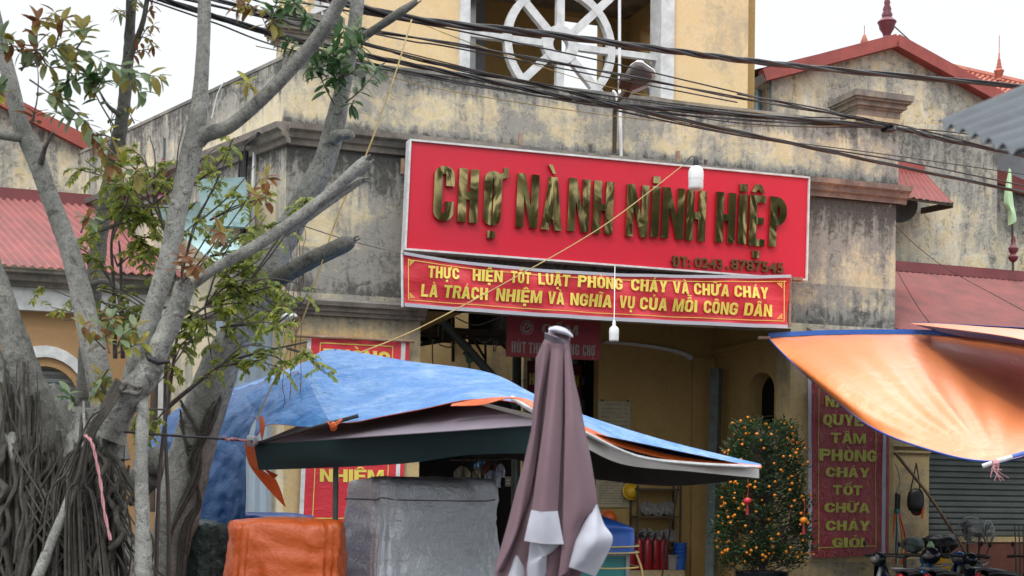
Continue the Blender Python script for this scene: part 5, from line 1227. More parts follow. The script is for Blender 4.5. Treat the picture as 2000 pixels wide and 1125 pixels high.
branch([(172, 850, 10.0, 15), (158, 910, 9.95, 17), (125, 1000, 9.9, 18), (88, 1090, 9.9, 22), (60, 1180, 9.9, 22), (20, 1450, 9.9, 26)], seed=16, kn=2, nm='prop_root')
branch([(165, 880, 10.1, 9), (150, 960, 10.0, 9), (155, 1050, 10.0, 10), (150, 1125, 10.0, 10), (150, 1440, 10.0, 12)], 'root', seed=17, kn=0, nm='prop_root')
branch([(22, 850, 10.3, 26), (25, 880, 10.25, 20), (34, 910, 10.25, 18), (50, 935, 10.3, 12)], seed=18, kn=0, nm='prop_root')
# dark strap round the stump and scars
st_ = MB(); c_ = P(300, 702, 10.0)
st_.tube([P(286, 690, 9.9), P(292, 700, 9.88), P(310, 708, 9.87), P(330, 706, 9.95)], [.012, .022, .02, .012], 8)
st_.build('bark_scar', M['black'], fa, 60)
kn_ = MB(); kc = P(258, 760, 9.87)
kn_.tube([kc + Vector((.07 * math.cos(a * .35), -.01, .03 * math.sin(a * .35) + .01 * math.cos(a))) for a in range(19)], [.016 + .005 * math.sin(k) for k in range(19)], 8, cap=False)
kn_.ball(kc, .03, 8, (1.2, .4, .6)); kn_.build('burl', M['barkd'], fa, 60)
# aerial roots: many single strands down the trunk
def root(mb, u, v0, v1, d, w0, seed, lean=0, wob=6, side=0):
    rr = random.Random(seed); n = 9; pts = []; r3 = []
    for k in range(n + 1):
        t = k / n; v = v0 + (v1 - v0) * t; uu = u + lean * t + wob * noise.noise(Vector((seed * 1.7, t * 3.1, 0))) * (1 + t); dd = d + .06 * noise.noise(Vector((seed, t * 4, 5))) + .3 * (1 - t) ** 6
        pts.append(P(uu, v, dd)); r3.append(w0 * .5 * dd / FPX * (.7 + .6 * t + .2 * noise.noise(Vector((seed * 3, t * 7, 1)))))
    P3 = spl(pts, 3); R3 = [r3[min(int(i / 3), n)] for i in range(len(P3))]; mb.tube(P3, R3, 6)
rr = random.Random(3); nroots = 0
def roots(n, ua, ub, va, vb, da, db, wa, wb, lean=(-20, 20), vend=1440, mt='root', wob=14, seed=0):
    global nroots
    r5 = random.Random(seed)
    mb = MB()
    for k in range(n):
        u = r5.uniform(ua, ub); v = r5.uniform(va, vb); root(mb, u, v, vend if r5.random() < .8 else v + r5.uniform(120, 300), r5.uniform(da, db), r5.uniform(wa, wb), r5.random() * 900, r5.uniform(*lean), wob)
    o = mb.build('aerial_roots', M[mt], fa, 60); o['kind'] = 'stuff'
roots(110, -10, 250, 840, 960, 10.0, 10.45, 2, 15, (-40, 40), seed=1, wob=26)
roots(40, 5, 76, 700, 800, 10.12, 10.35, 3, 9, (-8, 20), seed=2, wob=12)
roots(40, -20, 50, 740, 850, 10.1, 10.35, 3, 10, (-8, 16), seed=3, wob=14)
roots(22, 30, 110, 800, 900, 10.0, 10.25, 3, 16, (-30, 20), seed=4, wob=20)
roots(22, 145, 215, 800, 880, 10.05, 10.3, 3, 9, (-30, 30), seed=5, wob=16)
roots(12, 160, 190, 770, 840, 10.25, 10.4, 4, 9, (-5, 15), mt='bark', seed=6, wob=6)
# roots that run diagonally along the stump limb
mb = MB()
for k in range(24):
    a = rr.random(); b = rr.uniform(-1, 1); mb.tube(spl(pv((226 + 22 * a, 738 + 16 * a, 9.9), (200 + 14 * a, 790 + 14 * a, 9.82), (168 + 14 * a, 842 + 20 * b, 9.82), (118 + 50 * a, 905 + 40 * a, 9.86 + .05 * b), (85 + 90 * a + 25 * b, 1010, 9.9 + .05 * b), (75 + 130 * a + 40 * b, 1440, 10)), 5), [.003 + .007 * rr.random() ** 2 for _ in (0,)][0], 6)
for k in range(46):
    u = rr.uniform(-10, 250); v = rr.uniform(860, 1100); l = rr.uniform(140, 330); s_ = rr.choice((-1, 1)); d = rr.uniform(10.0, 10.15)
    mb.tube(spl(pv((u, v, d + .2), (u + s_ * l * .1, v + l * .2, d), (u + s_ * l * .3, v + l * .55, d - .03), (u + s_ * l * .28, v + l * .8, d), (u + s_ * l * .45, v + l, d + .2)), 4), rr.uniform(.004, .009), 5)
o = mb.build('aerial_roots', M['root'], fa, 60); o['kind'] = 'stuff'

# --- leaves
def leaf(mb, p, d, up, L, W, mi, curl=.25):
    d = d.normalized(); s_ = d.cross(up)
    if s_.length < .05: s_ = d.orthogonal()
    s_.normalize(); u = s_.cross(d)
    rows = ((0, .05), (.28, .85), (.58, 1.0), (.84, .6), (1.0, .03)); vs = []
    for t, w_ in rows:
        c = p + d * L * t - u * curl * L * t * t
        vs += [c - s_ * W * w_ * .5 + u * W * .12 * w_, c, c + s_ * W * w_ * .5 + u * W * .12 * w_]
    fs = []
    for i in range(4):
        a = i * 3; fs += [(a, a + 1, a + 4, a + 3), (a + 1, a + 2, a + 5, a + 4)]
    mb.add(vs, fs, mi)
def sprig(tw, lf, path, L, W, mis, r=.006, n=9, rr=rnd, start=.25, curl=.25, whorl=0, droop=.2, spread=1.0):
    pts = spl([Vector(p) for p in path], 6); m = len(pts)
    tw.tube(pts, [r * (1.25 - i / m) for i in range(m)], 5)
    for k in range(n):
        t = start + (1 - start) * (k + rr.random() * .6) / n; i = min(int(t * (m - 1)), m - 2); p = pts[i] + (pts[i + 1] - pts[i]) * (t * (m - 1) - i); ax = (pts[i + 1] - pts[i]).normalized()
        o_ = ax.orthogonal().normalized(); a = k * 2.4 + rr.random(); sd_ = o_ * math.cos(a) + ax.cross(o_) * math.sin(a)
        d = (ax * rr.uniform(.35, .9) + sd_ * spread + Vector((0, 0, -droop))).normalized(); mi = rr.choice(mis); q = rr.uniform(.7, 1.15)
        leaf(lf, p, d, Vector((rr.uniform(-.4, .4), rr.uniform(-.8, .1), 1)), L * q, W * q, mi, curl * rr.uniform(.3, 1.6))
    if whorl:
        ax = (pts[-1] - pts[-2]).normalized(); o_ = ax.orthogonal().normalized()
        for k in range(whorl):
            a = k * 6.28 / whorl + rr.random() * .5; sd_ = o_ * math.cos(a) + ax.cross(o_) * math.sin(a)
            leaf(lf, pts[-1], ax * .6 + sd_ - Vector((0, 0, droop)), Vector((0, -.4, 1)), L * rr.uniform(.75, 1.1), W * rr.uniform(.8, 1.05), rr.choice(mis), curl)
LM = [M['l_grn'], M['l_olv'], M['l_red'], M['l_yel'], M['l_yg'], M['l_dk']]
tw = MB(); lf = MB()
def jit(u, v, d, a=4): return P(u + rnd.uniform(-a, a), v + rnd.uniform(-a, a), d + rnd.uniform(-.1, .1))
def sp_px(path, d, L, W, mis, n=9, whorl=4, r=.006, **k):
    n = int(n * 1.15)
    sprig(tw, lf, [jit(u, v, d, 2) for u, v in path], L, W, mis, r, n, whorl=whorl, **k)
G, O_, RD, YL, YG, DK = 0, 1, 2, 3, 4, 5
D_ = 10.0
for path, mis, n, wl in (
    ([(40, 140), (60, 110), (90, 92), (120, 90)], (G, G, O_), 10, 5), ([(35, 135), (75, 122), (115, 88), (170, 100), (210, 122), (262, 150)], (G, O_, G), 22, 5),
    ([(70, 130), (72, 90), (74, 50), (74, 38)], (RD, RD, O_), 14, 5), ([(110, 92), (118, 60), (122, 40), (108, 25)], (RD, O_), 9, 4), ([(150, 95), (165, 70), (160, 55)], (G, O_), 9, 5),
    ([(60, 155), (90, 178), (130, 205), (160, 235), (190, 262)], (G, G, O_), 14, 4), ([(130, 205), (150, 225), (175, 250), (200, 290), (215, 325)], (O_, RD, G), 14, 5),
    ([(150, 235), (130, 230), (112, 222)], (G,), 5, 4), ([(200, 300), (230, 320), (270, 340)], (O_, G), 9, 4), ([(190, 262), (215, 268), (240, 285)], (O_, YL), 6, 3),
    ([(210, 122), (240, 132), (275, 142), (310, 150)], (G, G, O_), 10, 3), ([(250, 140), (262, 165), (275, 180)], (G,), 5, 3), ([(100, 150), (112, 170), (120, 180)], (G, O_), 7, 4),
    ([(180, 190), (195, 168), (200, 150), (190, 140)], (G, DK, O_), 10, 4), ([(62, 235), (72, 200), (73, 150), (72, 120)], (G,), 2, 0), ([(65, 240), (66, 225)], (RD,), 4, 4),
    ([(15, 155), (5, 165), (-10, 160)], (G,), 6, 4), ([(12, 110), (5, 90), (0, 75)], (G,), 5, 4), ([(10, 190), (0, 180), (-8, 185)], (G, YL), 6, 3), ([(225, 250), (195, 195), (180, 165), (170, 150)], (G, DK), 9, 4),
    ([(35, 100), (30, 92), (22, 88)], (RD, O_), 5, 4), ([(130, 130), (140, 150), (130, 165)], (G, DK), 8, 5), ([(90, 100), (60, 95), (45, 100)], (RD, G), 8, 5), ([(120, 110), (150, 140), (185, 160)], (G, O_, DK), 12, 5),
    ([(80, 110), (100, 130), (140, 120)], (G, O_), 10, 5)):
    sp_px(path, D_, .13, .058, mis, n, wl)
# rusty clumps lower down
for path, mis, n, wl in (
    ([(215, 690), (205, 650), (215, 620)], (O_, RD, G), 12, 6), ([(225, 690), (240, 655), (262, 640)], (G, O_), 12, 5), ([(230, 690), (250, 680), (280, 668)], (O_, YL), 8, 4), ([(205, 680), (180, 660), (165, 640)], (O_, RD), 8, 4),
    ([(210, 720), (195, 745), (190, 765)], (G, O_), 9, 5), ([(205, 770), (195, 745), (200, 735)], (O_,), 7, 4), ([(356, 545), (357, 520), (360, 500)], (RD,), 9, 5), ([(357, 545), (370, 525), (378, 515)], (RD,), 4, 4),
    ([(428, 480), (435, 465), (432, 452)], (RD, O_), 7, 5), ([(520, 400), (518, 380), (520, 345)], (RD, RD, O_), 10, 5), ([(510, 400), (500, 380)], (O_, YL), 5, 4), ([(450, 480), (445, 470)], (G,), 6, 5),
    ([(150, 790), (138, 780), (135, 770)], (G, DK), 4, 4), ([(160, 455), (165, 430), (175, 425)], (G, RD), 6, 5)):
    sp_px(path, 9.9, .12, .052, mis, n, wl)
# foliage high on the main limbs
for path, mis, n, wl in (
    ([(590, 78), (560, 72), (530, 68), (505, 20), (480, 5)], (O_, RD), 12, 5), ([(500, 25), (490, 12), (470, 8)], (O_, RD), 7, 5), ([(520, 45), (530, 25), (540, 5)], (G, DK), 10, 6), ([(545, 30), (560, 20), (575, 5)], (G, DK), 10, 6), ([(525, 55), (540, 40), (548, 38)], (O_, G), 7, 5),
    ([(494, 175), (490, 165), (485, 162)], (O_, YL), 5, 5), ([(640, 0), (660, 20), (670, 60)], (DK,), 5, 3), ([(560, 20), (590, 18), (605, 40)], (DK, G), 10, 5)):
    sp_px(path, 10.0, .125, .052, mis, n, wl)
tw.build('twigs', M['twig'], fa, 60); o = lf.build('crown', LM, fa)
# unseen dense crown added above the picture to shade the trunk base
uc = MB(); r4 = random.Random(77)
for k in range(5200):
    c = Vector((-5.2 + r4.gauss(0, 2.0), 10.4 + r4.gauss(0, 1.5), 7.4 + abs(r4.gauss(0, 1.1))))
    if c.z < 1.6 + c.y * .40 or c.x > -1.9 + .0 * c.y: continue
    leaf(uc, c, Vector((r4.uniform(-1, 1), r4.uniform(-1, 1), r4.uniform(-.6, .4))), Vector((0, 0, 1)), .26, .13, r4.choice((0, 1, 5)))
uc.build('upper_crown', LM, fa)
mb = MB()
for a_, b_ in ((P(398, -40, 10.3), Vector((-3.2, 10.3, 8.2))), (P(-20, -30, 10.5), Vector((-5.5, 10.5, 8.4))), (P(680, -40, 9.8), Vector((-.9, 9.8, 6.6))), (P(-60, 300, 10.6), Vector((-6.5, 10.6, 8.0)))): mb.tube([a_, (a_ + b_) / 2 + Vector((.1, 0, 0)), b_], [.05, .045, .02], 10)
mb.build('upper_limbs', M['bark'], fa, 60)
# --- B: leaning tree with the green rosette
fb_ = thing('leaning_tree', 'root bound grey tree leaning right behind the pale fig, dark green leaves near its top', 'tree', gp_(310, 12.2))
tm = MB(); P3, R3 = limb(tm, [(300, 1380, 12.2, 110), (325, 1125, 12.2, 72), (348, 1000, 12.2, 84), (385, 850, 12.2, 84), (430, 715, 12.2, 74), (470, 640, 12.2, 62), (510, 555, 12.2, 62), (548, 480, 12.2, 54), (590, 400, 12.2, 50), (632, 320, 12.2, 44), (655, 240, 12.2, 40), (672, 160, 12.2, 30), (690, 70, 12.2, 28), (702, -40, 12.2, 26)], 22, 8, .07, 31)
knots(tm, P3, R3, 9, 33); tm.build('trunk', M['bark'], fb_, 60)
branch([(520, 560, 12.1, 40), (550, 540, 12.0, 36), (600, 512, 11.9, 34), (650, 488, 11.8, 32), (680, 474, 11.8, 30), (692, 468, 11.8, 12)], 'barkd', par=fb_, seed=35, kn=4, cutend=True)
branch([(680, 90, 12.15, 22), (705, 75, 12.1, 18), (740, 52, 12.0, 16), (780, 25, 11.9, 17), (812, 4, 11.9, 12)], 'barkd', par=fb_, seed=36, kn=2, cutend=True)
branch([(652, 268, 12.1, 26), (680, 262, 12.0, 18), (690, 270, 12.0, 10)], 'bark', par=fb_, seed=37, kn=0)
branch([(300, 900, 12.4, 60), (330, 910, 12.3, 34), (345, 915, 12.2, 30)], 'barkd', par=fb_, seed=38, kn=0)
branch([(255, 960, 12.5, 70), (275, 940, 12.5, 60), (300, 925, 12.4, 50)], 'barkd', par=fb_, seed=39, kn=0)
mb = MB()
for k in range(10):
    a = k / 10; s_ = 1 if k % 2 else -1
    mb.tube(spl(pv((352 + 6 * a, 780 + 20 * a, 12.05), (385 + 10 * a, 850 + 15 * a, 12.0), (392 - 20 * a, 930, 12.0), (350 - 10 * a, 1010, 12.0), (330, 1080, 12.0), (320, 1370, 12.1)) if s_ > 0 else pv((432, 760 + 20 * a, 12.1), (415, 830, 12.02), (385 - 20 * a, 900, 12.0), (385 + 8 * a, 980, 12.05), (350 + 20 * a, 1060, 12.05), (345, 1370, 12.1)), 5), .008 + .004 * (k % 3), 6)
for k in range(4): mb.tube(spl(pv((352, 830 - 10 * k, 12.05), (370, 870 + 8 * k, 12.0), (400, 850 - 12 * k, 12.0), (425, 800 - 8 * k, 12.08)), 5), .009, 6)
mb.build('clasping_roots', M['root'], fb_, 60)
mb = MB()
for k, (u, v0, v1) in enumerate(((592, 400, 560), (586, 410, 770), (580, 420, 700), (575, 560, 720), (545, 600, 640), (566, 480, 780), (588, 520, 640), (552, 640, 800))):
    mb.tube([P(u + 5 * noise.noise(Vector((k, t * 4, 0))) * 2, v0 + (v1 - v0) * t, 12.0) for t in [i / 12 for i in range(13)]], .0035, 4)
mb.build('root_hairs', M['brown'], fb_)
tw = MB(); lf = MB()
for path, mis, n, wl in (
    ([(652, 205), (640, 180), (625, 150), (622, 128)], (DK, G), 10, 7), ([(655, 180), (668, 150), (662, 120)], (DK, G), 12, 8), ([(663, 165), (662, 130), (655, 100)], (DK,), 12, 8), ([(640, 150), (620, 135), (600, 132)], (DK, G), 8, 7), ([(660, 125), (640, 105), (615, 95)], (DK, G), 12, 7), ([(675, 200), (700, 182), (720, 160), (736, 140)], (DK, G), 14, 6),
    ([(668, 150), (690, 140), (705, 122)], (DK, G), 9, 4), ([(690, 195), (685, 205)], (DK,), 4, 4), ([(655, 190), (662, 170), (655, 150)], (DK,), 9, 7), ([(672, 70), (690, 60), (700, 62)], (G, DK), 7, 6), ([(640, 110), (655, 80), (680, 70)], (G, DK), 9, 6), ([(600, 95), (575, 85), (560, 80)], (DK,), 8, 5), ([(640, 140), (650, 110), (700, 90)], (DK, G), 12, 6)):
    sp_px(path, 11.9, .15, .048, mis, n, wl, spread=1.3)
tw.build('twigs', M['twig'], fb_, 60); lf.build('crown', LM, fb_)
# --- C: dark trunk further back
fc_ = thing('dark_trunk_tree', 'slim rough dark barked tree standing straight behind the fig, its top out of the picture', 'tree', gp_(170, 12.8))
tm = MB(); P3, R3 = limb(tm, [(150, 1340, 12.8, 60), (160, 1100, 12.8, 45), (165, 800, 12.8, 36), (175, 650, 12.8, 34), (190, 500, 12.8, 32), (205, 400, 12.8, 30), (228, 290, 12.8, 29), (240, 220, 12.8, 26), (248, 140, 12.8, 23), (254, 60, 12.8, 20), (258, -50, 12.8, 18)], 16, 7, .14, 41)
knots(tm, P3, R3, 8, 42); tm.build('trunk', M['barkd'], fc_, 60)
branch([(248, 130, 12.75, 14), (262, 90, 12.7, 12), (280, 40, 12.6, 10), (290, -20, 12.6, 9)], 'barkd', par=fc_, seed=43, kn=1)
branch([(235, 225, 12.75, 12), (210, 205, 12.6, 6), (190, 170, 12.5, 4)], 'barkd', par=fc_, seed=44, kn=0)
branch([(165, 560, 12.7, 14), (210, 550, 12.6, 12), (232, 570, 12.5, 12), (240, 640, 12.5, 10)], 'barkd', par=fc_, seed=45, kn=0)
tw = MB(); lf = MB()
for path, mis, n in (([(262, 100), (272, 80), (285, 60), (300, 50)], (RD, O_), 11), ([(270, 70), (290, 75), (300, 90)], (RD, O_), 7), ([(255, 110), (265, 100), (280, 98)], (RD, O_), 7), ([(255, 25), (240, 20), (230, 28)], (O_, G), 9), ([(280, 40), (290, 20), (298, 12)], (RD,), 6), ([(262, 240), (255, 225), (250, 220)], (O_, DK), 6), ([(250, 20), (262, 8), (270, 0)], (G, O_), 6), ([(225, 250), (215, 240), (222, 215)], (DK, G), 6)):
    sp_px(path, 12.6, .10, .035, mis, n, 4)
tw.build('twigs', M['twig'], fc_, 60); lf.build('crown', LM, fc_)
# --- D: fine leaved shrubby tree in between
fd_ = thing('small_leaved_tree', 'thin twiggy tree with small lime green compound leaves growing between the trunks', 'tree', gp_(335, 11.2))
tw = MB(); lf = MB(); r7 = random.Random(11)
stems = [[(300, 1420), (308, 1000), (318, 860), (340, 700), (350, 600), (330, 480), (300, 400)], [(322, 1400), (330, 1050), (322, 800), (335, 660), (400, 600), (470, 560), (540, 600)], [(225, 700), (222, 560), (218, 470), (235, 400)], [(322, 800), (370, 760), (430, 715), (500, 690), (600, 668)], [(240, 700), (236, 520), (232, 470)]]
for k, s_ in enumerate(stems): tw.tube(spl([P(u, v, 11.2 + .1 * k) for u, v in s_], 6), [.016 * (1.1 - i / (6 * (len(s_) - 1) + 1)) + .004 for i in range(6 * (len(s_) - 1) + 1)], 6)
def compound(p, d, L, mis):
    pts = spl([p, p + d * L * .5 + Vector((0, 0, -.01)), p + d * L + Vector((0, 0, -.05 * L / .1))], 3); tw.tube(pts, .002, 4)
    for i in range(1, len(pts)):
        ax = (pts[i] - pts[i - 1]).normalized(); sd_ = ax.cross(ZZ); sd_ = sd_.normalized() if sd_.length > .1 else Vector((1, 0, 0))
        for s_ in (-1, 1): leaf(lf, pts[i], ax * .5 + sd_ * s_ + Vector((0, r7.uniform(-.3, .1), r7.uniform(-.5, .1))), Vector((0, -.5, 1)), r7.uniform(.04, .068), r7.uniform(.018, .028), r7.choice(mis), .3)
def twig(u0, v0, u1, v1, d, n=6, mis=(YL, YG, YG)):
    a = P(u0, v0, d); b = P(u1, v1, d + r7.uniform(-.3, .3)); m = (a + b) / 2 + Vector((r7.uniform(-.06, .06), r7.uniform(-.1, .1), r7.uniform(-.02, .08))); pts = spl([a, m, b], 6)
    tw.tube(pts, [.006 * (1.2 - i / len(pts)) + .0015 for i in range(len(pts))], 5)
    for k in range(n):
        i = r7.randrange(4, len(pts)); an = r7.uniform(0, 6.28); compound(pts[i], Vector((math.cos(an), r7.uniform(-.5, .3), math.sin(an) * .6 + .25)).normalized(), r7.uniform(.06, .13), mis)
TW = [(340, 700, 255, 610), (335, 640, 170, 560), (330, 600, 190, 590), (222, 560, 170, 500), (330, 480, 250, 420), (300, 400, 210, 360), (300, 400, 190, 440), (300, 420, 150, 330), (218, 470, 240, 340), (330, 480, 400, 420), (350, 600, 420, 520), (350, 560, 470, 380), (400, 600, 520, 420), (330, 480, 290, 330),
      (400, 600, 460, 560), (470, 560, 560, 590), (400, 600, 500, 640), (400, 600, 380, 690), (370, 760, 470, 690), (430, 715, 520, 700), (322, 800, 270, 840), (335, 660, 440, 600), (335, 660, 210, 640), (340, 700, 90, 560), (300, 640, 100, 600), (300, 400, 340, 310), (380, 440, 450, 290), (410, 430, 540, 380), (430, 480, 560, 430), (410, 500, 540, 460), (300, 430, 230, 330),
      (260, 430, 170, 470), (260, 460, 290, 500), (340, 560, 280, 480), (230, 520, 270, 470), (400, 600, 530, 560), (470, 560, 560, 560), (440, 660, 500, 610), (380, 650, 330, 740), (350, 600, 400, 640), (460, 560, 520, 610), (350, 380, 420, 290), (300, 360, 250, 290), (530, 640, 600, 575), (500, 690, 560, 720), (560, 680, 640, 730), (430, 640, 560, 640), (480, 560, 600, 385), (420, 560, 480, 500), (240, 400, 300, 440)]
for k, (a, b, c_, d_) in enumerate(TW):
    twig(a, b, c_, d_, 10.9 + .5 * r7.random(), r7.randrange(6, 13))
    twig(a, b, c_ + r7.uniform(-50, 50), d_ + r7.uniform(-35, 35), 10.9 + .5 * r7.random(), r7.randrange(3, 9))
for k in range(16):                                            # bare dead twigs
    a = r7.choice(TW); twig(a[0], a[1], a[2] + r7.uniform(-90, 90), a[3] + r7.uniform(-60, 60), 11, 0)
tw.build('stems', M['twig'], fd_, 60); lf.build('crown', LM, fd_)
# --- ropes
def cable(name, label, cat, pts, r, m, group=None, n=10, twist=0, mb=None):
    P3 = spl([Vector(p) for p in pts], n); mb = MB()
    if not twist: mb.tube(P3, r, 6)
    else:
        for s_ in range(twist):
            q = []
            for i, p in enumerate(P3):
                t = (P3[min(i + 1, len(P3) - 1)] - P3[max(i - 1, 0)]).normalized(); x = t.cross(ZZ).normalized(); y = t.cross(x); a = i * .55 + s_ * 6.283 / twist
                q.append(p + (x * math.cos(a) + y * math.sin(a)) * r * 1.0)
            mb.tube(q, r * 1.0, 6)
    o = mb.build(name, M[m], None, 60); tag(o, label, cat, group); recenter(o); return o
cable('rope', 'dark taut rope from the fig trunk to the left tip of the parasol', 'rope', pv((172, 836, 9.93), (300, 848, 10.4), (420, 856, 11.2), (492, 862, 11.85)), .010, 'black')
cable('string', 'pink plastic string dangling from the fig trunk', 'string', pv((166, 850, 9.75), (178, 862, 9.72), (186, 890, 9.72), (196, 940, 9.72), (204, 1000, 9.72), (216, 1055, 9.72)), .006, 'pink', twist=2)
cable('string', 'short pink string wound round the dark rope near the parasol tip', 'string', pv((436, 852, 11.2), (444, 860, 11.25), (455, 857, 11.4), (488, 863, 11.75)), .006, 'pink', twist=2)
cable('yellow_cord', 'yellow cord slanting down from the thick cable past the cut branch to the stall', 'cord', pv((804, 38, 12.5), (770, 150, 12.2), (716, 300, 11.9), (660, 420, 11.8), (600, 600, 11.8), (560, 690, 11.9), (500, 820, 11.9)), .007, 'gold')
cable('yellow_cord', 'thin yellow cord crossing the signboard diagonally up to the hanging bulb', 'cord', pv((1335, 322, 18.5), (1180, 440, 17), (1000, 545, 15.6), (820, 640, 14), (700, 690, 13)), .006, 'gold')
cable('wire', 'thin wire from the cut branch stub to the left end of the banner', 'wire', pv((560, 430, 11.9), (690, 472, 13), (790, 496, 20.4)), .005, 'gpipe')
#@@5

# ================================================================== OVERHEAD CABLES
GC = 'overhead cables crossing the front of the building'
CB = [
 ('thick twisted black cable, highest and heaviest of the wires across the tower window', [(540, -30, 12), (800, 36, 13.5), (1060, 66, 15), (1300, 98, 16.5), (1480, 121, 17.5), (1700, 143, 19), (2080, 176, 21)], .021, 3, 'black'),
 ('thin black cable just under the thick twisted one, ending at the gable eave', [(560, 0, 12), (700, 25, 13), (880, 57, 14.5), (1180, 120, 16.5), (1480, 190, 18.5), (1735, 247, 20)], .010, 0, 'black'),
 ('black cable crossing the lower half of the wheel lattice', [(380, -10, 11.5), (600, 40, 12.8), (880, 85, 14.4), (1180, 140, 16.4), (1480, 198, 18.4), (1690, 232, 19.7), (1735, 248, 20)], .010, 2, 'black'),
 ('black cable skimming the foot of the wheel lattice, just over the parapet coping', [(330, -8, 11.4), (560, 45, 12.6), (880, 128, 14.6), (1210, 190, 16.6), (1480, 226, 18.4), (1740, 241, 20.2), (2080, 330, 22)], .010, 0, 'black'),
 ('thick bundle of black cables lashed together at the street lamp arm', [(285, -12, 11.2), (480, 50, 12.2), (700, 105, 13.5), (880, 142, 14.6), (1080, 185, 15.8), (1205, 207, 16.6), (1480, 266, 18.4), (1740, 322, 20.2), (2080, 392, 22)], .014, 3, 'black'),
 ('black cable pair running below the lashed bundle on the left part of the parapet', [(275, -12, 11.3), (500, 60, 12.4), (700, 118, 13.5), (900, 160, 14.7), (1210, 212, 16.7), (1480, 236, 18.4), (1740, 250, 20.2)], .008, 2, 'black'),
 ('slack black cable, lowest of the wires over the left side wall', [(290, 0, 11.2), (420, 45, 11.8), (560, 95, 12.6), (800, 145, 14), (1000, 180, 15.3), (1205, 212, 16.6)], .008, 0, 'black'),
 ('black cable with a knot, crossing in front of the right pilaster cap', [(1205, 205, 16.6), (1440, 224, 18.2), (1735, 249, 20), (1850, 274, 20.8), (2080, 318, 22.4)], .017, 3, 'black'),
 ('black cable running from the knot just beneath the near tin roof', [(1440, 184, 18.2), (1600, 212, 19.2), (1735, 246, 20), (1890, 262, 21), (2080, 302, 22.4)], .010, 0, 'black'),
 ('straight black cable crossing the right cornice towards the small canopy', [(1200, 215, 16.6), (1440, 264, 18.2), (1735, 310, 20.2), (1938, 350, 21.6), (2080, 380, 22.4)], .011, 0, 'black'),
 ('thin grey black wire crossing the maroon awning roof side above the small canopy', [(1205, 208, 16.7), (1440, 262, 18.3), (1740, 303, 20.3), (2080, 352, 22.4)], .007, 0, 'black'),
 ('thin black wire drooping over the mid parapet to the knot', [(300, -20, 11.6), (520, 35, 12.8), (800, 105, 14.2), (1100, 176, 16.2), (1440, 240, 18.2), (1735, 250, 20)], .007, 0, 'black'),
 ('thin faded yellow wire sagging lowest across the parapet', [(500, 90, 12.4), (700, 132, 13.6), (880, 178, 14.8), (1210, 228, 16.8), (1440, 246, 18.3), (1735, 244, 20)], .005, 0, 'gold'),
 ('thin yellow wire rising through the wheel lattice to the upper left', [(820, 45, 14), (960, 98, 15), (1210, 175, 16.8), (1440, 214, 18.3), (1640, 237, 19.6), (2000, 240, 22)], .005, 0, 'gold'),
 ('upper left black cable passing in front of the pale fig limb', [(440, -20, 11.6), (620, 40, 12.6), (800, 80, 13.8), (880, 92, 14.4), (1180, 150, 16.4), (1440, 200, 18.1)], .009, 0, 'black'),
 ('upper left black cable leading down to the left parapet corner', [(360, -20, 11.5), (520, 30, 12.4), (700, 82, 13.6), (880, 132, 14.6), (1080, 172, 15.9), (1205, 204, 16.6)], .010, 2, 'black'),
]
for lab, pts, r, tw_, m in CB: cable('overhead_cable', lab, 'cable', pv(*pts), r, m, GC, 10, tw_)
# cross wires on the right roof
cable('wire', 'thin wire draped diagonally across the maroon tin roof on the right', 'wire', [FA.hit(u, v, .1) for u, v in ((1748, 440), (1790, 480), (1850, 525), (1950, 580), (2060, 640))], .006, 'steel')
cable('wire', 'thin wire hanging down the left half of the maroon tin roof', 'wire', [FA.hit(u, v, .1) for u, v in ((1750, 525), (1775, 570), (1800, 610), (1830, 648))], .006, 'steel')
kn = MB(); kc = P(1735, 249, 19.95)
for k in range(6): kn.tube([kc + Vector((.05 * math.cos(a) + .02 * k - .05, .04 * math.sin(a * 2), .05 * math.sin(a) - .01)) for a in [i * .7 for i in range(10)]], .010, 5, cap=False)
o = kn.build('cable_knot', M['black'], None, 60); tag(o, 'tangled knot where black cables meet in front of the right pilaster', 'cable knot'); recenter(o)

# ================================================================== STREET LAMP ON THE PARAPET
sl_ = thing('street_lamp', 'tilted grey street lamp on a dark arm fixed to the parapet above the signboard', 'street lamp', FA.hit(1198, 300, .15))
A0 = FA.hit(1200, 300, .1); A1 = FA.hit(1201, 215, .25); A2 = P(1222, 175, 20.2); 
MB().tube([A0, A1, A1 * .55 + A2 * .45 + Vector((0, 0, .02)), A2], .035, 10).build('arm', M['steel'], sl_, 50)
hd_ = MB(); a = P(1216, 190, 20.2); b = P(1266, 128, 19.6); ax = (b - a).normalized(); sd_ = ax.cross(Vector((0, 1, .4))).normalized(); up = sd_.cross(ax).normalized()
if up.z < 0: up = -up
L_ = (b - a).length; sec = [(0, .04, .04), (.15, .055, .05), (.35, .12, .08), (.55, .18, .10), (.75, .20, .11), (.92, .17, .09), (1.0, .09, .05)]
def hull(mb, scale, dz, lower):
    n = 16; b0 = len(mb.v)
    for t, wx, hz in sec:
        for k in range(n):
            an = math.pi * k / (n - 1); y = math.sin(an) * hz * (1 if not lower else -.45); mb.v.append(a + ax * L_ * t + sd_ * math.cos(an) * wx * scale + up * (y + dz))
    for i in range(len(sec) - 1):
        for k in range(n - 1): q = b0 + i * n + k; mb.f.append([q, q + 1, q + n + 1, q + n]); mb.m.append(0)
hull(hd_, 1, 0, False); hd_.build('housing', M['whitep'], sl_, 60)
pl_ = MB(); pp = [a + ax * L_ * t + sd_ * wx * q_ for q_ in (1, -1) for t, wx, hz in (sec if q_ > 0 else sec[::-1])]
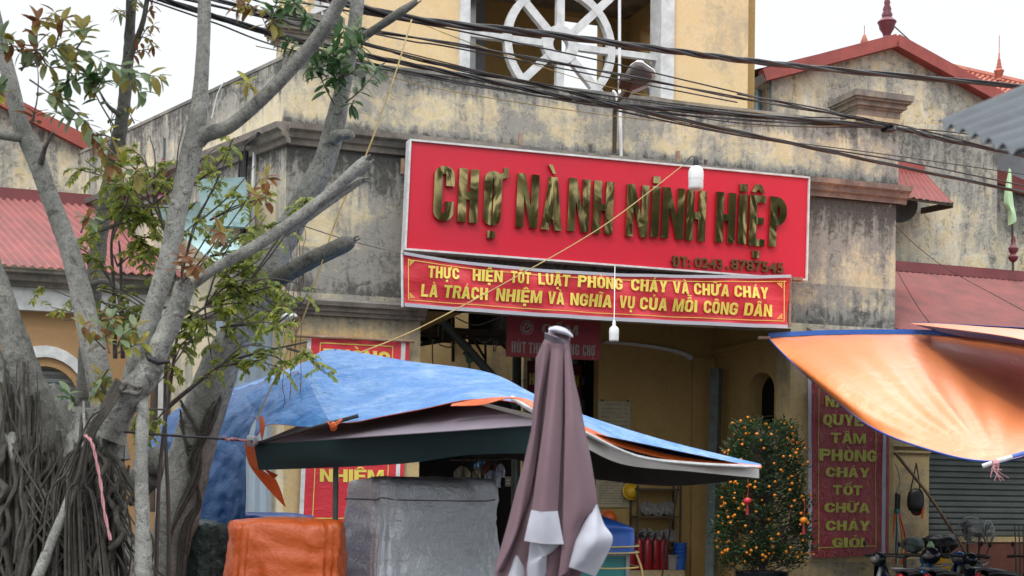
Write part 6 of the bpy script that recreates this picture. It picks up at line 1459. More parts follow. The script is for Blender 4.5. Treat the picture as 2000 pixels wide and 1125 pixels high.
pl_.add([p + up * .004 for p in pp] + [p - up * .012 for p in pp], [list(range(14)), list(range(14, 28))] + [(i, (i + 1) % 14, 14 + (i + 1) % 14, 14 + i) for i in range(14)]); pl_.build('rim', M['whitep'], sl_)
sec = [(t * .72 + .2, w__ * .8, h__ * .9) for t, w__, h__ in sec]
hl_ = MB(); hull(hl_, 1, -.013, True); hl_.build('lens', M['glassd'], sl_, 60)
MB().bar(a + ax * .03, a + ax * .2, .10, .08).bar(a + ax * L_ * .3 + sd_ * .1 - up * .05, a + ax * L_ * .6 + sd_ * .16 - up * .1, .14, .10).build('gear_box', M['steel'], sl_)
# ================================================================== HANGING BULBS
def bulb(lbl, u, v, d, h, base_m, wire):
    c = P(u, v, d); t = thing('hanging_bulb', lbl, 'light bulb', c); r = h * .30
    MB().lathe(c, [(r * .78, 0), (r * .95, h * .03), (r, h * .1), (r, h * .42)], 24).build('diffuser', M['whitep'], t, 50)
    MB().lathe(c + ZZ * h * .42, [(r * 1.03, 0), (r * 1.03, h * .3), (r * .9, h * .42), (r * .55, h * .52)], 24).build('housing', M['whitep'], t, 40)
    MB().lathe(c + ZZ * h * .94, [(r * .36, 0), (r * .38, h * .2), (r * .3, h * .3), (r * .15, h * .4)], 14).build('socket', M[base_m], t, 50)
    MB().tube([c + ZZ * h * 1.3] + [P(*w_) for w_ in wire], .006, 5).build('wire', M[base_m], t, 50)
bulb('large white bulb hanging in front of the big red signboard', 1359, 371, 20.5, .36, 'black', [(1350, 305, 20.6), (1335, 322, 20.6)])
bulb('smaller white bulb hanging below the middle of the banner', 1199, 667, 19.5, .22, 'whitep', [(1200, 600, 19.6), (1201, 520, 20.8)])
# security camera under the left cornice
sc_ = thing('security_camera', 'small white dome camera under the left cornice', 'camera', FA.hit(568, 618, .2))
MB().ball(FA.hit(566, 619, .22), .11, 12, (1.1, 1, .55)).build('housing', M['whitep'], sc_, 60); MB().ball(FA.hit(577, 624, .28), .05, 10).build('lens', M['black'], sc_, 60)
# flag
fl = thing('flag', 'mint green flag hanging limp from a slim pole on the right roof', 'flag', FA.hit(1980, 528, -2.6))
MB().tube([FA.hit(1979, 530, -2.6), FA.hit(1975, 335, -2.6)], .022, 8).build('pole', M['steel'], fl, 50)
MB().lathe(FA.hit(1979, 512, -2.6), [(.03, 0), (.08, .04), (.10, .1), (.05, .16), (.09, .22), (.10, .27), (.04, .34), (.05, .42), (.03, .5)], 14).build('turned_ball', M['clay'], fl, 50)
fg = lofted([[FA.hit(u, v, o_) for u, v, o_ in r] for r in (
    [(1971, 328, -2.55), (1973, 330, -2.5), (1976, 336, -2.6)], [(1964, 365, -2.5), (1972, 368, -2.35), (1977, 372, -2.6)], [(1961, 395, -2.5), (1972, 398, -2.35), (1980, 400, -2.55)], [(1968, 412, -2.5), (1976, 415, -2.35), (1984, 420, -2.5)], [(1969, 441, -2.5), (1976, 438, -2.4), (1985, 432, -2.5)])], 6, 6, .02, 4, 3)
MB().sheet(fg, .004).build('cloth', M['flag'], fl, 60)

# ================================================================== KUMQUAT TREE
kq = thing('kumquat_tree', 'bushy kumquat tree full of small orange fruit in a dark pot before the arched niche', 'potted tree', gp_(1488, 21.2))
kd = 21.2; kz = FPX / kd
kb = gp_(1488, kd)
MB().lathe(kb, [(.22, 0), (.30, .25), (.36, .6), (.40, .70), (.40, .76), (.34, .76), (.33, .68)], 24).build('pot', M['paintk'], kq, 50)
tk = MB(); tk.tube([kb + Vector((0, 0, .6)), kb + Vector((.03, 0, 1.3)), kb + Vector((-.03, 0, 2.2)), kb + Vector((0, 0, 2.9))], [.05, .04, .025, .01], 8)
prof = [(1108, 1415, 1545), (1080, 1388, 1590), (1050, 1376, 1598), (1010, 1385, 1592), (970, 1395, 1585), (930, 1400, 1582), (890, 1412, 1580), (860, 1418, 1572), (835, 1426, 1552), (820, 1440, 1530), (806, 1458, 1512), (796, 1472, 1500)]
def kenv(v):
    for (v0, a0, b0), (v1, a1, b1) in zip(prof, prof[1:]):
        if v1 <= v <= v0: t = (v0 - v) / (v0 - v1); return a0 + (a1 - a0) * t, b0 + (b1 - b0) * t
    return 1480, 1500
lf = MB(); r8 = random.Random(5); tips = []
for k in range(640):
    v = r8.uniform(828, 1104); a, b = kenv(v); th2 = r8.uniform(0, 6.283); rad = r8.uniform(.4, 1.0) ** .45
    sh = .88 + .36 * noise.noise(Vector((math.cos(th2) * 1.7, math.sin(th2) * 1.7, v / 45)))
    cu = (a + b) / 2; hw = (b - a) / 2 * sh; x = cu + hw * rad * math.cos(th2); c = P(x, v, kd + hw / kz * .9 * rad * math.sin(th2))
    ax0 = P(cu, v + 25, kd); tips.append((c, (c - ax0).normalized()))
    if rad > .5: tk.tube([ax0, (ax0 + c) / 2 - ZZ * .03, c], [.008, .006, .003], 4)
    dirn = (c - ax0).normalized()
    for j in range(r8.randrange(16, 26)):
        p = c + Vector((r8.gauss(0, .06), r8.gauss(0, .06), r8.gauss(0, .06))); d = (dirn * .7 + Vector((r8.uniform(-1, 1), r8.uniform(-1, 1), r8.uniform(-.4, 1)))).normalized()
        s_ = d.orthogonal().normalized(); L = r8.uniform(.05, .085); W = L * .38; u2 = s_.cross(d)
        lf.add([p, p + d * L * .5 + s_ * W * .5 + u2 * .006, p + d * L, p + d * L * .5 - s_ * W * .5 + u2 * .006], [(0, 1, 2), (0, 2, 3)])
tk.build('trunk', M['twig'], kq, 60); lf.build('crown', M['l_kq'], kq)
fr1 = []
for k in range(340):
    c, dr = r8.choice(tips); p = c + dr * .07 + Vector((r8.gauss(0, .05), -abs(r8.gauss(0, .06)), r8.gauss(0, .06) - .02)); fr1.append((p, r8.uniform(.018, .027)))
fr1.sort(key=lambda q: q[0].y)
pro = MB().ball((0, 0, 0), 1, 10, (1, 1, .94)); pm = pro.build('fruit', M['fruit'], None, 80); pmesh = pm.data; bpy.data.objects.remove(pm)
for p, r in fr1[:100]:
    o = bpy.data.objects.new('fruit', pmesh); COL.objects.link(o); o.parent = kq; o.location = p - kq.location; o.scale = (r, r, r)
mb = MB()
for p, r in fr1[100:]: mb.ball(p, r, 8)
o = mb.build('fruit', M['fruit'], kq, 80); o['kind'] = 'stuff'
for u, v, lbl in ((1460, 970, 'small red lantern charm with a tassel hanging in the left side of the kumquat tree'), (1570, 1008, 'gold and red charm with a tassel hanging in the right side of the kumquat tree')):
    c = P(u, v, 20.4); t = thing('lucky_charm', lbl, 'ornament', c)
    MB().tube(spl([c + Vector((0, 0, .25)), c + Vector((.01, 0, .12)), c], 3), .004, 4).build('cord', M['ban'], t)
    MB().lathe(c - ZZ * .06, [(.01, -.05), (.05, -.03), (.06, 0), (.05, .03), (.01, .05)], 10).build('knot', M['fruit'] if u > 1500 else M['ban'], t, 50)
    MB().lathe(c - ZZ * .26, [(.028, 0), (.02, .08), (.012, .16)], 8).build('tassel', M['ext'], t, 50)

# ================================================================== PORCH FURNISHINGS
PO = PB + .03
def plate(lbl, q, lines):
    t = thing('plaque', lbl, 'plaque', FA.hit(*q[3], PO)); Q = [FA.xz(u, v, PO) for u, v in q]
    vs, fs = shape([Q], FA, PO - .02, .03); MB().add(vs, fs).build('panel', M['plaque'], t)
    mb = MB(); r9 = random.Random(2)
    x0, x1 = Q[0][0], Q[1][0]
    for i in range(lines):
        z = Q[0][1] + (Q[3][1] - Q[0][1]) * (.08 + .86 * i / lines); x = x0 + .06; 
        while x < x1 - .1:
            w_ = r9.uniform(.02, .06); 
            if r9.random() < .88: mb.box(x, min(x + w_, x1 - .04), PO + .0105, PO + .013, z - .012, z)
            x += w_ + .012
        if r9.random() < .2: continue
    mb.build('faded_print', M['ink'], t); mb = MB()
    for a in (.1, .9): mb.box(x0 + (x1 - x0) * a, x0 + (x1 - x0) * a + .03, PO - .01, PO + .02, Q[0][1], Q[0][1] + .03)
    mb.build('clip', M['steel'], t)
plate('weathered notice board on the porch wall above the tarpaulin edge', [(1168, 783), (1231, 784), (1231, 850), (1168, 850)], 7)
plate('weathered notice board on the porch wall below the canopy, beside the yellow hard hat', [(1164, 938), (1229, 940), (1229, 991), (1164, 991)], 9)
def hat(lbl, u, v, m, off=.12):
    c = FA.hit(u, v, PO + off); t = thing('hard_hat', lbl, 'hard hat', c); a = FA.Y
    MB().lathe(c - a * .02, [(.13, 0), (.135, .02), (.12, .07), (.08, .12), (.02, .145)], 18, axis=a + ZZ * .2).build('shell', M[m], t, 60)
    MB().lathe(c - a * .03, [(.155, 0), (.155, .012), (.13, .02)], 18, axis=a + ZZ * .2).build('brim', M[m], t, 60)
hat('yellow hard hat hanging on the porch wall beside the lower notice board', 1233, 960, 'yel')
hat('orange hard hat hanging low on the porch wall left of the hose rack', 1190, 1013, 'orange')
# hose rack
hr = thing('hose_rack', 'dark steel wall rack holding rolled canvas fire hoses on the porch wall', 'shelf', FA.hit(1290, 1080, PO))
x0 = FA.xz(1243, 1000, PO + .3)[0]; x1 = FA.xz(1330, 1000, PO + .3)[0]; zz_ = [FA.xz(1285, v, PO + .3)[1] for v in (954, 1008, 1068)]
mb = MB()
for x in (x0, x1 - .03):
    for y in (PO + .02, PO + .3): mb.box(x, x + .03, y, y + .03, zz_[2] - .05, zz_[0] + .05)
mb.build('frame', M['rust'] if 0 else M['steel'], hr)
for z in zz_: MB().box(x0, x1, PO + .02, PO + .34, z - .03, z).build('shelf', M['steel'], hr)
def hose(u, v, rr_, lbl):
    c = FA.hit(u, v, PO + .2); mb = MB(); n = 110; g = []
    for i in range(n + 1):
        a = i * .32; r = .03 + (rr_ - .03) * i / n; q = c + FA.X * math.cos(a) * r + ZZ * math.sin(a) * r; g.append([q - FA.Y * .05, q + FA.Y * .06])
    mb.sheet(g, .009); mb.lathe(c - FA.Y * .05, [(rr_ * .93, 0), (rr_ * .93, .09)], 20, axis=FA.Y)
    o = mb.build('hose_roll', M['hose'], None, 60); tag(o, lbl, 'fire hose', 'rolled canvas fire hoses on the rack'); o.data.transform(Matrix.Translation(-c)); o.location = c
for u, v, r, l in ((1262, 993, .125, 'rolled canvas hose at the left of the upper shelf'), (1283, 996, .12, 'rolled canvas hose in the middle of the upper shelf'), (1304, 993, .13, 'rolled canvas hose at the right of the upper shelf'), (1262, 1046, .13, 'rolled canvas hose at the left of the lower shelf'), (1285, 1049, .13, 'rolled canvas hose beside it, in the middle of the lower shelf'), (1305, 1047, .125, 'rolled canvas hose at the right of the lower shelf')): hose(u, v, r, l)
cable('iron_rod', 'thin dark rod leaning in front of the hose rack', 'rod', [FA.hit(1325, 950, PO + .5), FA.hit(1293, 1125, PO + .6), FA.hit(1290, 1150, PO + .6)], .014, 'black')
# extinguishers
ex0 = thing('fire_extinguisher', 'red fire extinguisher, leftmost of the row under the hose rack', 'fire extinguisher', (0, 0, 0), 'row of red fire extinguishers')
MB().lathe((0, 0, 0), [(.075, 0), (.085, .02), (.085, .42), (.075, .48), (.045, .53), (.03, .55)], 18).build('cylinder', M['ext'], ex0, 50)
MB().lathe((0, 0, .55), [(.025, 0), (.025, .05)], 10).bar((-.02, 0, .61), (.09, 0, .65), .02).bar((-.02, 0, .6), (.10, 0, .58), .02).build('valve_handle', M['black'], ex0)
MB().tube(spl([Vector((-.02, 0, .59)), Vector((-.11, 0, .5)), Vector((-.10, 0, .25)), Vector((-.09, -.03, .12))], 5), .011, 6).build('hose', M['black'], ex0, 50)
zf = .62; stand = MB().box(FA.xz(1205, 1100, PO + .3)[0], FA.xz(1330, 1100, PO + .3)[0], PO + .0, PO + .45, 0, zf - .005)
o = stand.build('low_ledge', M['pier'], None); tag(o, 'low plastered ledge under the fire extinguishers on the porch floor', 'ledge'); recenter(o)
EXL = ['second red fire extinguisher from the left under the hose rack', 'third red fire extinguisher from the left under the hose rack', 'fourth red fire extinguisher from the left under the hose rack', 'fifth red fire extinguisher from the left, leaning out of line', 'red fire extinguisher at the right end of the row, beside the grey bucket']
for k, u in enumerate((1216, 1232, 1248, 1264, 1279, 1296)):
    q = FA.hit(u, 1100, PO + .3 + (.05 if k % 2 else 0)); q.z = zf
    if k == 0: ex0.location = q
    else: dup(ex0, q, EXL[k - 1], 'row of red fire extinguishers', .3 * k)
def bucket(lbl, u, m, n, h=.26, r=.12):
    q = FA.hit(u, 1100, PO + .35); q.z = zf
    for k in range(n):
        o = MB().lathe((0, 0, 0), [(r * .75, 0), (r, h), (r * 1.06, h), (r * 1.06, h - .02), (r * .98, h - .03), (r * .72, .02)], 20).build('bucket', M[m], None, 50); o.location = q + ZZ * k * .07
        tag(o, (lbl if n == 1 else ('top bucket of the blue nested stack at the porch corner' if k == n - 1 else 'lower bucket in the blue nested stack at the porch corner')), 'bucket', None if n == 1 else 'nested blue buckets')
bucket('grey bucket beside the last fire extinguisher', 1312, 'hose', 1); bucket('', 1328, 'bluep', 4)
# green lamp fixtures in the hall
gl = thing('hall_lamp', 'mint green enamel lamp under a dark cap, left of the column in the hall', 'lamp', FA.hit(917, 720, -3.6), 'mint green lamps in the hall')
MB().lathe(FA.hit(917, 705, -3.6), [(.02, -.2), (.02, -.04), (.06, -.02), (.075, .06), (.10, .09), (.10, .12)], 16).build('shade', M['lampg'], gl, 50)
MB().lathe(FA.hit(917, 705, -3.6) + ZZ * .12, [(.13, 0), (.11, .03), (.07, .08), (.03, .14), (.01, .6)], 16).build('cap', M['steel'], gl, 50)
MB().tube([FA.hit(917, 712, -3.6), FA.hit(917, 800, -3.6)], .01, 6).build('rod', M['lampg'], gl)
q = FA.hit(1117, 720, -3.6); dup(gl, q, 'mint green enamel lamp at the right of the folded umbrella, near the guide sign', 'mint green lamps in the hall')
# clothes on hangers and shelf goods inside
def garment(lbl, u, v, d, wpx, hpx, m, ang=0):
    t = thing('hanging_garment', lbl, 'garment', P(u, v + hpx, d), 'clothes hanging in the dark hall'); w_ = wpx / FPX * d; h = hpx / FPX * d; c = P(u, v, d)
    X = Vector((math.cos(ang), math.sin(ang), 0)); g = []
    for i in range(9):
        a = i / 8; r = []
        for j in range(13):
            b = j / 12 * 2 - 1; sh = (.35 + .65 * min(1, a * 3.2)); r.append(c + X * b * w_ / 2 * sh - ZZ * (h * a + .10 * abs(b) * h * (1 - a)) + Vector((0, .03 * math.sin(b * 7 + a * 2), 0)))
        g.append(r)
    MB().sheet(g, .02).build('cloth', M[m], t, 60)
    MB().tube(spl([c + ZZ * .01, c + ZZ * .06, c + ZZ * .09 + X * .02, c + ZZ * .07 + X * .04], 3), .004, 4).bar(c - X * w_ * .22, c + X * w_ * .22, .008).build('hanger', M['steel'], t)
garment('cream and pink blouse, leftmost of the hanging clothes', 903, 910, 13.6, 30, 34, 'plaque'); garment('pale blouse hanging right beside the leftmost one', 931, 912, 13.7, 20, 32, 'plaque', .9)
garment('brown knitted top hanging high in the middle of the clothes', 958, 902, 14.2, 34, 26, 'brown', .2); garment('white shirt hanging below the brown top', 962, 918, 14.0, 30, 34, 'flapw'); garment('white shirt hanging at the right, next to the electric box', 978, 906, 13.9, 22, 26, 'flapw', .9); garment('blue denim top hanging behind the pale blouse', 940, 900, 14.6, 26, 22, 'bluewin')
cable('clothes_rail', 'dark rail the clothes hang from inside the stall', 'rail', pv((880, 898, 13.9), (1010, 895, 14)), .012, 'steel')
eb = thing('electric_box', 'small cream electric box beyond the hanging clothes', 'box', P(992, 950, 14.5))
MB().box(-.03, .03, -.02, .02, 0, .1, Fr(P(992, 950, 14.5), Vector((1, 0, 0)), Vector((0, 1, 0)))).build('case', M['plaque'], eb); MB().bar(P(989, 938, 14.46), P(995, 938, 14.46), .012).bar(P(989, 944, 14.46), P(995, 944, 14.46), .012).build('switch', M['whitep'], eb)
# shelves with boxed goods glimpsed in the hall
gs = thing('goods_shelf', 'dim shelf stacked with goods on the right side of the hall, behind the folded umbrella', 'shelf', FA.p(sd0 - .6, -5.2, 0))
mb = MB(); xs0 = FA.xz(1085, 800, -4.6)[0]; xs1 = FA.xz(1165, 800, -4.6)[0]
for x in (xs0, (xs0 + xs1) / 2, xs1): mb.box(x, x + .04, -5, -4.6, 0, 4.2)
for k in range(10): mb.box(xs0, xs1, -5, -4.6, .4 + .42 * k, .43 + .42 * k)
mb.build('frame', M['steel'], gs); mb = MB(); r9 = random.Random(8)
for k in range(10):
    x = xs0 + .05
    while x < xs1 - .15:
        w_ = r9.uniform(.06, .2); hh = r9.uniform(.08, .3); mb.box(x, x + w_, -4.95, -4.62 - r9.uniform(0, .1), .43 + .42 * k, .43 + .42 * k + hh); x += w_ + r9.uniform(.01, .08)
o = mb.build('goods', mat('dim goods', (.10, .09, .085), .8, vs=5, c2=(.03, .03, .04)), gs); o['kind'] = 'stuff'
# ================================================================== SHOPFRONT CLUTTER ON THE RIGHT
def Q_(u, v, off): return FA.hit(u, v, off)
SOF = -.9
cable('bamboo_pole', 'old bamboo pole leaning diagonally across the shop pillar and shutter', 'pole', [Q_(1748, 884, SOF), Q_(1812, 965, SOF + .1), Q_(1865, 1045, SOF + .3), Q_(1900, 1105, SOF + .5)], .028, 'bamboo')
bg_ = thing('hanging_bag', 'black shoulder bag hanging by its straps on the shop pillar', 'bag', Q_(1786, 1000, SOF))
b0 = Q_(1788, 1000, SOF); 
mb = MB(); mb.lathe(b0, [(.05, 0), (.12, .03), (.15, .12), (.15, .25), (.13, .34), (.09, .40), (.02, .42)], 18); [v_.__setattr__('y', b0.y + (v_.y - b0.y) * .5) for v_ in mb.v]
mb.build('body', M['brown'] if 0 else M['black'], bg_, 60)
mb = MB()
for dx in (-.07, .05): mb.tube(spl([b0 + Vector((dx * 1.4, -.02, .38)), b0 + Vector((dx * .7, -.04, .62)), b0 + Vector((.0, -.02, .86))], 6), .012, 6)
mb.build('strap', M['black'], bg_, 50); MB().ball(b0 + Vector((.04, .06, .02)), .11, 10, (1, .4, .8)).build('lining', M['brown'], bg_, 60)
o = MB().tube([Q_(1803, 990, SOF + .05), Q_(1801, 1012, SOF + .05)], [.03, .02], 8).build('red_strap', M['orange'], None, 50); tag(o, 'short orange red strip hanging at the right of the black bag', 'strip'); recenter(o)
mb = MB(); q = Q_(1751, 1000, SOF + .4)
STR = [('fruit', -.09), ('orange', -.05), ('flag', .03), ('fruit', .07), ('ban', .11), ('bluep', 0)]
bc = thing('bungee_cords', 'bunch of orange and green luggage cords hanging beside the maroon poster', 'cords', q)
for m_, dx in STR: MB().tube(spl([q + Vector((dx * .3, 0, 0)), q + Vector((dx * 1.2, -.02, -.35)), q + Vector((dx * 1.6, .02, -.62)), q + Vector((dx * .8, 0, -.9))], 5), .014, 6).build('cord', M[m_], bc, 50)
MB().tube([q + Vector((0, 0, .32)), q + Vector((0, 0, 0))], .03, 8).tube([q + Vector((.05, 0, .3)), q + Vector((.04, 0, -.02))], .02, 8).build('handle', M['black'], bc, 50)
MB().tube(spl([q + Vector((-.02, 0, .3)), q + Vector((.05, 0, .5)), q + Vector((.02, 0, .7)), q + Vector((-.03, 0, .82))], 5), .010, 6).build('hook', M['grey'], bc, 50)
MB().lathe(q - ZZ * .02, [(.04, 0), (.05, .03), (.04, .07)], 10).build('clip', M['tealp'], bc, 50)
def fan(lbl, u, v, off, r, yaw=0):
    c = Q_(u, v, off); t = thing('pedestal_fan', lbl, 'fan', Vector((c.x, c.y, 0))); X = Vector((math.cos(yaw), math.sin(yaw), 0)); Y = Vector((math.sin(yaw), -math.cos(yaw), 0))
    gr = MB()
    for s_ in (0, 1):
        for k in range(36):
            a = k * math.pi / 18; gr.tube([c + (X * math.cos(a) * rr_ + ZZ * math.sin(a) * rr_) * r + Y * ((.10 if s_ == 0 else -.08) * (1 - rr_ ** 3) ) for rr_ in (.12, .5, .85, 1)], .0025, 4)
        for rr_ in (.12, .35, .6, .85): gr.tube([c + (X * math.cos(a) * rr_ + ZZ * math.sin(a) * rr_) * r + Y * (.10 if s_ == 0 else -.08) * (1 - rr_ ** 3) for a in [i * math.pi / 16 for i in range(33)]], .003, 4, cap=False)
    gr.tube([c + (X * math.cos(a) + ZZ * math.sin(a)) * r for a in [i * math.pi / 20 for i in range(41)]], .009, 6, cap=False)
    gr.build('grille', M['grey'], t)
    bl = MB()
    for k in range(3):
        rows = []
        for i in range(6):
            rr_ = .14 + .68 * i / 5; row = []
            for j in range(7):
                a = k * 2.094 + (j / 6 - .5) * (1.15 - .25 * i / 5) + .25 * i / 5; row.append(c + (X * math.cos(a) + ZZ * math.sin(a)) * r * rr_ + Y * (.03 - .06 * j / 6))
            rows.append(row)
        bl.sheet(rows, .003)
    bl.build('blades', M['gpipe'], t, 60)
    MB().lathe(c, [(.02, .11), (.05, .10), (.055, .05), (.05, 0)], 14, axis=Y).build('hub', M['whitep'] if 0 else M['hose'], t, 50)
    MB().lathe(c - Y * .26, [(.05, 0), (.09, .04), (.09, .16), (.06, .2)], 14, axis=Y).build('motor', M['black'], t, 50)
    MB().tube([c - Y * .16 - ZZ * .08, Vector((c.x, c.y, .03)) - Y * .16], .02, 8).lathe(Vector((c.x, c.y, 0)) - Y * .16, [(.2, 0), (.2, .03), (.03, .06)], 18).build('stand', M['black'], t, 50)
fan('grey pedestal fan facing the street before the roller shutter', 1896, 1036, -.5, .235)
fan('second pedestal fan turned to the right, partly behind the front one', 1930, 1040, -.8, .22, .9)
def scooter(lbl, u, d, yaw, paint, rgp=None):
    base = gp_(u, d); t = thing('motorbike', lbl, 'motorbike', base, 'motorbikes parked before the shop row'); f = Vector((math.cos(yaw), math.sin(yaw), 0)); s_ = Vector((-f.y, f.x, 0))
    def q(x, y, z): return base + f * x + s_ * y + ZZ * z
    for x, nm in ((-.62, 'rear'), (.62, 'front')):
        w_ = MB(); R0 = .27; pts = [q(x + R0 * math.cos(a), 0, .28 + R0 * math.sin(a)) for a in [i * math.pi / 14 for i in range(29)]]; w_.tube(pts, .045, 8, cap=False); wo = w_.build('wheel', M['black'], t, 60)
        rm = MB(); rm.tube([q(x + .2 * math.cos(a), 0, .28 + .2 * math.sin(a)) for a in [i * math.pi / 14 for i in range(29)]], .02, 6, cap=False)
        for k in range(6): rm.bar(q(x, 0, .28), q(x + .2 * math.cos(k * 1.047), 0, .28 + .2 * math.sin(k * 1.047)), .025)
        rm.lathe(q(x, -.06, .28), [(.05, 0), (.05, .12)], 12, axis=s_); rm.build('rim', M['grey'], wo, 50)
    MB().tube(spl([q(.62, 0, .28), q(.52, 0, .62), q(.42, 0, .92)], 4), .04, 8).tube([q(.62, .07, .28), q(.52, .07, .6)], .02, 6).tube([q(.62, -.07, .28), q(.52, -.07, .6)], .02, 6).build('fork', M['grey'], t, 50)
    g = []
    for x, w_, z0, z1 in ((-.98, .05, .74, .80), (-.85, .11, .62, .78), (-.55, .15, .50, .76), (-.25, .15, .36, .74), (0, .13, .30, .58), (.18, .12, .28, .48), (.34, .14, .36, .72), (.44, .13, .5, .9), (.5, .08, .62, .94)):
        row = []
        for k in range(17):
            a = 2 * math.pi * k / 16; row.append(q(x, w_ * math.copysign(abs(math.cos(a)) ** .7, math.cos(a)), (z0 + z1) / 2 + (z1 - z0) / 2 * math.copysign(abs(math.sin(a)) ** .7, math.sin(a))))
        g.append(row)
    MB().sheet(g, .01).build('body', M[paint], t, 60)
    st__ = MB(); g = []
    for x, w_, z in ((-.82, .07, .80), (-.7, .13, .82), (-.45, .15, .80), (-.2, .14, .775), (-.02, .10, .76), (.05, .05, .72)):
        g.append([q(x, w_ * math.cos(a), z + .05 * math.sin(a)) for a in [i * math.pi / 8 for i in range(17)]])
    st__.sheet(g, .008); st__.build('seat', M['seat'], t, 60)
    MB().ball(q(.50, 0, .98), .13, 14, (.85, 1.0, .85)).build('head_cowl', M[paint], t, 60)
    MB().ball(q(.58, 0, .97), .085, 12, (.8, 1.1, .7)).build('headlight', M['glassd'], t, 60)
    MB().tube(spl([q(.36, .34, 1.02), q(.42, .2, 1.03), q(.48, 0, 1.02), q(.42, -.2, 1.03), q(.36, -.34, 1.02)], 5), .016, 8).tube([q(.36, .35, 1.02), q(.40, .24, 1.025)], .022, 8).tube([q(.36, -.35, 1.02), q(.40, -.24, 1.025)], .022, 8).build('handlebar', M['black'], t, 50)
    for y in (.26, -.26): MB().tube([q(.42, y, 1.03), q(.44, y * 1.15, 1.16)], .007, 6).ball(q(.44, y * 1.2, 1.2), .06, 10, (.3, 1.1, .7)).build('mirror', M['black'], t, 50)
    MB().ball(q(-.97, 0, .77), .07, 10, (.7, 1.2, .8)).build('tail_light', M['redlamp'], t, 60)
    MB().tube(spl([q(-.5, .13, .84), q(-.85, .15, .88), q(-1.02, .08, .89), q(-1.02, -.08, .89), q(-.85, -.15, .88), q(-.5, -.13, .84)], 4), .013, 6).build('grab_rail', M['grey'], t, 50)
    MB().tube([q(-.1, .14, .3), q(-.75, .16, .32)], .045, 10).build('exhaust', M['grey'], t, 50)
    MB().bar(q(.05, .05, .3), q(-.1, .22, .02), .025).build('side_stand', M['black'], t)
scooter('blue black motorbike with its front cowl towards the street, beside the maroon poster', 1762, 20.6, R_(215), 'paintk')
scooter('bright blue motorbike seen from its tail light, in front of the yellow crate', 1795, 20.0, R_(60), 'paintb')
scooter('black motorbike with a glossy red tail light before the fans', 1868, 20.1, R_(50), 'paintk')
scooter('blue fronted motorbike standing under the front fan', 1888, 21.6, R_(240), 'paintb')
scooter('dark motorbike at the right edge of the picture', 1985, 20.4, R_(40), 'paintk')
hm = thing('crash_helmet', 'glossy black crash helmet resting on a motorbike seat beside the yellow crate', 'helmet', P(1818, 1100, 20.2))
MB().ball(P(1818, 1085, 20.2), .135, 16, (1, 1.1, .95)).build('shell', M['paintk'], hm, 60); MB().ball(P(1814, 1086, 20.12), .10, 12, (.9, .8, .5)).build('visor', M['glassd'], hm, 60)
yc = thing('crate', 'yellow plastic crate behind the motorbikes', 'crate', gp_(1848, 22.2)); FY = Fr(gp_(1848, 22.0), D2, N2)
MB().box(-.13, .13, -.15, .15, .45, .985, FY).build('shell', M['yel'], yc); mb = MB()
for k in range(4): mb.box(-.14, .14, .15, .16, .5 + .13 * k, .53 + .13 * k, FY)
mb.box(-.14, .14, .15, .165, .96, 1.0, FY); mb.build('rib', M['yel'], yc)
tb_ = thing('shop_table', 'dark low table with wrapped goods between the pillar and the fans', 'table', gp_(1800, 22.6)); FT = Fr(gp_(1800, 22.7), D2, N2)
MB().box(-.55, .95, -.3, .3, .97, 1.0, FT).build('tabletop', M['grey'] if 0 else M['steel'], tb_)
for x in (-.52, .9):
    for y in (-.27, .27): MB().box(x, x + .04, y - .02, y + .02, 0, .97, FT).build('leg', M['steel'], tb_)
def bag(lbl, x, w_, h, m, sd_):
    mb = MB(); mb.ball(FT.p(x, 0, 1.0 + h * .45), .5, 22, (w_, .3, h * .8), 0, .4); o = mb.build('plastic_bag', M['seat' if sd_ == 2 else m], None, 60); tag(o, lbl, 'bag'); recenter(o); o.location.z = 1.0
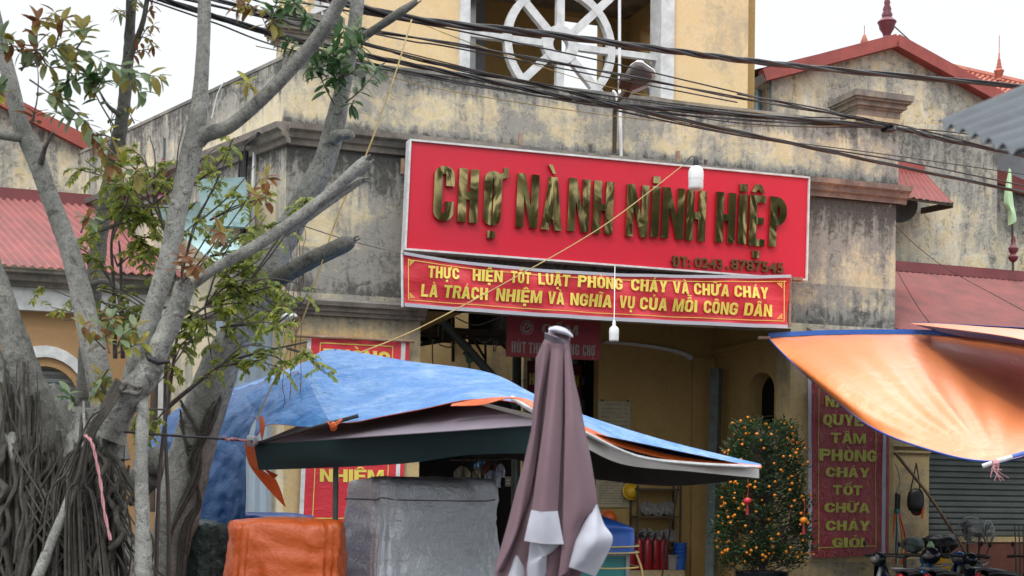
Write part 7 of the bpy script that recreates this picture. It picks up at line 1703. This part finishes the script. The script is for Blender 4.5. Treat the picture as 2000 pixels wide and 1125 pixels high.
bag('translucent grey plastic bag on the table left of the pillar edge', -.15, .35, .34, 'gpipe', 1); bag('dark grey bundle of bags on the table under the bamboo pole', .38, .6, .38, 'glassd', 2)
o = MB().lathe(FT.p(.10, .1, 1.0), [(.05, 0), (.06, .02), (.06, .14), (.03, .18), (.03, .2)], 12).build('bottle', M['flag'], None, 50); tag(o, 'pale green bottle between the bags on the table', 'bottle'); recenter(o)
for k, u in enumerate((1982, 1990, 1998)): cable('broom', ['leftmost of three dark handles leaning on the shutter at the right edge', 'middle of three dark handles leaning on the shutter at the right edge', 'rightmost of three dark handles leaning on the shutter at the right edge'][k], 'broom', [Q_(u, 1024, -1.2), Q_(u + 3, 1125, -1.0), Q_(u + 4, 1180, -1.0)], .012, 'black')
# unseen trees added behind the viewpoint to darken the brass letters' reflections
for k, (x, y, h) in enumerate(((24, -9, 16), (31, -3, 17), (17, -22, 15))):
    t = thing('street_tree', ['broad leafy tree across the lane, left one behind the viewpoint', 'tallest leafy tree across the lane behind the viewpoint', 'lower leafy tree across the lane, right one behind the viewpoint'][k], 'tree', (x, y, 0), 'trees across the lane')
    MB().tube([(x, y, 0), (x + .3, y, h * .3), (x, y, h * .6)], [.35, .28, .15], 10).build('trunk', M['barkd'], t, 50); lf = MB(); r5 = random.Random(k)
    for i in range(5200):
        th2 = r5.uniform(0, 6.28); ph = r5.uniform(-1, 1); rr_ = r5.uniform(.5, 1) ** .5 * (1 + .3 * noise.noise(Vector((math.cos(th2) * 2, math.sin(th2) * 2, ph * 2 + k)))); s__ = math.sqrt(1 - ph * ph)
        c = Vector((x + 4.4 * rr_ * s__ * math.cos(th2), y + 4 * rr_ * s__ * math.sin(th2), h * .66 + h * .34 * rr_ * ph)); a = Vector((r5.uniform(-1, 1), r5.uniform(-1, 1), r5.uniform(-1, 1))).normalized() * .3; b = a.orthogonal().normalized() * .22
        lf.add([c - a, c + b, c + a, c - b], [(0, 1, 2, 3)])
    lf.build('crown', M['l_kq'], t)
#@@6
